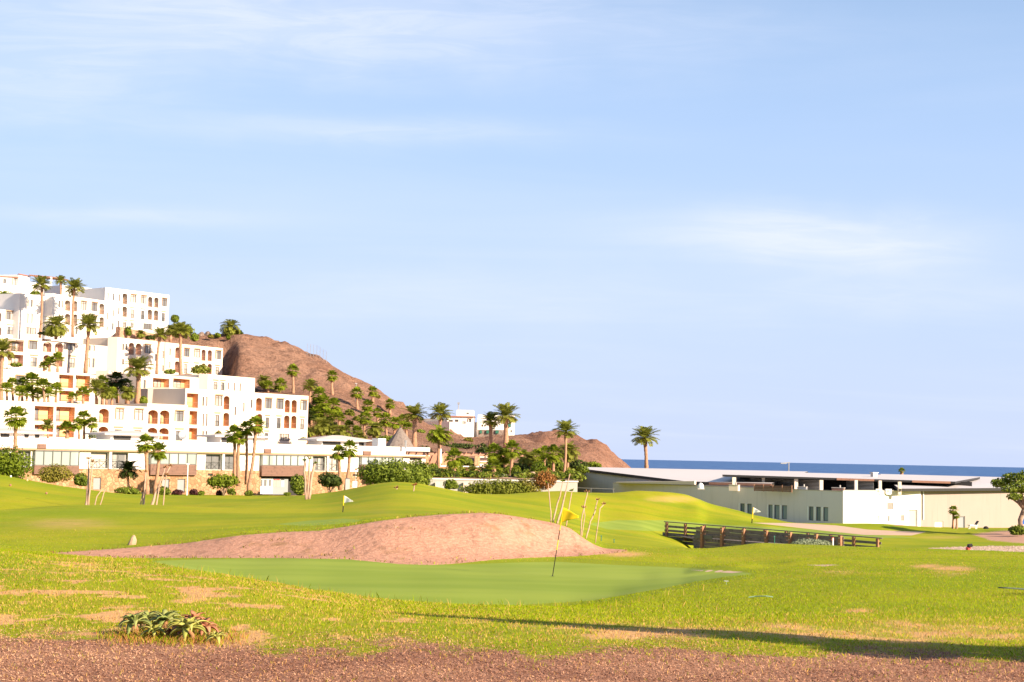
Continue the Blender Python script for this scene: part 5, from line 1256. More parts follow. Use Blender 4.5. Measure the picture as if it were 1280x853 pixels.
# hillside fan palms
for cx, cy, r, bx, by, D, kind, lab in [
 (366, 463.5, 10, 366.5, 492, 312, 'fan', 'lone tall fan palm highest on the hillside right of the hotel'), (415, 470, 9, 415.5, 494, 318, 'fan', 'fan palm standing alone in the middle of the upper hillside'),
 (446, 491.5, 10, 446.5, 512, 309, 'fan', 'fan palm beside the thin hillside mast'), (466, 489.5, 8, 466, 504, 322, 'fan', 'small fan palm against the skyline on the right of the hill'),
 (487.5, 505, 8, 487.5, 518, 318, 'fan', 'small fan palm near the skyline lower on the hill'), (460, 507.5, 10, 461, 518, 300, 'fan', 'fan palm below the mast palm'),
 (456, 523, 11, 455, 545, 282, 'fan', 'fan palm on the bare slope above the clubhouse lantern'), (482, 525, 11, 483.5, 551, 268, 'fan', 'fan palm left of the thatched cone'),
 (494, 529, 9, 492, 548, 275, 'fan', 'dark fan palm right behind the thatched cone'), (503, 525, 9, 500, 545, 280, 'fan', 'fan palm leaning over the thatched cone'),
 (330, 477, 11, 331, 496, 300, 'full', 'feather palm at the left of the palms behind the tower roof'), (335, 484, 9, 336, 497, 298, 'low', 'low fan palm behind the tower roof'),
 (350, 481, 11, 350, 497, 299, 'fan', 'broad fan palm behind the tower roof'), (388, 484, 12, 387, 500, 296, 'date', 'dark date palm above the right corner of the tower'),
 (399, 494, 12, 402, 525, 289, 'fan', 'bright fan palm right of the tower, upper crown'), (405, 503, 12, 403, 528, 286, 'fan', 'fan palm close right of the tower, middle crown'),
 (417, 508, 12, 414, 530, 285, 'fan', 'fan palm standing right of the bright ones by the tower'), (395, 508, 10, 397, 528, 290, 'shade', 'shaded fan palm between the tower wall and the bright palms'),
 (402, 534, 17, 402, 549, 270, 'full', 'low spreading feather palm right of the tower foot'), (428, 542, 14, 428, 553, 262, 'full', 'low feather palm above the clubhouse lantern, left one'),
 (468, 537, 14, 468, 553, 262, 'full', 'bright low feather palm left of the thatched cone'), (450, 547, 10, 450, 553, 258, 'full', 'small feather palm low behind the clubhouse lantern'),
 (508, 535, 8, 508, 548, 270, 'low', 'low fan palm at the right side of the thatched cone'), (389, 520, 9, 389, 535, 284, 'shade', 'dark fan palm in the shade beside the tower wall')]:
    if bx > 355 and by < 546:
        D, q_ = hill_place(bx, by); by = proj(q_)[1]
    palm(kind, cx, cy, r, bx, by, D, lab, 3.4, group='palms on the brown hillside')
for cx, cy, r, by, kind, lab in [(396, 516, 11, 532, 'fan', 'bright fan palm in the thicket beside the tower, lowest crown on its left'), (410, 519, 11, 534, 'fan', 'bright fan palm in the thicket beside the tower, lowest crown in its middle'), (424, 523, 10, 537, 'low', 'low bright fan palm at the right end of the thicket beside the tower'),
  (436, 533, 9, 544, 'low', 'small fan palm on the slope between the thicket and the bare patch'), (416, 540, 12, 549, 'full', 'broad feather palm low on the slope behind the clubhouse lantern'), (388, 541, 10, 549, 'full', 'feather palm squeezed against the foot of the tower wall'),
  (472, 516, 8, 530, 'fan', 'small fan palm midway up the slope right of the mast'), (446, 540, 9, 549, 'low', 'low fan palm just above the clubhouse lantern roof')]:
    D, q_ = hill_place(cx, by); palm(kind, cx, cy, r, cx, proj(q_)[1], D, lab, 3.2, group='palms on the brown hillside')
for cx, cy, r, by, D, kind, lab in [(128, 478, 11, 503, 264, 'fan', 'fan palm left of the dark shaded pair on the terrace'), (140, 494, 11, 504, 257, 'low', 'low bright fan palm at the foot of the dark shaded palms'), (104, 492, 10, 503, 250, 'low', 'low fan palm in front of the second orange balcony'), (28, 481, 11, 503, 244, 'fan', 'fan palm rising behind the left part of the terrace bank'),
  (70, 488, 11, 503, 246, 'low', 'fan palm at the right end of the terrace bank'), (90, 497, 8, 503, 246, 'low', 'small fan palm low beneath the orange balconies')]:
    palm(kind, cx, cy, r, cx, by, D, lab, 3, group=UP)
# garden palms round the pergola terrace
for a in [
 ('date', 518, 520, 18, 518, 557, 240, 'tall date palm right of the thatched cone, clear of the others', 6),
 ('date', 550.5, 519, 17.5, 549.5, 566, 238, 'tall date palm before the white garden wall on the hill', 4),
 ('wind', 549, 546, 20, 549, 592, 212, 'windblown palm with leaves swept to the right, before the pergola', 3.8),
 ('date', 632, 522, 20, 632.5, 556, 244, 'large date palm before the white house with green shutters', 6),
 ('date', 613, 528, 15, 613, 555, 246, 'date palm left of the large one before the shuttered house', 5),
 ('date', 707, 541, 18, 704, 603, 205, 'tall thin date palm left of the low grey building', 3.4),
 ('full', 711, 566, 16, 709, 590, 214, 'drooping date palm at the left end of the grey building roof'),
 ('date', 806, 549, 20, 808, 590, 262, 'lone date palm rising behind the pale shed roof', 4.6),
 ('fan', 568, 573, 15, 568, 598, 198, 'fan palm with a stout trunk before the pergola', 5),
 ('fan', 618, 566, 15, 618, 596, 205, 'fan palm right of the terrace bar', 4.5),
 ('fan', 640, 562, 14, 638, 598, 204, 'fan palm with a tall bare trunk in the middle of the garden', 4.5),
 ('fan', 630, 571, 12, 632, 598, 206, 'fan palm squeezed between two taller ones in the garden', 4.5),
 ('fan', 692, 567, 13, 692, 596, 208, 'fan palm beside the tall thin date palm', 4),
 ('fan', 672, 570, 11, 672, 594, 216, 'fan palm in the middle of the dark garden grove', 4),
 ('fan', 681, 566, 10, 681, 594, 219, 'fan palm at the back of the dark garden grove', 3.5),
 ('fan', 655, 571, 10, 655, 594, 218, 'fan palm at the left of the dark garden grove', 3.5),
 ('full', 662, 574, 13, 661, 592, 212, 'pale feather palm arching over the garden grove'),
 ('low', 616, 584, 13, 616, 599, 196, 'low young fan palm in front of the garden'),
 ('full', 590, 591, 12, 589, 600, 196, 'low young feather palm below the terrace wall'),
 ('low', 1127, 589, 5, 1127, 598, 265, 'tuft of a fan palm showing above the right shed roof'),
 ]:
    palm(*a, group='palms in the terrace garden')

def leaves(centres, radii, n, size, rg, flat=.0, aspect=1.9):
    """leaf faces spread over lumpy clumps"""
    k = len(centres); w_ = np.array([r[0]*r[1]+r[1]*r[2]+r[0]*r[2] for r in radii]); w_ /= w_.sum()
    ci = rg.choice(k, n, p=w_); d = rg.normal(size=(n, 3)); d /= np.linalg.norm(d, axis=1)[:, None]
    rad = rg.uniform(.62, 1.06, n)**.7
    c = np.array(centres)[ci]+d*np.array(radii)[ci]*rad[:, None]
    nn = d+rg.normal(size=(n, 3))*.55+np.array([0, 0, .25]); nn /= np.linalg.norm(nn, axis=1)[:, None]
    t = np.cross(nn, rg.normal(size=(n, 3))); t /= np.linalg.norm(t, axis=1)[:, None]; u = np.cross(nn, t)
    s = size*rg.uniform(.6, 1.3, n)[:, None]
    V = np.stack([c-t*s*aspect*.5, c+u*s*.5, c+t*s*aspect*.5, c-u*s*.5], 1).reshape(-1, 3)
    return V, np.arange(4*n).reshape(-1, 4)
def bush(name, label, cat, px, pb, wpx, hpx, D, mat, n=500, leaf=1.5, lobes=7, group=None, stem=False, depth=.8, on=None, up=0.0, stemmat='bark'):
    """foliage seen wpx by hpx, its foot at (px, pb)"""
    rg = np.random.default_rng(int(px*7+pb*13)); base = P(px, pb, D) if pb else G(px, D)
    W_, H_ = wpx*D/F, hpx*D/F; cs = []; rs = []
    for i in range(lobes):
        s = rg.uniform(.34, .55); a = rg.uniform(-1, 1); h = rg.uniform(.0, 1)
        ez = (1-s)*(1-.6*abs(a)**2)
        cs.append([a*W_*.5*(1-s*.9), rg.uniform(-1, 1)*W_*.5*depth*(1-s), up*H_+H_*(1-up)*(s*.5+h*ez*.75)]); rs.append([W_*.5*s, W_*.5*s*depth, H_*(1-up)*.5*min(1, s*1.35)])
    cs.append([0, 0, up*H_+H_*(1-up)*.5]); rs.append([W_*.42, W_*.42*depth, H_*(1-up)*.48])
    V, FA = leaves(cs, rs, int(n*1.5), leaf*1.35*D/F, rg)
    V[:, 2] = np.maximum(V[:, 2], 0.0 if up == 0 else -9)
    if stem or up > 0:
        root = empty(name, base, label, cat, group)
        np_mesh('crown' if 'tree' in name else 'foliage', V, FA, M[mat], root)
        mb = MB(); k = 3 if stem else 1
        for i in range(k+2):
            e = cs[i % len(cs)]; b0 = base+Vector((rg.uniform(-.1, .1)*W_*.3, 0, -.2)); e = base+Vector((e[0]*.8, e[1]*.8, e[2]))
            mb.tube([b0, b0.lerp(e, .5)+Vector((rg.uniform(-.1, .1)*W_, 0, 0)), e], [H_*.03+.04, H_*.022+.02, .02], 6)
        mb.build('trunk' if 'tree' in name else 'stem', M[stemmat], root, smooth=True); return root
    o = np_mesh(name, V, FA, M[mat], loc=base); return tag(o, label, cat, group)
SH = 'shrubs along the clubhouse'
for a in [
 # name label cat px foot w h D mat n leaf lobes
 ('hedge', 'tall dark green feathery hedge at the far left before the clubhouse', 'hedge', 8, 603, 74, 47, 158, 'willow', 3400, 1.5, 16),
 ('bush', 'yellow green feathery bush right of the tall hedge', 'bush', 69, 604, 46, 25, 165, 'ygrass', 1500, 1.2, 10),
 ('bush', 'dark round leafed bush beside the grey door in the stone base', 'bush', 101, 608, 20, 17, 170, 'bush', 500, 1.6, 6),
 ('bush', 'low clipped bush left of the two fan palms', 'bush', 158, 618, 34, 10, 172, 'bush', 700, 1.2, 8),
 ('bush', 'rounded clipped bush right of the two fan palms', 'bush', 204, 619, 20, 11, 177, 'bush', 450, 1.2, 5),
 ('bush', 'plum coloured low bush left of the white lamp post', 'bush', 222, 620, 16, 8, 178, 'plum', 300, 1.2, 5),
 ('bush', 'dark plum bush right of the white lamp post', 'bush', 242, 620, 12, 9, 180, 'plum', 250, 1.2, 4),
 ('bush', 'small green bush between the plum bushes and the light tree', 'bush', 252, 620, 10, 7, 181, 'lime', 180, 1.2, 4),
 ('bush', 'round dark bush under the light green tree', 'bush', 289, 619, 13, 9, 183, 'bush', 260, 1.2, 4),
 ('bush', 'plum round bush left under the light green tree', 'bush', 274, 620, 10, 7, 184, 'plum', 200, 1.2, 4),
 ('bush', 'clipped dark bush in front of the leaning fan palm', 'bush', 311, 620, 11, 7, 184, 'bush', 220, 1.2, 4),
 ('bush', 'low yellow green tuft before the grey entrance doors', 'bush', 359, 620, 12, 4.5, 186, 'lime', 160, 1.0, 4),
 ('bush', 'tall rounded brownish green bush beside the entrance', 'bush', 372, 618, 24, 26, 188, 'bush', 900, 1.4, 7),
 ]: bush(*a, group=SH)
bush('tree', 'small light green spreading tree before the stone base', 'tree', 279, 618, 46, 27, 183, 'lime', 900, 1.6, 11, stem=True, up=.3)
bush('tree', 'dark dome shaped tree with pale twisted stems by the right stone base', 'tree', 411, 615, 34, 25, 192, 'dbush', 1400, 1.4, 10, stem=True, up=.2, stemmat='palestem')
bush('tree', 'wide dark spreading tree hiding the right end of the clubhouse', 'tree', 489, 608, 92, 36, 182, 'bush', 4200, 1.5, 18, stem=True)
bush('tree', 'dark leafy tree touching the clubhouse end by the pergola', 'tree', 524, 608, 36, 34, 186, 'bush', 1600, 1.5, 9, stem=True)
bush('bush', 'small dark bush below the end of the stone terrace', 'bush', 563, 612, 22, 13, 184, 'bush', 500, 1.3, 6)
o = bush('hedge', 'long bright green hedge before the white capped retaining wall', 'hedge', 622, 619, 94, 21, 183, 'hedge', 4200, 1.25, 20, depth=.25)
bush('bush', 'yellowish bush at the right end of the long hedge', 'bush', 658, 617, 40, 19, 184, 'ygrass', 1300, 1.2, 9, depth=.5)
bush('bush', 'rust coloured feathery bush behind the bare branches', 'bush', 681, 613, 34, 26, 184, 'rust', 1200, 1.1, 9, depth=.6)
GS = 'shrubs in the terrace garden'
for a in [
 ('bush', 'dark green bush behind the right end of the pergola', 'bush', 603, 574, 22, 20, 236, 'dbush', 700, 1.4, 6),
 ('bush', 'bright lime bush in the middle of the garden', 'bush', 645, 597, 15, 15, 200, 'lime', 450, 1.3, 5),
 ('bush', 'blue green feathery bush in the garden', 'bush', 673, 597, 24, 22, 202, 'willow', 800, 1.2, 7),
 ('bush', 'low bright bush right of the feathery one', 'bush', 660, 598, 18, 8, 199, 'hedge', 300, 1.2, 5),
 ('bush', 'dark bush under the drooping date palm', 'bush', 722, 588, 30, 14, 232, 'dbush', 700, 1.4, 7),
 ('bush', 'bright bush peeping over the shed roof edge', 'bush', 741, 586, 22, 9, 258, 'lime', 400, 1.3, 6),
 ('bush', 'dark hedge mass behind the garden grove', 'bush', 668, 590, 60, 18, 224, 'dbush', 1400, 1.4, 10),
 ('bush', 'green bush between the pergola posts', 'bush', 580, 584, 26, 14, 232, 'bush', 600, 1.4, 6),
 ('bush', 'dark bush beside the brown timber screen', 'bush', 549, 584, 12, 14, 226, 'dbush', 300, 1.4, 4),
 ('bush', 'low bush left of the tall thin date palm foot', 'bush', 700, 601, 20, 10, 199, 'lime', 400, 1.2, 5),
 ('bush', 'yellow green bush under the tall thin date palm', 'bush', 686, 600, 16, 12, 203, 'bush', 400, 1.2, 5),
 ('bush', 'low silver bush in the middle of the garden bed', 'bush', 629, 599, 18, 6, 197, 'silver', 260, 1.1, 5),
 ('bush', 'dark bush at the left end below the terrace wall', 'bush', 541, 588, 14, 9, 208, 'bush', 260, 1.2, 4),
 ]: bush(*a, group=GS)
for i, (x, y, wx, hx, D, m, lab) in enumerate((
  (548, 600, 14, 7, 194, 'ygrass', 'dry yellow shrub on the garden bed left of the stout fan palm'), (580, 599, 16, 8, 195, 'bush', 'dark shrub on the garden bed right of the stout fan palm'), (604, 599, 12, 7, 194, 'ygrass', 'dry shrub left of the low young fan palm'),
  (636, 592, 16, 10, 206, 'bush', 'green shrub behind the bright lime bush'), (655, 592, 18, 12, 210, 'dbush', 'dark shrub beneath the pale arching feather palm'), (690, 588, 18, 14, 222, 'bush', 'green shrub beneath the crown of the tall thin date palm'),
  (622, 588, 18, 12, 213, 'dbush', 'dark shrub below the terrace bar'), (712, 599, 16, 12, 196, 'bush', 'green shrub against the end of the grey building'), (574, 592, 20, 9, 204, 'hedge', 'bright shrub at the foot of the stone terrace wall'),
  (700, 590, 12, 16, 212, 'bush', 'tall leafy shrub left of the thin palm trunk'), (684, 594, 14, 9, 210, 'rust', 'rusty shrub in the garden grove'), (728, 592, 20, 10, 228, 'bush', 'dark shrub in the gap beside the grey building'))):
    bush('bush', lab, 'bush', x, y, wx, hx, D, m, 420, 1.3, 6, group=GS)
for x, y, D, r, lab in ((666, 597, 200, .8, 'large pale boulder in the garden bed by the feathery bush'), (640, 598.5, 197, .5, 'small pale boulder in front of the lime bush'), (596, 597, 199, .7, 'pale boulder under the young feather palm'), (697, 597, 201, .7, 'pale boulder beside the palm foot at the garden end')):
    q_ = P(x, y, D); mb = MB(); mb.tube([q_+Vector((0,0,z*r)) for z in (-.3, .25, .7, .95)], [r*k for k in (.9, 1, .7, .2)], 7, jit=.25); tag(mb.build('boulder', M['rock'], origin=q_), lab, 'boulder', 'boulders in the terrace garden')
# low planting that covers the garden terrace
rg = np.random.default_rng(77); cs = []; rs = []
for i in range(150):
    x = rg.uniform(532, 724); t = rg.uniform(0, 1)**1.4; D = 193+t*26; row = 598.5-t*11 + (x-630)*.012
    if 540 < x < 606 and D > 207: continue
    q_ = P(x, row, D); r = rg.uniform(.25, .75); cs.append([q_.x, q_.y, q_.z+r*.45]); rs.append([r*1.4, r*1.2, r*.8])
V, FA = leaves(cs, rs, 9000, .24, rg); o = np_mesh('ground_cover', V, FA, [M['bush'], M['lime'], M['dbush'], M['ygrass']]); o['kind'] = 'stuff'
kk = np.array([0, 0, 1, 2, 0, 3]); mi_ = kk[(np.floor(V.reshape(-1, 4, 3)[:, 0, 0]*.55+3*np.sin(V.reshape(-1, 4, 3)[:, 0, 1]*.6))).astype(int) % 6]; o.data.polygons.foreach_set('material_index', mi_.astype(np.int32)); o.data.update()
US = 'shrubs on the upper terraces'
for a in [
 ('bush', 'round dark bush at the left edge below the villa', 'bush', 5, 385, 34, 22, 318, 'bush', 900, 1.4, 8),
 ('bush', 'dark bush right of the round one below the villa', 'bush', 22, 384, 18, 13, 322, 'dbush', 400, 1.4, 5),
 ('bush', 'rounded bush on the rooftop left of the tall palm', 'bush', 44, 372, 16, 8, 324, 'bush', 300, 1.3, 4),
 ('bush', 'round topiary bush on the slope beside the topmost block', 'bush', 218.5, 404, 12, 11, 346, 'bush', 420, 1.1, 1),
 ('bush', 'wide green bush at the corner of the topmost block', 'bush', 226, 418, 34, 15, 342, 'lime', 800, 1.3, 8),
 ('bush', 'round green bush on the slope right of the straight date palm', 'bush', 243, 427, 14, 11, 334, 'bush', 360, 1.2, 4),
 ('bush', 'yellow bush in front of the skyline palm, left one', 'bush', 263, 423, 9, 5, 341, 'ygrass', 160, 1.1, 4),
 ('bush', 'yellow bush in front of the skyline palm, right one', 'bush', 272, 422, 9, 6, 342, 'lime', 180, 1.1, 4),
 ('bush', 'small yellow bush on the slope below the skyline palm', 'bush', 285, 425, 6, 7, 340, 'lime', 120, 1.1, 3),
 ('bush', 'dark bush at the foot of the skyline palm', 'bush', 297, 421, 14, 9, 346, 'dbush', 260, 1.2, 4),
 ('bush', 'narrow climbing bush on the pink rock wall', 'bush', 160, 420, 9, 13, 317, 'bush', 280, 1.2, 4),
 ('bush', 'low bush below the pink rock wall corner', 'bush', 187, 425, 14, 6, 316, 'dbush', 200, 1.2, 4),
 ('bush', 'leafy bush below the arches at the cream block end', 'bush', 252, 468, 26, 12, 296, 'hedge', 600, 1.3, 6),
 ('bush', 'spiky green bush beside the straight date palm foot', 'bush', 213, 468, 15, 7, 296, 'bush', 220, 1.3, 4),
 ('bush', 'dark low planting along the upper terrace edge', 'bush', 62, 420, 34, 5, 303, 'dbush', 300, 1.3, 8),
 ('bush', 'small planting below the left pink balcony', 'bush', 20, 459, 18, 6, 284, 'bush', 240, 1.2, 5),
 ('bush', 'bright bush at the foot of the grey terrace wall', 'bush', 179, 505, 11, 10, 258, 'lime', 260, 1.2, 4),
 ('bush', 'green shrub in a planter before the tower slits', 'bush', 273, 548, 10, 10, 243, 'ygrass', 220, 1.2, 4),
 ('bush', 'low planter bush at the right tower foot', 'bush', 379, 551, 9, 4, 262, 'lime', 120, 1.2, 3),
 ('bush', 'flowering shrub beside the clump of fan palms', 'bush', 117, 548, 14, 11, 224, 'silver', 260, 1.1, 5),
 ]: bush(*a, group=US)
HS = 'shrubs on the brown hillside'
for i, (x, y, wx, hx, D, m, lab) in enumerate(((437, 520, 14, 10, 292, 'hedge', 'yellow green scrub below the fan palm on the mid slope'), (446, 527, 10, 8, 286, 'hedge', 'small scrub on the bare slope near the clubhouse'), (510, 533, 12, 7, 290, 'hedge', 'scrub on the slope behind the thatched cone'),
                                            (525, 541, 14, 5, 284, 'bush', 'low green scrub at the foot of the tall date palm'), (472, 497, 8, 4, 320, 'ygrass', 'tiny scrub near the hill skyline'), (418, 520, 8, 9, 284, 'lime', 'bright upright shrub among the palms by the tower'),
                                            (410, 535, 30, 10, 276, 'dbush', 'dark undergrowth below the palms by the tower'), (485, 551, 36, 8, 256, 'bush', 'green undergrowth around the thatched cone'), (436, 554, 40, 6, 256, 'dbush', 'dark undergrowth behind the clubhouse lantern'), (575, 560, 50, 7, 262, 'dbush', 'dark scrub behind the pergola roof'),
                                            (530, 570, 26, 14, 236, 'dbush', 'dark bush between the clubhouse end and the pergola'), (585, 552, 12, 6, 300, 'ygrass', 'dry scrub below the hill houses'))):
    D, q_ = hill_place(x, y); bush('bush', lab, 'bush', x, y+1, wx, hx, D, m, 380, 1.3, 6, group=HS)
palm('full', 288, 410.5, 15, 287.5, 423, 344, 'short lone date palm on the skyline of the hill', 5, group='palms on the brown hillside')
for x, y, lab in ((263, 416, 'small brown rock on the skyline left of the lone palm'), (253, 414, 'flat brown rock on the hill crest')):
    q_ = H(x, 346); 
    mb = MB(); mb.tube([q_+Vector((0,0,z)) for z in (-.4, .2, .7, .9)], [.9, .85, .5, .1], 7, jit=.25); tag(mb.build('rock', M['hillstone'], origin=q_), lab, 'rock', 'rocks on the hill crest')

# bare branching frangipani-like stems on the fairway
def bare_stems(label, D, stems, base, group='bare stemmed plants on the fairway', tuft=True, name='bare_shrub'):
    """stems: lists of (px, py, width px); ends may carry a small tuft"""
    b0 = G(base, D); root = empty(name, b0, label, 'plant', group)
    for st in stems:
        mb = MB(); pts = []; rads = []
        for i, (x, y, w_) in enumerate(st):
            q_ = P(x, y, D+(i*.25 if len(st) < 9 else 0)); 
            if i == 0: q_ = G(x, D, -.15)
            pts.append(q_); rads.append(w_*D/F*.39)
        # smooth a little
        P2 = []; R2 = []
        for i in range(len(pts)-1):
            for t in (0, .33, .66): P2.append(pts[i].lerp(pts[i+1], t)+Vector((random.uniform(-1, 1), 0, random.uniform(-1, 1)))*rads[i]*.35); R2.append(rads[i]*(1-t)+rads[i+1]*t)
        P2.append(pts[-1]); R2.append(rads[-1]); mb.tube(P2, R2, 7, jit=.12); o = mb.build('stem', M['palestem'], root, smooth=True)
        if tuft:
            e = pts[-1]; rg = np.random.default_rng(int(e.x*100) & 0xffff); n = 26
            d = rg.normal(size=(n, 3)); d[:, 2] = np.abs(d[:, 2])*.8+.1; d /= np.linalg.norm(d, axis=1)[:, None]
            ll = 4.6*D/F*rg.uniform(.5, 1.1, n)[:, None]; c = np.array(e); s = np.cross(d, rg.normal(size=(n, 3))); s /= np.linalg.norm(s, axis=1)[:, None]; s *= ll*.16
            V = np.stack([np.tile(c, (n, 1)), c+d*ll*.6+s, c+d*ll, c+d*ll*.6-s], 1).reshape(-1, 3)-np.array(b0)
            np_mesh('leaf_tuft', V-np.array(e-b0)*0, np.arange(4*n).reshape(-1, 4), M[random.choice(['dead', 'lime', 'rust'])] if tuft is True else M[tuft], root)
bare_stems('thick pale bare stem with stubby branches at the left before the clubhouse', 118, [[(107.5, 631, 5), (109, 618, 4.5), (111, 600, 3.5), (111, 574, 2)], [(110, 610, 3), (114.5, 590, 2.2), (115.5, 578, 1.5)]], 107.5, tuft='dead')
bare_stems('pair of thin white leaning stems beside the thick bare stem', 118, [[(117, 630, 1.8), (121, 621, 1.6), (127, 613, 1.3)], [(123.5, 630, 1.9), (129, 619, 1.6), (131.5, 612, 1.4)]], 120, tuft=False)
bare_stems('slim bare stem left of the forked one before the two fan palms', 116, [[(178.5, 632, 4.5), (180, 622, 4), (181.5, 600, 2.5), (182, 590, 2)], [(174, 631, 2.5), (177, 625, 2), (178.5, 615, 1.5)]], 178, tuft='dead')
bare_stems('forked bare stem leaning right with feathery tips before the two fan palms', 115, [[(187, 633, 6), (194, 618, 4), (199, 607, 3), (206, 596, 2), (213, 583, 1.8)], [(194, 617, 3), (200, 603, 2), (205, 590, 1.6), (206.5, 585, 1.4)], [(203, 602, 2), (207.5, 597, 1.5), (208, 594, 1.2)]], 187, tuft='dead')
bare_stems('clump of shaggy pale stems before the entrance bush', 128, [[(383, 622, 4.5), (382, 605, 4.5), (380.5, 590, 4.5), (381, 576, 3)], [(386, 621, 4), (389, 600, 4.5), (392, 584, 4.5), (394, 580, 3)], [(384, 620, 3), (386, 590, 3.5), (387, 574, 2.5)]], 383, tuft='lime')
bare_stems('short bare stems on the flank of the grassy mound, left clump', 122, [[(493.5, 632, 3), (494.2, 620, 2.6), (496, 610, 2)], [(497, 632, 2.6), (498.5, 622, 2.2), (499, 617, 1.6)]], 495, tuft='dead')
bare_stems('single leaning bare stem with a tip tuft on the grassy mound', 119, [[(513.5, 642, 2.6), (514.5, 630, 2.2), (518, 607, 1.6)], [(506, 636, 2), (508, 629, 1.6), (511, 626, 1.3)], [(513.6, 640, 2), (516, 628, 1.6), (516.5, 625, 1.3)]], 512, tuft='rust')
bare_stems('tall wavy bare stems behind the yellow flag', 64, [[(689, 653, 2), (688.5, 640, 1.8), (686.5, 618, 1.6), (685, 604, 1.2)], [(689.8, 652.8, 3), (695, 636, 2.4), (700, 620, 2.1), (703.5, 602, 1.6)], [(694.5, 654, 3.6), (701, 640, 3), (706, 620, 2.4), (712.5, 592, 1.6)], [(706.5, 642, 2), (712, 631, 1.7), (715, 614, 1.3)]], 692, tuft='lime')
bare_stems('thin bare stems right of the yellow flag, left one of two', 62, [[(726, 666, 2.4), (727, 650, 2), (731, 630, 1.7), (734.5, 615, 1.6)], [(727, 656, 1.6), (731, 645, 1.4), (730, 635, 1.2)]], 726, tuft='dead')
bare_stems('forked bare stem right of the yellow flag', 62, [[(731.8, 667, 2.6), (738, 652, 2.1), (743.5, 640, 2), (747, 625, 1.5)], [(743.6, 639, 1.8), (750, 636, 1.6), (755, 630.5, 1.3)]], 732, tuft='dead')

# tree at the right edge
D = 150; b0 = P(1277, 664, D); root = empty('tree', b0, 'spreading dark green tree cut by the right picture edge beside the beige wall', 'tree')
mb = MB(); T = [b0-Vector((0,0,.5)), P(1275, 650, D), P(1279, 638, D), P(1288, 625, D)]
mb.tube(T, [.26, .22, .18, .15], 8, jit=.06)
for x, y in ((1256, 606), (1270, 600), (1290, 598), (1310, 608), (1262, 622), (1330, 618)): mb.tube([P(1280, 636, D), P((1284+x)/2, (632+y)/2+2, D), P(x, y, D+random.uniform(-2, 2))], [.2, .12, .04], 6)
mb.build('trunk', M['bark'], root, smooth=True)
rg = np.random.default_rng(5); cs = []; rs = []
for x, y, rx, ry in ((1250, 604, 11, 6), (1266, 598, 14, 7), (1285, 597, 16, 9), (1305, 602, 18, 10), (1262, 611, 10, 5), (1276, 608, 14, 8), (1295, 615, 16, 9), (1268, 621, 10, 4), (1330, 610, 18, 12), (1245, 602, 6, 3), (1284, 625, 9, 4), (1340, 622, 14, 9)):
    q_ = P(x, y, D+rg.uniform(-2.5, 2.5))-b0; cs.append(list(q_)); rs.append([rx*D/F, rx*D/F*.9, ry*D/F])
V, FA = leaves(cs, rs, 5200, .17, rg); np_mesh('crown', V, FA, M['bush'], root)
bush('bush', 'low dark bush at the foot of the right edge tree', 'bush', 1272, 669, 26, 12, 146, 'bush', 600, 1.5, 6)
# little palm pair against the beige wall
palm('fan', 1191.5, 638, 7, 1191, None, 178, 'taller of two small palms against the beige wall', 2.6, group='small palms by the beige wall')
palm('fan', 1195.5, 645, 5, 1195.5, None, 177.5, 'shorter of two small palms against the beige wall', 2.4, group='small palms by the beige wall')
bush('bush', 'silvery shrub at the near side of the footbridge', 'bush', 1014, 683.5, 52, 10, 74, 'silver', 2600, 1.0, 16, depth=.3)
# ------------------------------------------------------------------ footbridge
NA, NB = P(870, 657.6, 125), P(1055, 672.2, 112.6)      # near side, tops of the boards
FA_, FB_ = P(831, 652.4, 131), P(1101.5, 673, 113.4)    # far side, top rail
zr = (NA.z+NB.z)/2; dirn = Vector((NB.x-NA.x, NB.y-NA.y, 0)).normalized(); nn = Vector((dirn.y, -dirn.x, 0))
if nn.y > 0: nn = -nn
br = empty('footbridge', Vector((NA.x, NA.y, zr-1.9)), 'weathered timber footbridge with brown posts across the grassy ditch', 'bridge')
LN = (Vector((NB.x, NB.y, 0))-Vector((NA.x, NA.y, 0))).length; LF = (Vector((FB_.x, FB_.y, 0))-Vector((FA_.x, FA_.y, 0))).length
fd = (Vector((FB_.x, FB_.y, 0))-Vector((FA_.x, FA_.y, 0))).normalized()
def nb(s, z, o=0.0): return Vector((NA.x, NA.y, 0))+dirn*s+nn*o+Vector((0, 0, zr+z))
def fb(s, z, o=0.0): return Vector((FA_.x, FA_.y, 0))+fd*s+nn*o+Vector((0, 0, FA_.z+(FB_.z-FA_.z)*s/LF+z))
mb = MB()
for i in range(46):
    t = i/45; a = nb(LN*t, -1.02, 0); b_ = fb(1.5+(LF-2.6)*t, -1.0, .1); mb.bar(a, Vector((b_.x, b_.y, a.z)), .3, .08)
mb.build('deck', M['bridge_wood'], br)
for z in (-.13, -.42, -.71):                   # wide boards of the near side
    for k in range(4):
        mb = MB(); a, b_ = LN*k/4+.012, LN*(k+1)/4-.012; j = random.uniform(-.015, .015); mb.bar(nb(a, z+j, .0), nb(b_, z+j, .0), .05, .235); mb.build('rail_board', M['bridge_wood'], br)
for i in range(4):                             # plank wall beneath, down into the ditch
    mb = MB(); z = -1.06-.31*i; mb.bar(nb(-.3+.05*i, z, .03), nb(LN*.97, z, .03), .08, .29); mb.build('side_plank', M['bridge_wood'], br)
mb = MB(); mb.bar(nb(-.1, -.78, .09), nb(2.0, -.80, .09), .03, .30); mb.build('patch_board', M['grey_frame'], br)
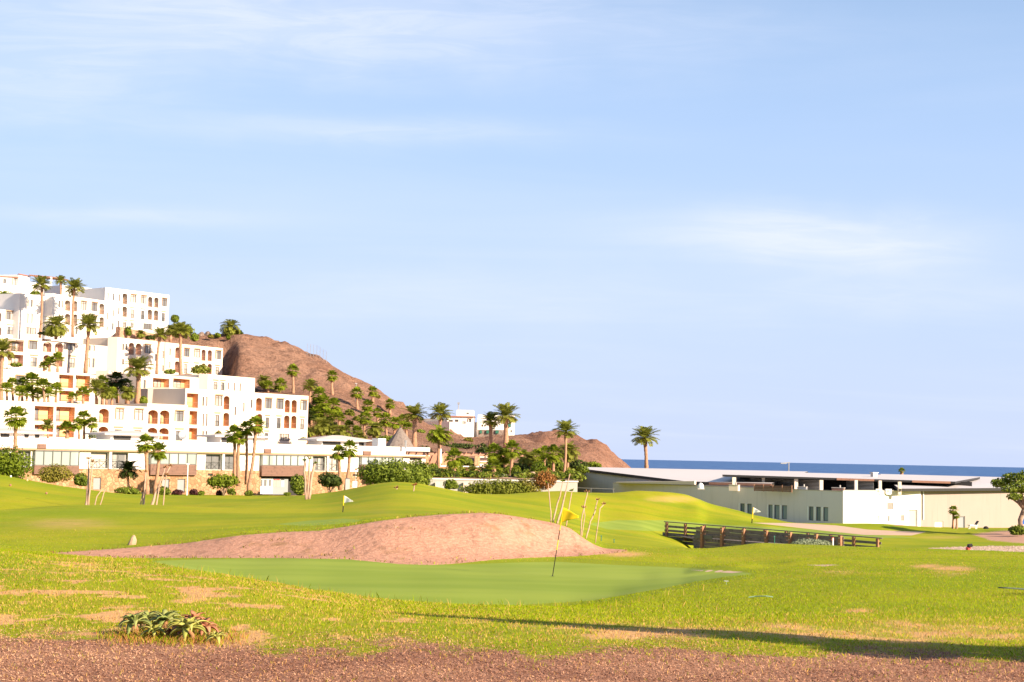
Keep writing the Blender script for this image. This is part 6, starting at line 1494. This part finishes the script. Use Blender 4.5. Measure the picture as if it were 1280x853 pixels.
for px_ in (880, 906, 933.7, 962.5, 992, 1023.5, 1052):
    s = (px_-870)/(1055-870)*LN*(1.0+.04*(1-(px_-870)/185)); mb = MB(); mb.bar(nb(s, -1.9, .14), nb(s, .08, .14), .24, .22, upv=nn); mb.build('post', M['post_wood'], br)
    mb = MB(); mb.tube([nb(s, -.1, .26), nb(s, -.1, .29)], [.05, .05], 6); mb.tube([nb(s, -.5, .26), nb(s, -.5, .29)], [.05, .05], 6); mb.build('bolt', M['metal'], br)
mb = MB(); mb.bar(fb(-.05, 0), fb(LF+.1, 0), .13, .07); mb.build('handrail', M['bridge_wood'], br)
for z in (-.38, -.74):
    mb = MB(); mb.bar(fb(0, z), fb(LF, z), .05, .19); mb.build('rail_board', M['bridge_wood'], br)
for i in range(11):
    s = .35+(LF-.6)*i/10; mb = MB(); mb.bar(fb(s, -1.5, .10), fb(s, -.04, .10), .20, .18, upv=nn); mb.build('post', M['post_wood'], br)
for i in range(3):
    mb = MB(); z = -1.06-.31*i; mb.bar(fb(-.2, z, .02), fb(4.2, z, .02), .08, .29); mb.build('side_plank', M['bridge_wood'], br)

# ------------------------------------------------------------------ flags
def flag(label, px, pb, D, topx, topy, flen, fh, stripes, mat, stripe_m, fold=1.0):
    b0 = P(px, pb, D); t0 = P(topx, topy, D-.15); root = empty('golf_flag', b0, label, 'golf flag', 'flags on the greens')
    w_ = 1.25*D/F if D > 80 else .024
    for i in range(len(stripes)-1):
        mb = MB(); a = b0.lerp(t0, stripes[i]); c = b0.lerp(t0, stripes[i+1]); mb.tube([a, c], [w_/2*1.05, w_/2], 8)
        mb.build('pole_segment', stripe_m[i], root)
    mb = MB(); n = 12; m = 6; d = (t0-b0).normalized(); fx = Vector((.92, -.38, 0)).normalized(); fy = Vector((.38, .92, 0))
    def fp(s, v):     # a drooping pennant
        hgt = fh*(1-.80*s); c = t0-d*(v*hgt); sag = -flen*.42*s**1.15*(1-.15*v)
        return c+fx*(flen*s*.86)+Vector((0, 0, sag))+fy*(math.sin(s*6.5+v*1.2)*.055*flen*fold*s**.6)
    for i in range(n):
        for k in range(m): mb.quad(fp(i/n, k/m), fp(i/n, (k+1)/m), fp((i+1)/n, (k+1)/m), fp((i+1)/n, k/m))
    o = mb.build('flag', mat, root, smooth=True)
    md = o.modifiers.new('t', 'SOLIDIFY'); md.thickness = .004
    return root
flag('yellow golf flag on a black and yellow pole on the near green', 690.6, 720.8, 41.2, 704.2, 634.6, .52, .42, (0, .385, .53, .67, .82, 1.0), M['yellow'], [M['black'], M['yellow'], M['black'], M['yellow'], M['yellow']])
flag('white golf flag on a yellow pole before the left grassy mound', 427.8, 650.5, 84, 430, 619.8, .66, .44, (0, .3, .6, 1), M['white_cloth'], [M['yellow'], M['black'], M['yellow']])
flag('white golf flag on a yellow pole in front of the grey building', 939.5, 657.5, 150, 941.5, 634.6, .85, .62, (0, .4, 1), M['white_cloth'], [M['black'], M['yellow']])
q_ = G(690.6, 41.2, .004); mb = MB(); mb.poly([q_+Vector((.054*math.cos(2*math.pi*k/14), .054*math.sin(2*math.pi*k/14), .004)) for k in range(14)]); mb.poly([q_+Vector((.05*math.cos(-2*math.pi*k/14), .05*math.sin(-2*math.pi*k/14), .002)) for k in range(14)])
tag(mb.build('golf_hole', M['black'], origin=q_), 'small dark hole at the foot of the yellow flag', 'golf hole')

# ------------------------------------------------------------------ posts, markers, odds and ends
def post_thing(name, label, cat, px, pb, D, hpx, wpx, mat, parts=(), group=None, lean=0.0):
    b0 = P(px, pb, D) if pb else G(px, D); h = hpx*D/F; w_ = wpx*D/F; root = empty(name, b0, label, cat, group)
    mb = MB(); mb.tube([b0-Vector((0,0,.15)), b0+Vector((lean*h, 0, h))], [w_/2, w_/2*.85], 8); mb.build('post', mat, root)
    for nm, z, pw, ph, m in parts:
        mb = MB(); mb.box(b0+Vector((lean*h*z, 0, h*z)), pw*D/F, pw*D/F*.4, ph*D/F, .2); mb.build(nm, m, root)
    return root
post_thing('lamp_post', 'slim white lamp post between the plum bushes', 'lamp post', 233.5, 620, 176, 39, 1.5, M['white_paint'], (('lamp_head', 1.0, 4, 1.0, M['white_paint']),))
post_thing('lamp_post', 'slim lamp post in front of the white door right of the clubhouse', 'lamp post', 444.5, 606, 186, 18, 1.0, M['white_paint'], (('lamp_head', 1.0, 3, 2.2, M['rail']),))
post_thing('mast', 'thin pale mast standing on the hillside among fan palms', 'mast', 444.5, 504, 312, 24, 1.0, M['metal'], (('mast_head', 1.0, 3, .8, M['metal']),))
b0 = P(985.5, 592, 256); root = empty('street_lamp', Vector((b0.x, b0.y, b0.z-6)), 'grey street lamp showing above the shed roof against the sea', 'street lamp')
mb = MB(); mb.tube([b0-Vector((0,0,6)), P(986, 578, 256)], [.11, .09], 8); mb.build('post', M['metal'], root)
mb = MB(); mb.bar(P(987.5, 578.3, 256), P(978, 579.2, 256), .16, .16); mb.box(P(979.5, 580.1, 256), 1.0, .4, .2); mb.build('lamp_arm', M['metal'], root)
# box shaped marker on the mound
b0 = G(434, 146); h = 14*146/F; root = empty('marker_pillar', b0, 'pale grey marker pillar on the grass left of the wide dark tree', 'pillar')
mb = MB(); mb.box(b0-Vector((0,0,.1)), .42, .3, h, .3); mb.build('shaft', M['concrete'], root); mb = MB(); mb.box(b0+Vector((0,0,h-.098)), .40, .28, .1, .3); mb.build('cap', M['grey_frame'], root)
TB = 'tee markers on the left tee'
for i, (px_, D, m, lab) in enumerate(((13.5, 152, 'white_paint', 'white tee marker ball on the crest of the left tee'), (34, 150, 'orange', 'orange tee marker ball on the crest of the left tee'), (13, 136, 'rail', 'brown tee marker, the left of two on the tee slope'), (58, 132, 'rail', 'brown tee marker, the right of two on the tee slope'))):
    q_ = G(px_, D); r = .1; mb = MB(); mb.tube([q_+Vector((0,0,z*r)) for z in (-.3, .3, .9, 1.5, 1.9)], [r*k for k in (.6, .95, 1, .75, .2)], 8); tag(mb.build('tee_marker', M[m], origin=q_), lab, 'tee marker', TB)
SP = 'small green stakes on the course'
for px_, D, hp, lab in ((751.5, 70, 6, 'small dark green stake on the grass right of the earth bank'), (767.5, 70, 3.6, 'short dark green stake right of the taller one by the earth bank'), (968, 68, 8.5, 'small dark green stake on the near side of the footbridge')):
    post_thing('stake', lab, 'stake', px_, None, D, hp, 1.2, M['green_paint'], (('stake_cap', .97, 1.5, 1.2, M['green_paint']),), SP)
post_thing('hazard_stake', 'white hazard stake with a red top beside the silvery shrub', 'stake', 1041, None, 108, 13, 2.2, M['white_paint'], (('red_top', .72, 2.5, 4.0, M['red']),))
# boulder on the left
b0 = G(165, 54); root = None; mb = MB(); n = 9; sc = 11*54/F; 
rg = random.Random(3); pr = ((-.1, .75), (.15, .72), (.5, .62), (.8, .46), (1.02, .26), (1.12, .08))
rings = []
for z, r in pr: rings.append([b0+Vector(((math.cos(2*math.pi*k/n)*r*(1+rg.uniform(-.2, .2))+z*.25)*sc*.62, math.sin(2*math.pi*k/n)*r*sc*.5*(1+rg.uniform(-.2, .2)), z*sc)) for k in range(n)])
for i in range(len(rings)-1):
    for k in range(n): mb.quad(rings[i][k], rings[i][(k+1) % n], rings[i+1][(k+1) % n], rings[i+1][k])
mb.poly(rings[-1]); tag(mb.build('boulder', M['rock'], origin=b0), 'pale brown pointed boulder at the left end of the earth bank', 'boulder')
# loose things lying on the grass
q_ = G(908, 33); root = empty('wild_flower', q_, 'small white flower head standing in the near grass', 'flower')
mb = MB(); mb.tube([q_, q_+Vector((0,0,.07))], [.004, .003], 5); mb.build('stem', M['lgreen'], root); mb = MB()
for k in range(9):
    a = 2*math.pi*k/9; mb.poly([q_+Vector((0,0,.07)), q_+Vector((.05*math.cos(a-.25), .05*math.sin(a-.25), .085)), q_+Vector((.062*math.cos(a), .062*math.sin(a), .08)), q_+Vector((.05*math.cos(a+.25), .05*math.sin(a+.25), .085))])
mb.build('petals', M['white_cloth'], root)
a, c = G(936, 25.5, .03), G(966, 25.2, .03); mb = MB(); mb.tube([a, a.lerp(c, .3)+Vector((0,.05,.01)), a.lerp(c, .7)+Vector((0,-.04,.02)), c], [.009]*4, 7); tag(mb.build('hose_piece', M['lgreen'], origin=a), 'short pale green piece of hose lying in the grass', 'hose')
q_ = G(1210, 78); root = empty('sprinkler', q_, 'small black and red sprinkler head on the grass near the gravel', 'sprinkler')
mb = MB(); mb.tube([q_-Vector((0,0,.05)), q_+Vector((.0,0,.1)), q_+Vector((.12,0,.16))], [.12, .11, .07], 8); mb.build('body', M['red'], root)
mb = MB(); mb.tube([q_+Vector((.03,0,.12)), q_+Vector((.05,0,.22)), q_+Vector((.22,0,.27))], [.10, .12, .08], 8); mb.build('nozzle', M['black'], root)
mb = MB(); q_ = P(1216, 660.5, 176); ch = empty('deck_chair', q_, 'white lounge chair with a dark back rest by the beige wall', 'chair')
mb.box(q_+Vector((0,0,.3)), 1.0, .6, .1, .2); mb.build('seat', M['white_paint'], ch); mb = MB(); mb.bar(q_+Vector((.3,0,.38)), q_+Vector((.62,.05,.85)), .5, .08); mb.build('backrest', M['black'], ch)
for sx in (-.4, .4):
    mb = MB(); mb.bar(q_+Vector((sx,-.2,-.1)), q_+Vector((sx,-.2,.3)), .07); mb.bar(q_+Vector((sx,.2,-.1)), q_+Vector((sx,.2,.3)), .07); mb.build('leg', M['white_paint'], ch)
q_ = G(1232.5, 178); mb = MB(); mb.tube([q_+Vector((0,0,z)) for z in (-.1, .15, .3, .36)], [.32, .32, .22, .05], 9); tag(mb.build('dark_bundle', M['black'], origin=q_), 'small dark bundle lying by the beige wall', 'bundle')
b0 = G(1281, 158); root = empty('blue_tarp', b0, 'blue tarpaulin panel behind the right edge tree trunk', 'tarpaulin'); mb = MB()
c = [P(1277.5, 655.5, 158), P(1300, 656.5, 158), P(1300, 638, 158), P(1282.5, 642, 158)]; k = Vector((0, .12, 0)); mb.hexa([c[0], c[1], c[1]+k, c[0]+k, c[3], c[2], c[2]+k, c[3]+k]); mb.build('sheet', M['blue'], root)
mb = MB(); mb.tube([P(1301, 664, 158.3), P(1301, 637, 158.3)], [.05, .05], 6); mb.build('pole', M['metal'], root)
# net fence on the hill crest
a = [H(386, 345), H(398, 345), H(412, 344)]; hh = [1.6, 1.5, 1.6]; nf = empty('net_fence', a[0], 'thin net fence on posts along the hill skyline', 'fence')
for i in range(7):
    t = i/6*2; k = min(1, int(t)); q_ = a[k].lerp(a[k+1], t-k); mb = MB(); mb.tube([q_-Vector((0,0,.6)), q_+Vector((0,0,2.6))], [.05, .05], 5); mb.build('post', M['metal'], nf)
mb = MB()
for z in (.3, .9, 1.5, 2.1, 2.55):
    for k in (0, 1): mb.bar(a[k]+Vector((0,0,z)), a[k+1]+Vector((0,0,z)), .022)
mb.build('net', M['metal'], nf)
# fence wire and rail in front of the left grey wall
a, c = P(712, 609.6, 196), P(768, 611.5, 196); rl = empty('wire_fence', Vector((a.x, a.y, a.z-1)), 'low wire fence before the left end of the grey building', 'fence'); mb = MB(); mb.bar(a, c, .07); mb.build('wire', M['grey_frame'], rl)
for t in (.02, .48, .98):
    q_ = a.lerp(c, t); mb = MB(); mb.bar(q_-Vector((0,0,1.6)), q_+Vector((0,0,.05)), .1); mb.build('post', M['grey_frame'], rl)
# agave leaf reaching in from the right edge
b0 = G(1345, 24.0, -.02); ag = empty('agave', b0, 'grey green agave whose leaf tip reaches in at the right edge', 'agave')
M['agave'] = plain('agave_leaf', (.10, .13, .085), .5, .15, 6, .4)
for k in range(9):
    az = -2.9+k*.72; L = 1.27 if k == 0 else random.uniform(.6, .8); el = .20 if k == 0 else random.uniform(.3, 1.1)
    if k == 0: az = math.pi+.02
    d = Vector((math.cos(el)*math.cos(az), math.cos(el)*math.sin(az), math.sin(el))); s = d.cross(Vector((0,0,1))).normalized(); u_ = s.cross(d); mb = MB(); n = 8
    for i in range(n):
        def lp(t, w_): return b0+d*L*t+Vector((0,0,-.10*t*t))+s*(w_*.075*(1-t**2.2)*(.6+1.2*t*(1-t)))+u_*(abs(w_)*.035*(1-t))
        t0_, t1_ = i/n, (i+1)/n
        for w0, w1 in ((-1, -.4), (-.4, .4), (.4, 1)): mb.quad(lp(t0_, w0), lp(t0_, w1), lp(t1_, w1), lp(t1_, w0))
    o = mb.build('leaf', M['agave'], ag, smooth=True); md = o.modifiers.new('t', 'SOLIDIFY'); md.thickness = .02

# ------------------------------------------------------------------ the aloe clump
AL = [leafy('aloe_leaf_green', (.26, .29, .05), (.45, .42, .12), .15, .5), leafy('aloe_leaf_red', (.38, .14, .08), (.54, .28, .15), .15, .5), leafy('aloe_leaf_bluish', (.20, .255, .065), (.40, .40, .14), .15, .5)]
def aloe(label, px, row, D, r, hgt, nl, mi, seed):
    rg = np.random.default_rng(seed); c0 = P(px, row+3, D); gz = G(px, D).z; c0.z = max(c0.z, gz+.05)
    b0 = Vector((c0.x+rg.uniform(-.05, .05), c0.y+.03, gz)); root = empty('aloe', b0, label, 'aloe plant', 'aloe plants in the dry grass')
    mb = MB(); mb.tube([b0-Vector((0,0,.05)), b0.lerp(c0, .5)+Vector((.02,0,0)), c0], [.02, .018, .018], 8); mb.build('stem', M['dead'], root, smooth=True)
    mb = MB(); mb.smooth = True
    for i in range(nl):
        t = i/nl; az = i*2.39996+rg.normal(0, .2); el = 1.25-1.15*t+rg.normal(0, .1); L = r*rg.uniform(.85, 1.15)*(.75+.5*t); n = 9; p_ = c0.copy(); wd = r*.14*rg.uniform(.85, 1.15)
        prev = None
        for k in range(n+1):
            s = k/n; e = el-(1.5+.9*t)*s**1.4
            d = Vector((math.cos(e)*math.cos(az), math.cos(e)*math.sin(az), math.sin(e))); sd = Vector((-math.sin(az), math.cos(az), 0)); un = sd.cross(d)*-1
            w_ = wd*(1-s**1.8)*(.75+.5*math.sin(math.pi*min(1, s*1.1)))+.002
            ring = [p_+sd*w_-un*w_*.25*-1, p_+un*(-w_*.18), p_-sd*w_+un*w_*.25, p_+un*(-w_*.55)]
            m0 = len(mb.v); mb.v += ring
            if prev is not None:
                for j in range(4): mb.f.append((prev+j, prev+(j+1) % 4, m0+(j+1) % 4, m0+j)); mb.m.append(0)
            prev = m0; p_ = p_+d*(L/n)
    mb.build('leaves', AL[mi], root, smooth=True)
    # withered leaves hanging below
    V = []; FA = []
    for i in range(12):
        az = rg.uniform(0, 6.283); q_ = np.array(c0)-np.array([0, 0, .02]); d = np.array([math.cos(az)*1.1, math.sin(az)*1.1, -.8]); L = r*rg.uniform(.35, .75); s = np.array([-math.sin(az), math.cos(az), 0])*r*.035
        m = len(V); V += [q_-s, q_+s, q_+d*L+s*.2, q_+d*L-s*.2]; FA.append((m, m+1, m+2, m+3))
    np_mesh('dry_leaves', np.array(V)-np.array(b0), FA, M['dead'], root)
for args in (
 ('leftmost aloe of the clump, grey green with curled leaves', 168, 776, 12.9, .19, .2, 17, 2, 1),
 ('aloe behind the clump centre with blue green arched leaves', 184, 772, 13.5, .18, .2, 15, 2, 2),
 ('second aloe of the clump, green with leaves arching over dead ones', 207, 773, 13.2, .20, .2, 18, 2, 3),
 ('largest aloe in front of the clump, bright green with drooping leaves', 234, 783, 12.5, .225, .2, 18, 0, 4),
 ('reddish aloe at the right of the clump', 255, 781, 12.8, .165, .2, 17, 1, 5),
 ('small yellow green aloe offset at the right end of the clump', 270, 797, 12.4, .11, .1, 13, 0, 6),
 ('small reddish aloe behind the largest one', 243, 772, 13.3, .16, .2, 14, 1, 7),
 ('low green aloe crowded between the leftmost and second ones', 192, 786, 12.6, .14, .2, 14, 0, 8),
 ('browned aloe low at the front of the clump', 218, 790, 12.7, .12, .1, 13, 1, 9)): aloe(*args)
# tall slender shrub tree outside the right edge; its shadow falls over the foreground
bx_, by_ = 8.75, 9.35; b0 = Vector((bx_, by_, GZ(bx_, by_))); root = empty('slender_tree', b0, 'slender leafy tree beyond the right edge that shades the near grass', 'tree')
mb = MB(); mb.tube([b0-Vector((0,0,.2)), b0+Vector((.05,0,1.4)), b0+Vector((-.03,.05,3.2)), b0+Vector((0,.03,5.0))], [.10, .085, .055, .02], 9); rg = np.random.default_rng(8); cs = []; rs = []
for i in range(40):
    z = 1.55+i*.092+rg.normal(0, .08); r = 1.0*(1-.70*(i/39)**1.5)*rg.uniform(.55, 1.05); az = i*2.4; k = r*rg.uniform(.3, .85)
    c = [math.cos(az)*k, math.sin(az)*k, z]; cs.append(c); rs.append([r*.52, r*.52, .20])
    if i % 2: mb.tube([b0+Vector((0, 0, z-.35)), b0+Vector(c)], [.022, .006], 5)
mb.build('trunk', M['bark'], root, smooth=True)
V, FA = leaves(cs, rs, 15000, .06, rg); np_mesh('crown', V, FA, M['bush'], root)
# ------------------------------------------------------------------ grass blades, straw and chips near the camera
def attr_at(Z, px, D):
    i = np.clip(np.searchsorted(GP, px)-1, 0, len(GP)-2); j = np.clip(((np.log(D)-lg[0])/(lg[1]-lg[0])).astype(int), 0, ND-2)
    return Z[i, j]
def gpt(px, D):
    i = np.clip(np.searchsorted(GP, px)-1, 0, len(GP)-2); t = (px-GP[i])/(GP[i+1]-GP[i])
    jf = np.clip((np.log(D)-lg[0])/(lg[1]-lg[0]), 0, ND-1.01); j = jf.astype(int); s = jf-j
    t = t[:, None]; s = s[:, None]
    return (GV[i, j]*(1-s)+GV[i, j+1]*s)*(1-t)+(GV[i+1, j]*(1-s)+GV[i+1, j+1]*s)*t
def scatter(n, dmin, dmax, power, rg, p0=-60, p1=1340):
    u = rg.uniform(0, 1, n); D = (dmin**power+u*(dmax**power-dmin**power))**(1/power); return rg.uniform(p0, p1, n), D
gr = np.random.default_rng(42)
def patch_noise(xy, f, seed):
    x, y = xy[:, 0]*f+seed, xy[:, 1]*f-seed*.7
    return .5+.25*(np.sin(x*1.7+np.sin(y*1.3)*1.4)*np.cos(y*1.9+np.sin(x*.8)*1.7))+.25*np.sin(x*4.1+y*2.3+np.sin(x*3+y*1.7)*2)*np.cos(y*4.7-x*1.1)
def blades(name, px, D, keep, hmin, hmax, wid, mats, mi, lean=.55):
    Pt = gpt(px, D)[keep]; n = len(Pt); mi = mi[keep]
    h = gr.uniform(hmin, hmax, n)*(1+.004*np.maximum(D[keep]-12, 0)); a = gr.uniform(0, 6.283, n); w_ = wid*gr.uniform(.7, 1.3, n)*(1+.035*np.maximum(D[keep]-12, 0))
    ln = gr.normal(0, lean, (n, 2)); sx = np.stack([np.cos(a)*w_, np.sin(a)*w_, np.zeros(n)], 1)
    tip = Pt+np.stack([ln[:, 0]*h, ln[:, 1]*h, h], 1); mid = Pt+np.stack([ln[:, 0]*h*.3, ln[:, 1]*h*.3, h*.55], 1)
    V = np.stack([Pt-sx-[0, 0, .006], Pt+sx-[0, 0, .006], mid+sx*.75, tip, mid-sx*.75], 1).reshape(-1, 3)
    b_ = np.arange(n)[:, None]*5
    o = np_mesh(name, V, b_+np.array([[0, 1, 2, 3, 4]])[:, :5], mats)
    o.data.polygons.foreach_set('material_index', mi.astype(np.int32)); o.data.update(); o['kind'] = 'stuff'; return o
M['blade'] = leafy('grass_blade', (.22, .33, .003), (.41, .50, .008), .5, .6)
M['straw'] = leafy('straw_blade', (.54, .29, .085), (.70, .46, .15), .35, .7)
M['blade2'] = leafy('yellow_blade', (.34, .37, .006), (.50, .46, .02), .5, .6)
n = 590000
px, D = scatter(n, 10.2, 66, .72, gr, -350, 1630)
dirt = attr_at(Z_dirt, px, D); dry = attr_at(Z_dry, px, D); grn_ = attr_at(Z_green, px, D); bnk = attr_at(Z_bank, px, D); row = attr_at(ROWS, px, D)
xy = gpt(px, D); pn = patch_noise(xy, 1.1, 3.0); pn2 = patch_noise(xy, 3.1, 9.0)
dens = np.clip(1.15-1.05*dirt-.62*dry, .05, 1)*(.35+.65*pn2)*np.clip(1.25-D/58, .05, 1)
keep = (gr.uniform(0, 1, n) < dens) & (grn_ < .35) & (bnk < .3)
u = gr.uniform(0, 1, n); ps = np.clip(.02+.85*dry+.5*dirt+(.10+(pn-.35)*.30)*np.clip((640-px)/200, 0, 1)*(D < 30), 0, .93)
mi = np.where(u < ps, 1, np.where(u < ps+.28, 2, 0))
blades('grass', px, D, keep, .012, .036, .0026, [M['blade'], M['straw'], M['blade2']], mi)
# taller wisps on the crest of the rough beside the green
n = 5200; px, D = scatter(n, 21, 31, 1, gr, 60, 900); keep = (attr_at(Z_green, px, D) < .3) & (gr.uniform(0, 1, n) < .35*np.clip(patch_noise(gpt(px, D), 1.6, 5)*2-.7, 0, 1))
blades('grass', px, D, keep, .07, .15, .0026, [M['blade'], M['straw'], M['blade2']], gr.choice([0, 1, 2], n), .25)
# dead thatch and wood chips on the bare strip
n = 280000; px, D = scatter(n, 10.2, 17.5, 1.0, gr, -350, 1630); dirt = attr_at(Z_dirt, px, D); keep = gr.uniform(0, 1, n) < np.clip(dirt*1.2-.1, 0, 1)
Pt = gpt(px, D)[keep]; n = len(Pt); a = gr.uniform(0, 6.283, n); L = gr.uniform(.006, .022, n); w_ = gr.uniform(.0015, .0045, n); el = gr.normal(.15, .35, n)
d = np.stack([np.cos(a)*np.cos(el), np.sin(a)*np.cos(el), np.abs(np.sin(el))], 1)*L[:, None]; s = np.stack([-np.sin(a), np.cos(a), gr.normal(0, .4, n)], 1)*w_[:, None]
z0 = np.stack([np.zeros(n), np.zeros(n), gr.uniform(.001, .010, n)], 1)
V = np.stack([Pt+z0-s, Pt+z0+s, Pt+z0+d+s*.6, Pt+z0+d-s*.6], 1).reshape(-1, 3)
M['chip'] = leafy('wood_chip', (.24, .105, .062), (.50, .285, .18), 0, .9); M['straw_chip'] = leafy('straw_chip', (.36, .18, .10), (.56, .34, .21), 0, .9); M['chip2'] = leafy('dark_chip', (.13, .058, .036), (.31, .16, .105), 0, .9)
o = np_mesh('dry_litter', V, np.arange(4*n).reshape(-1, 4), [M['chip'], M['chip2'], M['straw_chip']]); pk = px[keep]; dk = D[keep]
pstraw = np.clip(.02+.5*np.clip((560-pk)/560, 0, 1)+.3*np.clip((dk-11.9)/1.4, 0, 1), 0, .7)
o.data.polygons.foreach_set('material_index', np.where(gr.uniform(0, 1, n) < pstraw, 2, gr.choice([0, 1], n, p=[.6, .4])).astype(np.int32)); o.data.update(); o['kind'] = 'stuff'
# pebbles in the gravel patch at the right
n = 5000; px, D = scatter(n, 88, 118, 1, gr, 1150, 1330); keep = attr_at(Z_gravel, px, D) > .45
Pt = gpt(px, D)[keep]; n = len(Pt); r = gr.uniform(.05, .16, n)
oct_ = np.array([[1, 0, 0], [0, 1, 0], [-1, 0, 0], [0, -1, 0], [0, 0, .8], [0, 0, -.4]]); fo = np.array([[0, 1, 4], [1, 2, 4], [2, 3, 4], [3, 0, 4]])
V = (Pt[:, None]+oct_[None]*r[:, None, None]*gr.uniform(.7, 1.2, (n, 6, 1))).reshape(-1, 3); FA = (fo[None]+np.arange(n)[:, None, None]*6).reshape(-1, 3)
M['pebble'] = leafy('pebble', (.30, .20, .15), (.62, .48, .38), 0, .9)
o = np_mesh('gravel', V, FA, M['pebble']); o['kind'] = 'stuff'

# dry tufts growing on the earth bank and along its turf lip
n = 26000; px, D = scatter(n, 44, 56, 1, gr, 60, 800); bz = attr_at(Z_bank, px, D); cl_ = patch_noise(gpt(px, D), 1.3, 2.0)*patch_noise(gpt(px, D), .45, 7.0)
keep = ((bz > .9) & (cl_ > .56) & (gr.uniform(0, 1, n) < .45)) | ((bz > .25) & (bz < .8) & (gr.uniform(0, 1, n) < .16))
M['brown_blade'] = leafy('brown_blade', (.16, .09, .03), (.30, .20, .07), .3, .7)
blades('grass', px, D, keep, .03, .09, .006, [M['blade'], M['straw'], M['brown_blade']], gr.choice([0, 1, 2], n, p=[.3, .1, .6]), .6)

# orange dry tussock round the aloes
n = 4200; px = gr.normal(215, 45, n); D = gr.normal(12.75, .30, n); keep = (px > 120) & (px < 310) & (D > 12.1) & (gr.uniform(0, 1, n) < .9)
M['tussock'] = leafy('dry_tussock', (.42, .18, .05), (.58, .32, .10), .35, .7)
blades('grass', px, D, keep, .02, .065, .0024, [M['blade'], M['tussock'], M['blade2']], gr.choice([0, 1, 2], n, p=[.25, .55, .2]), .5)
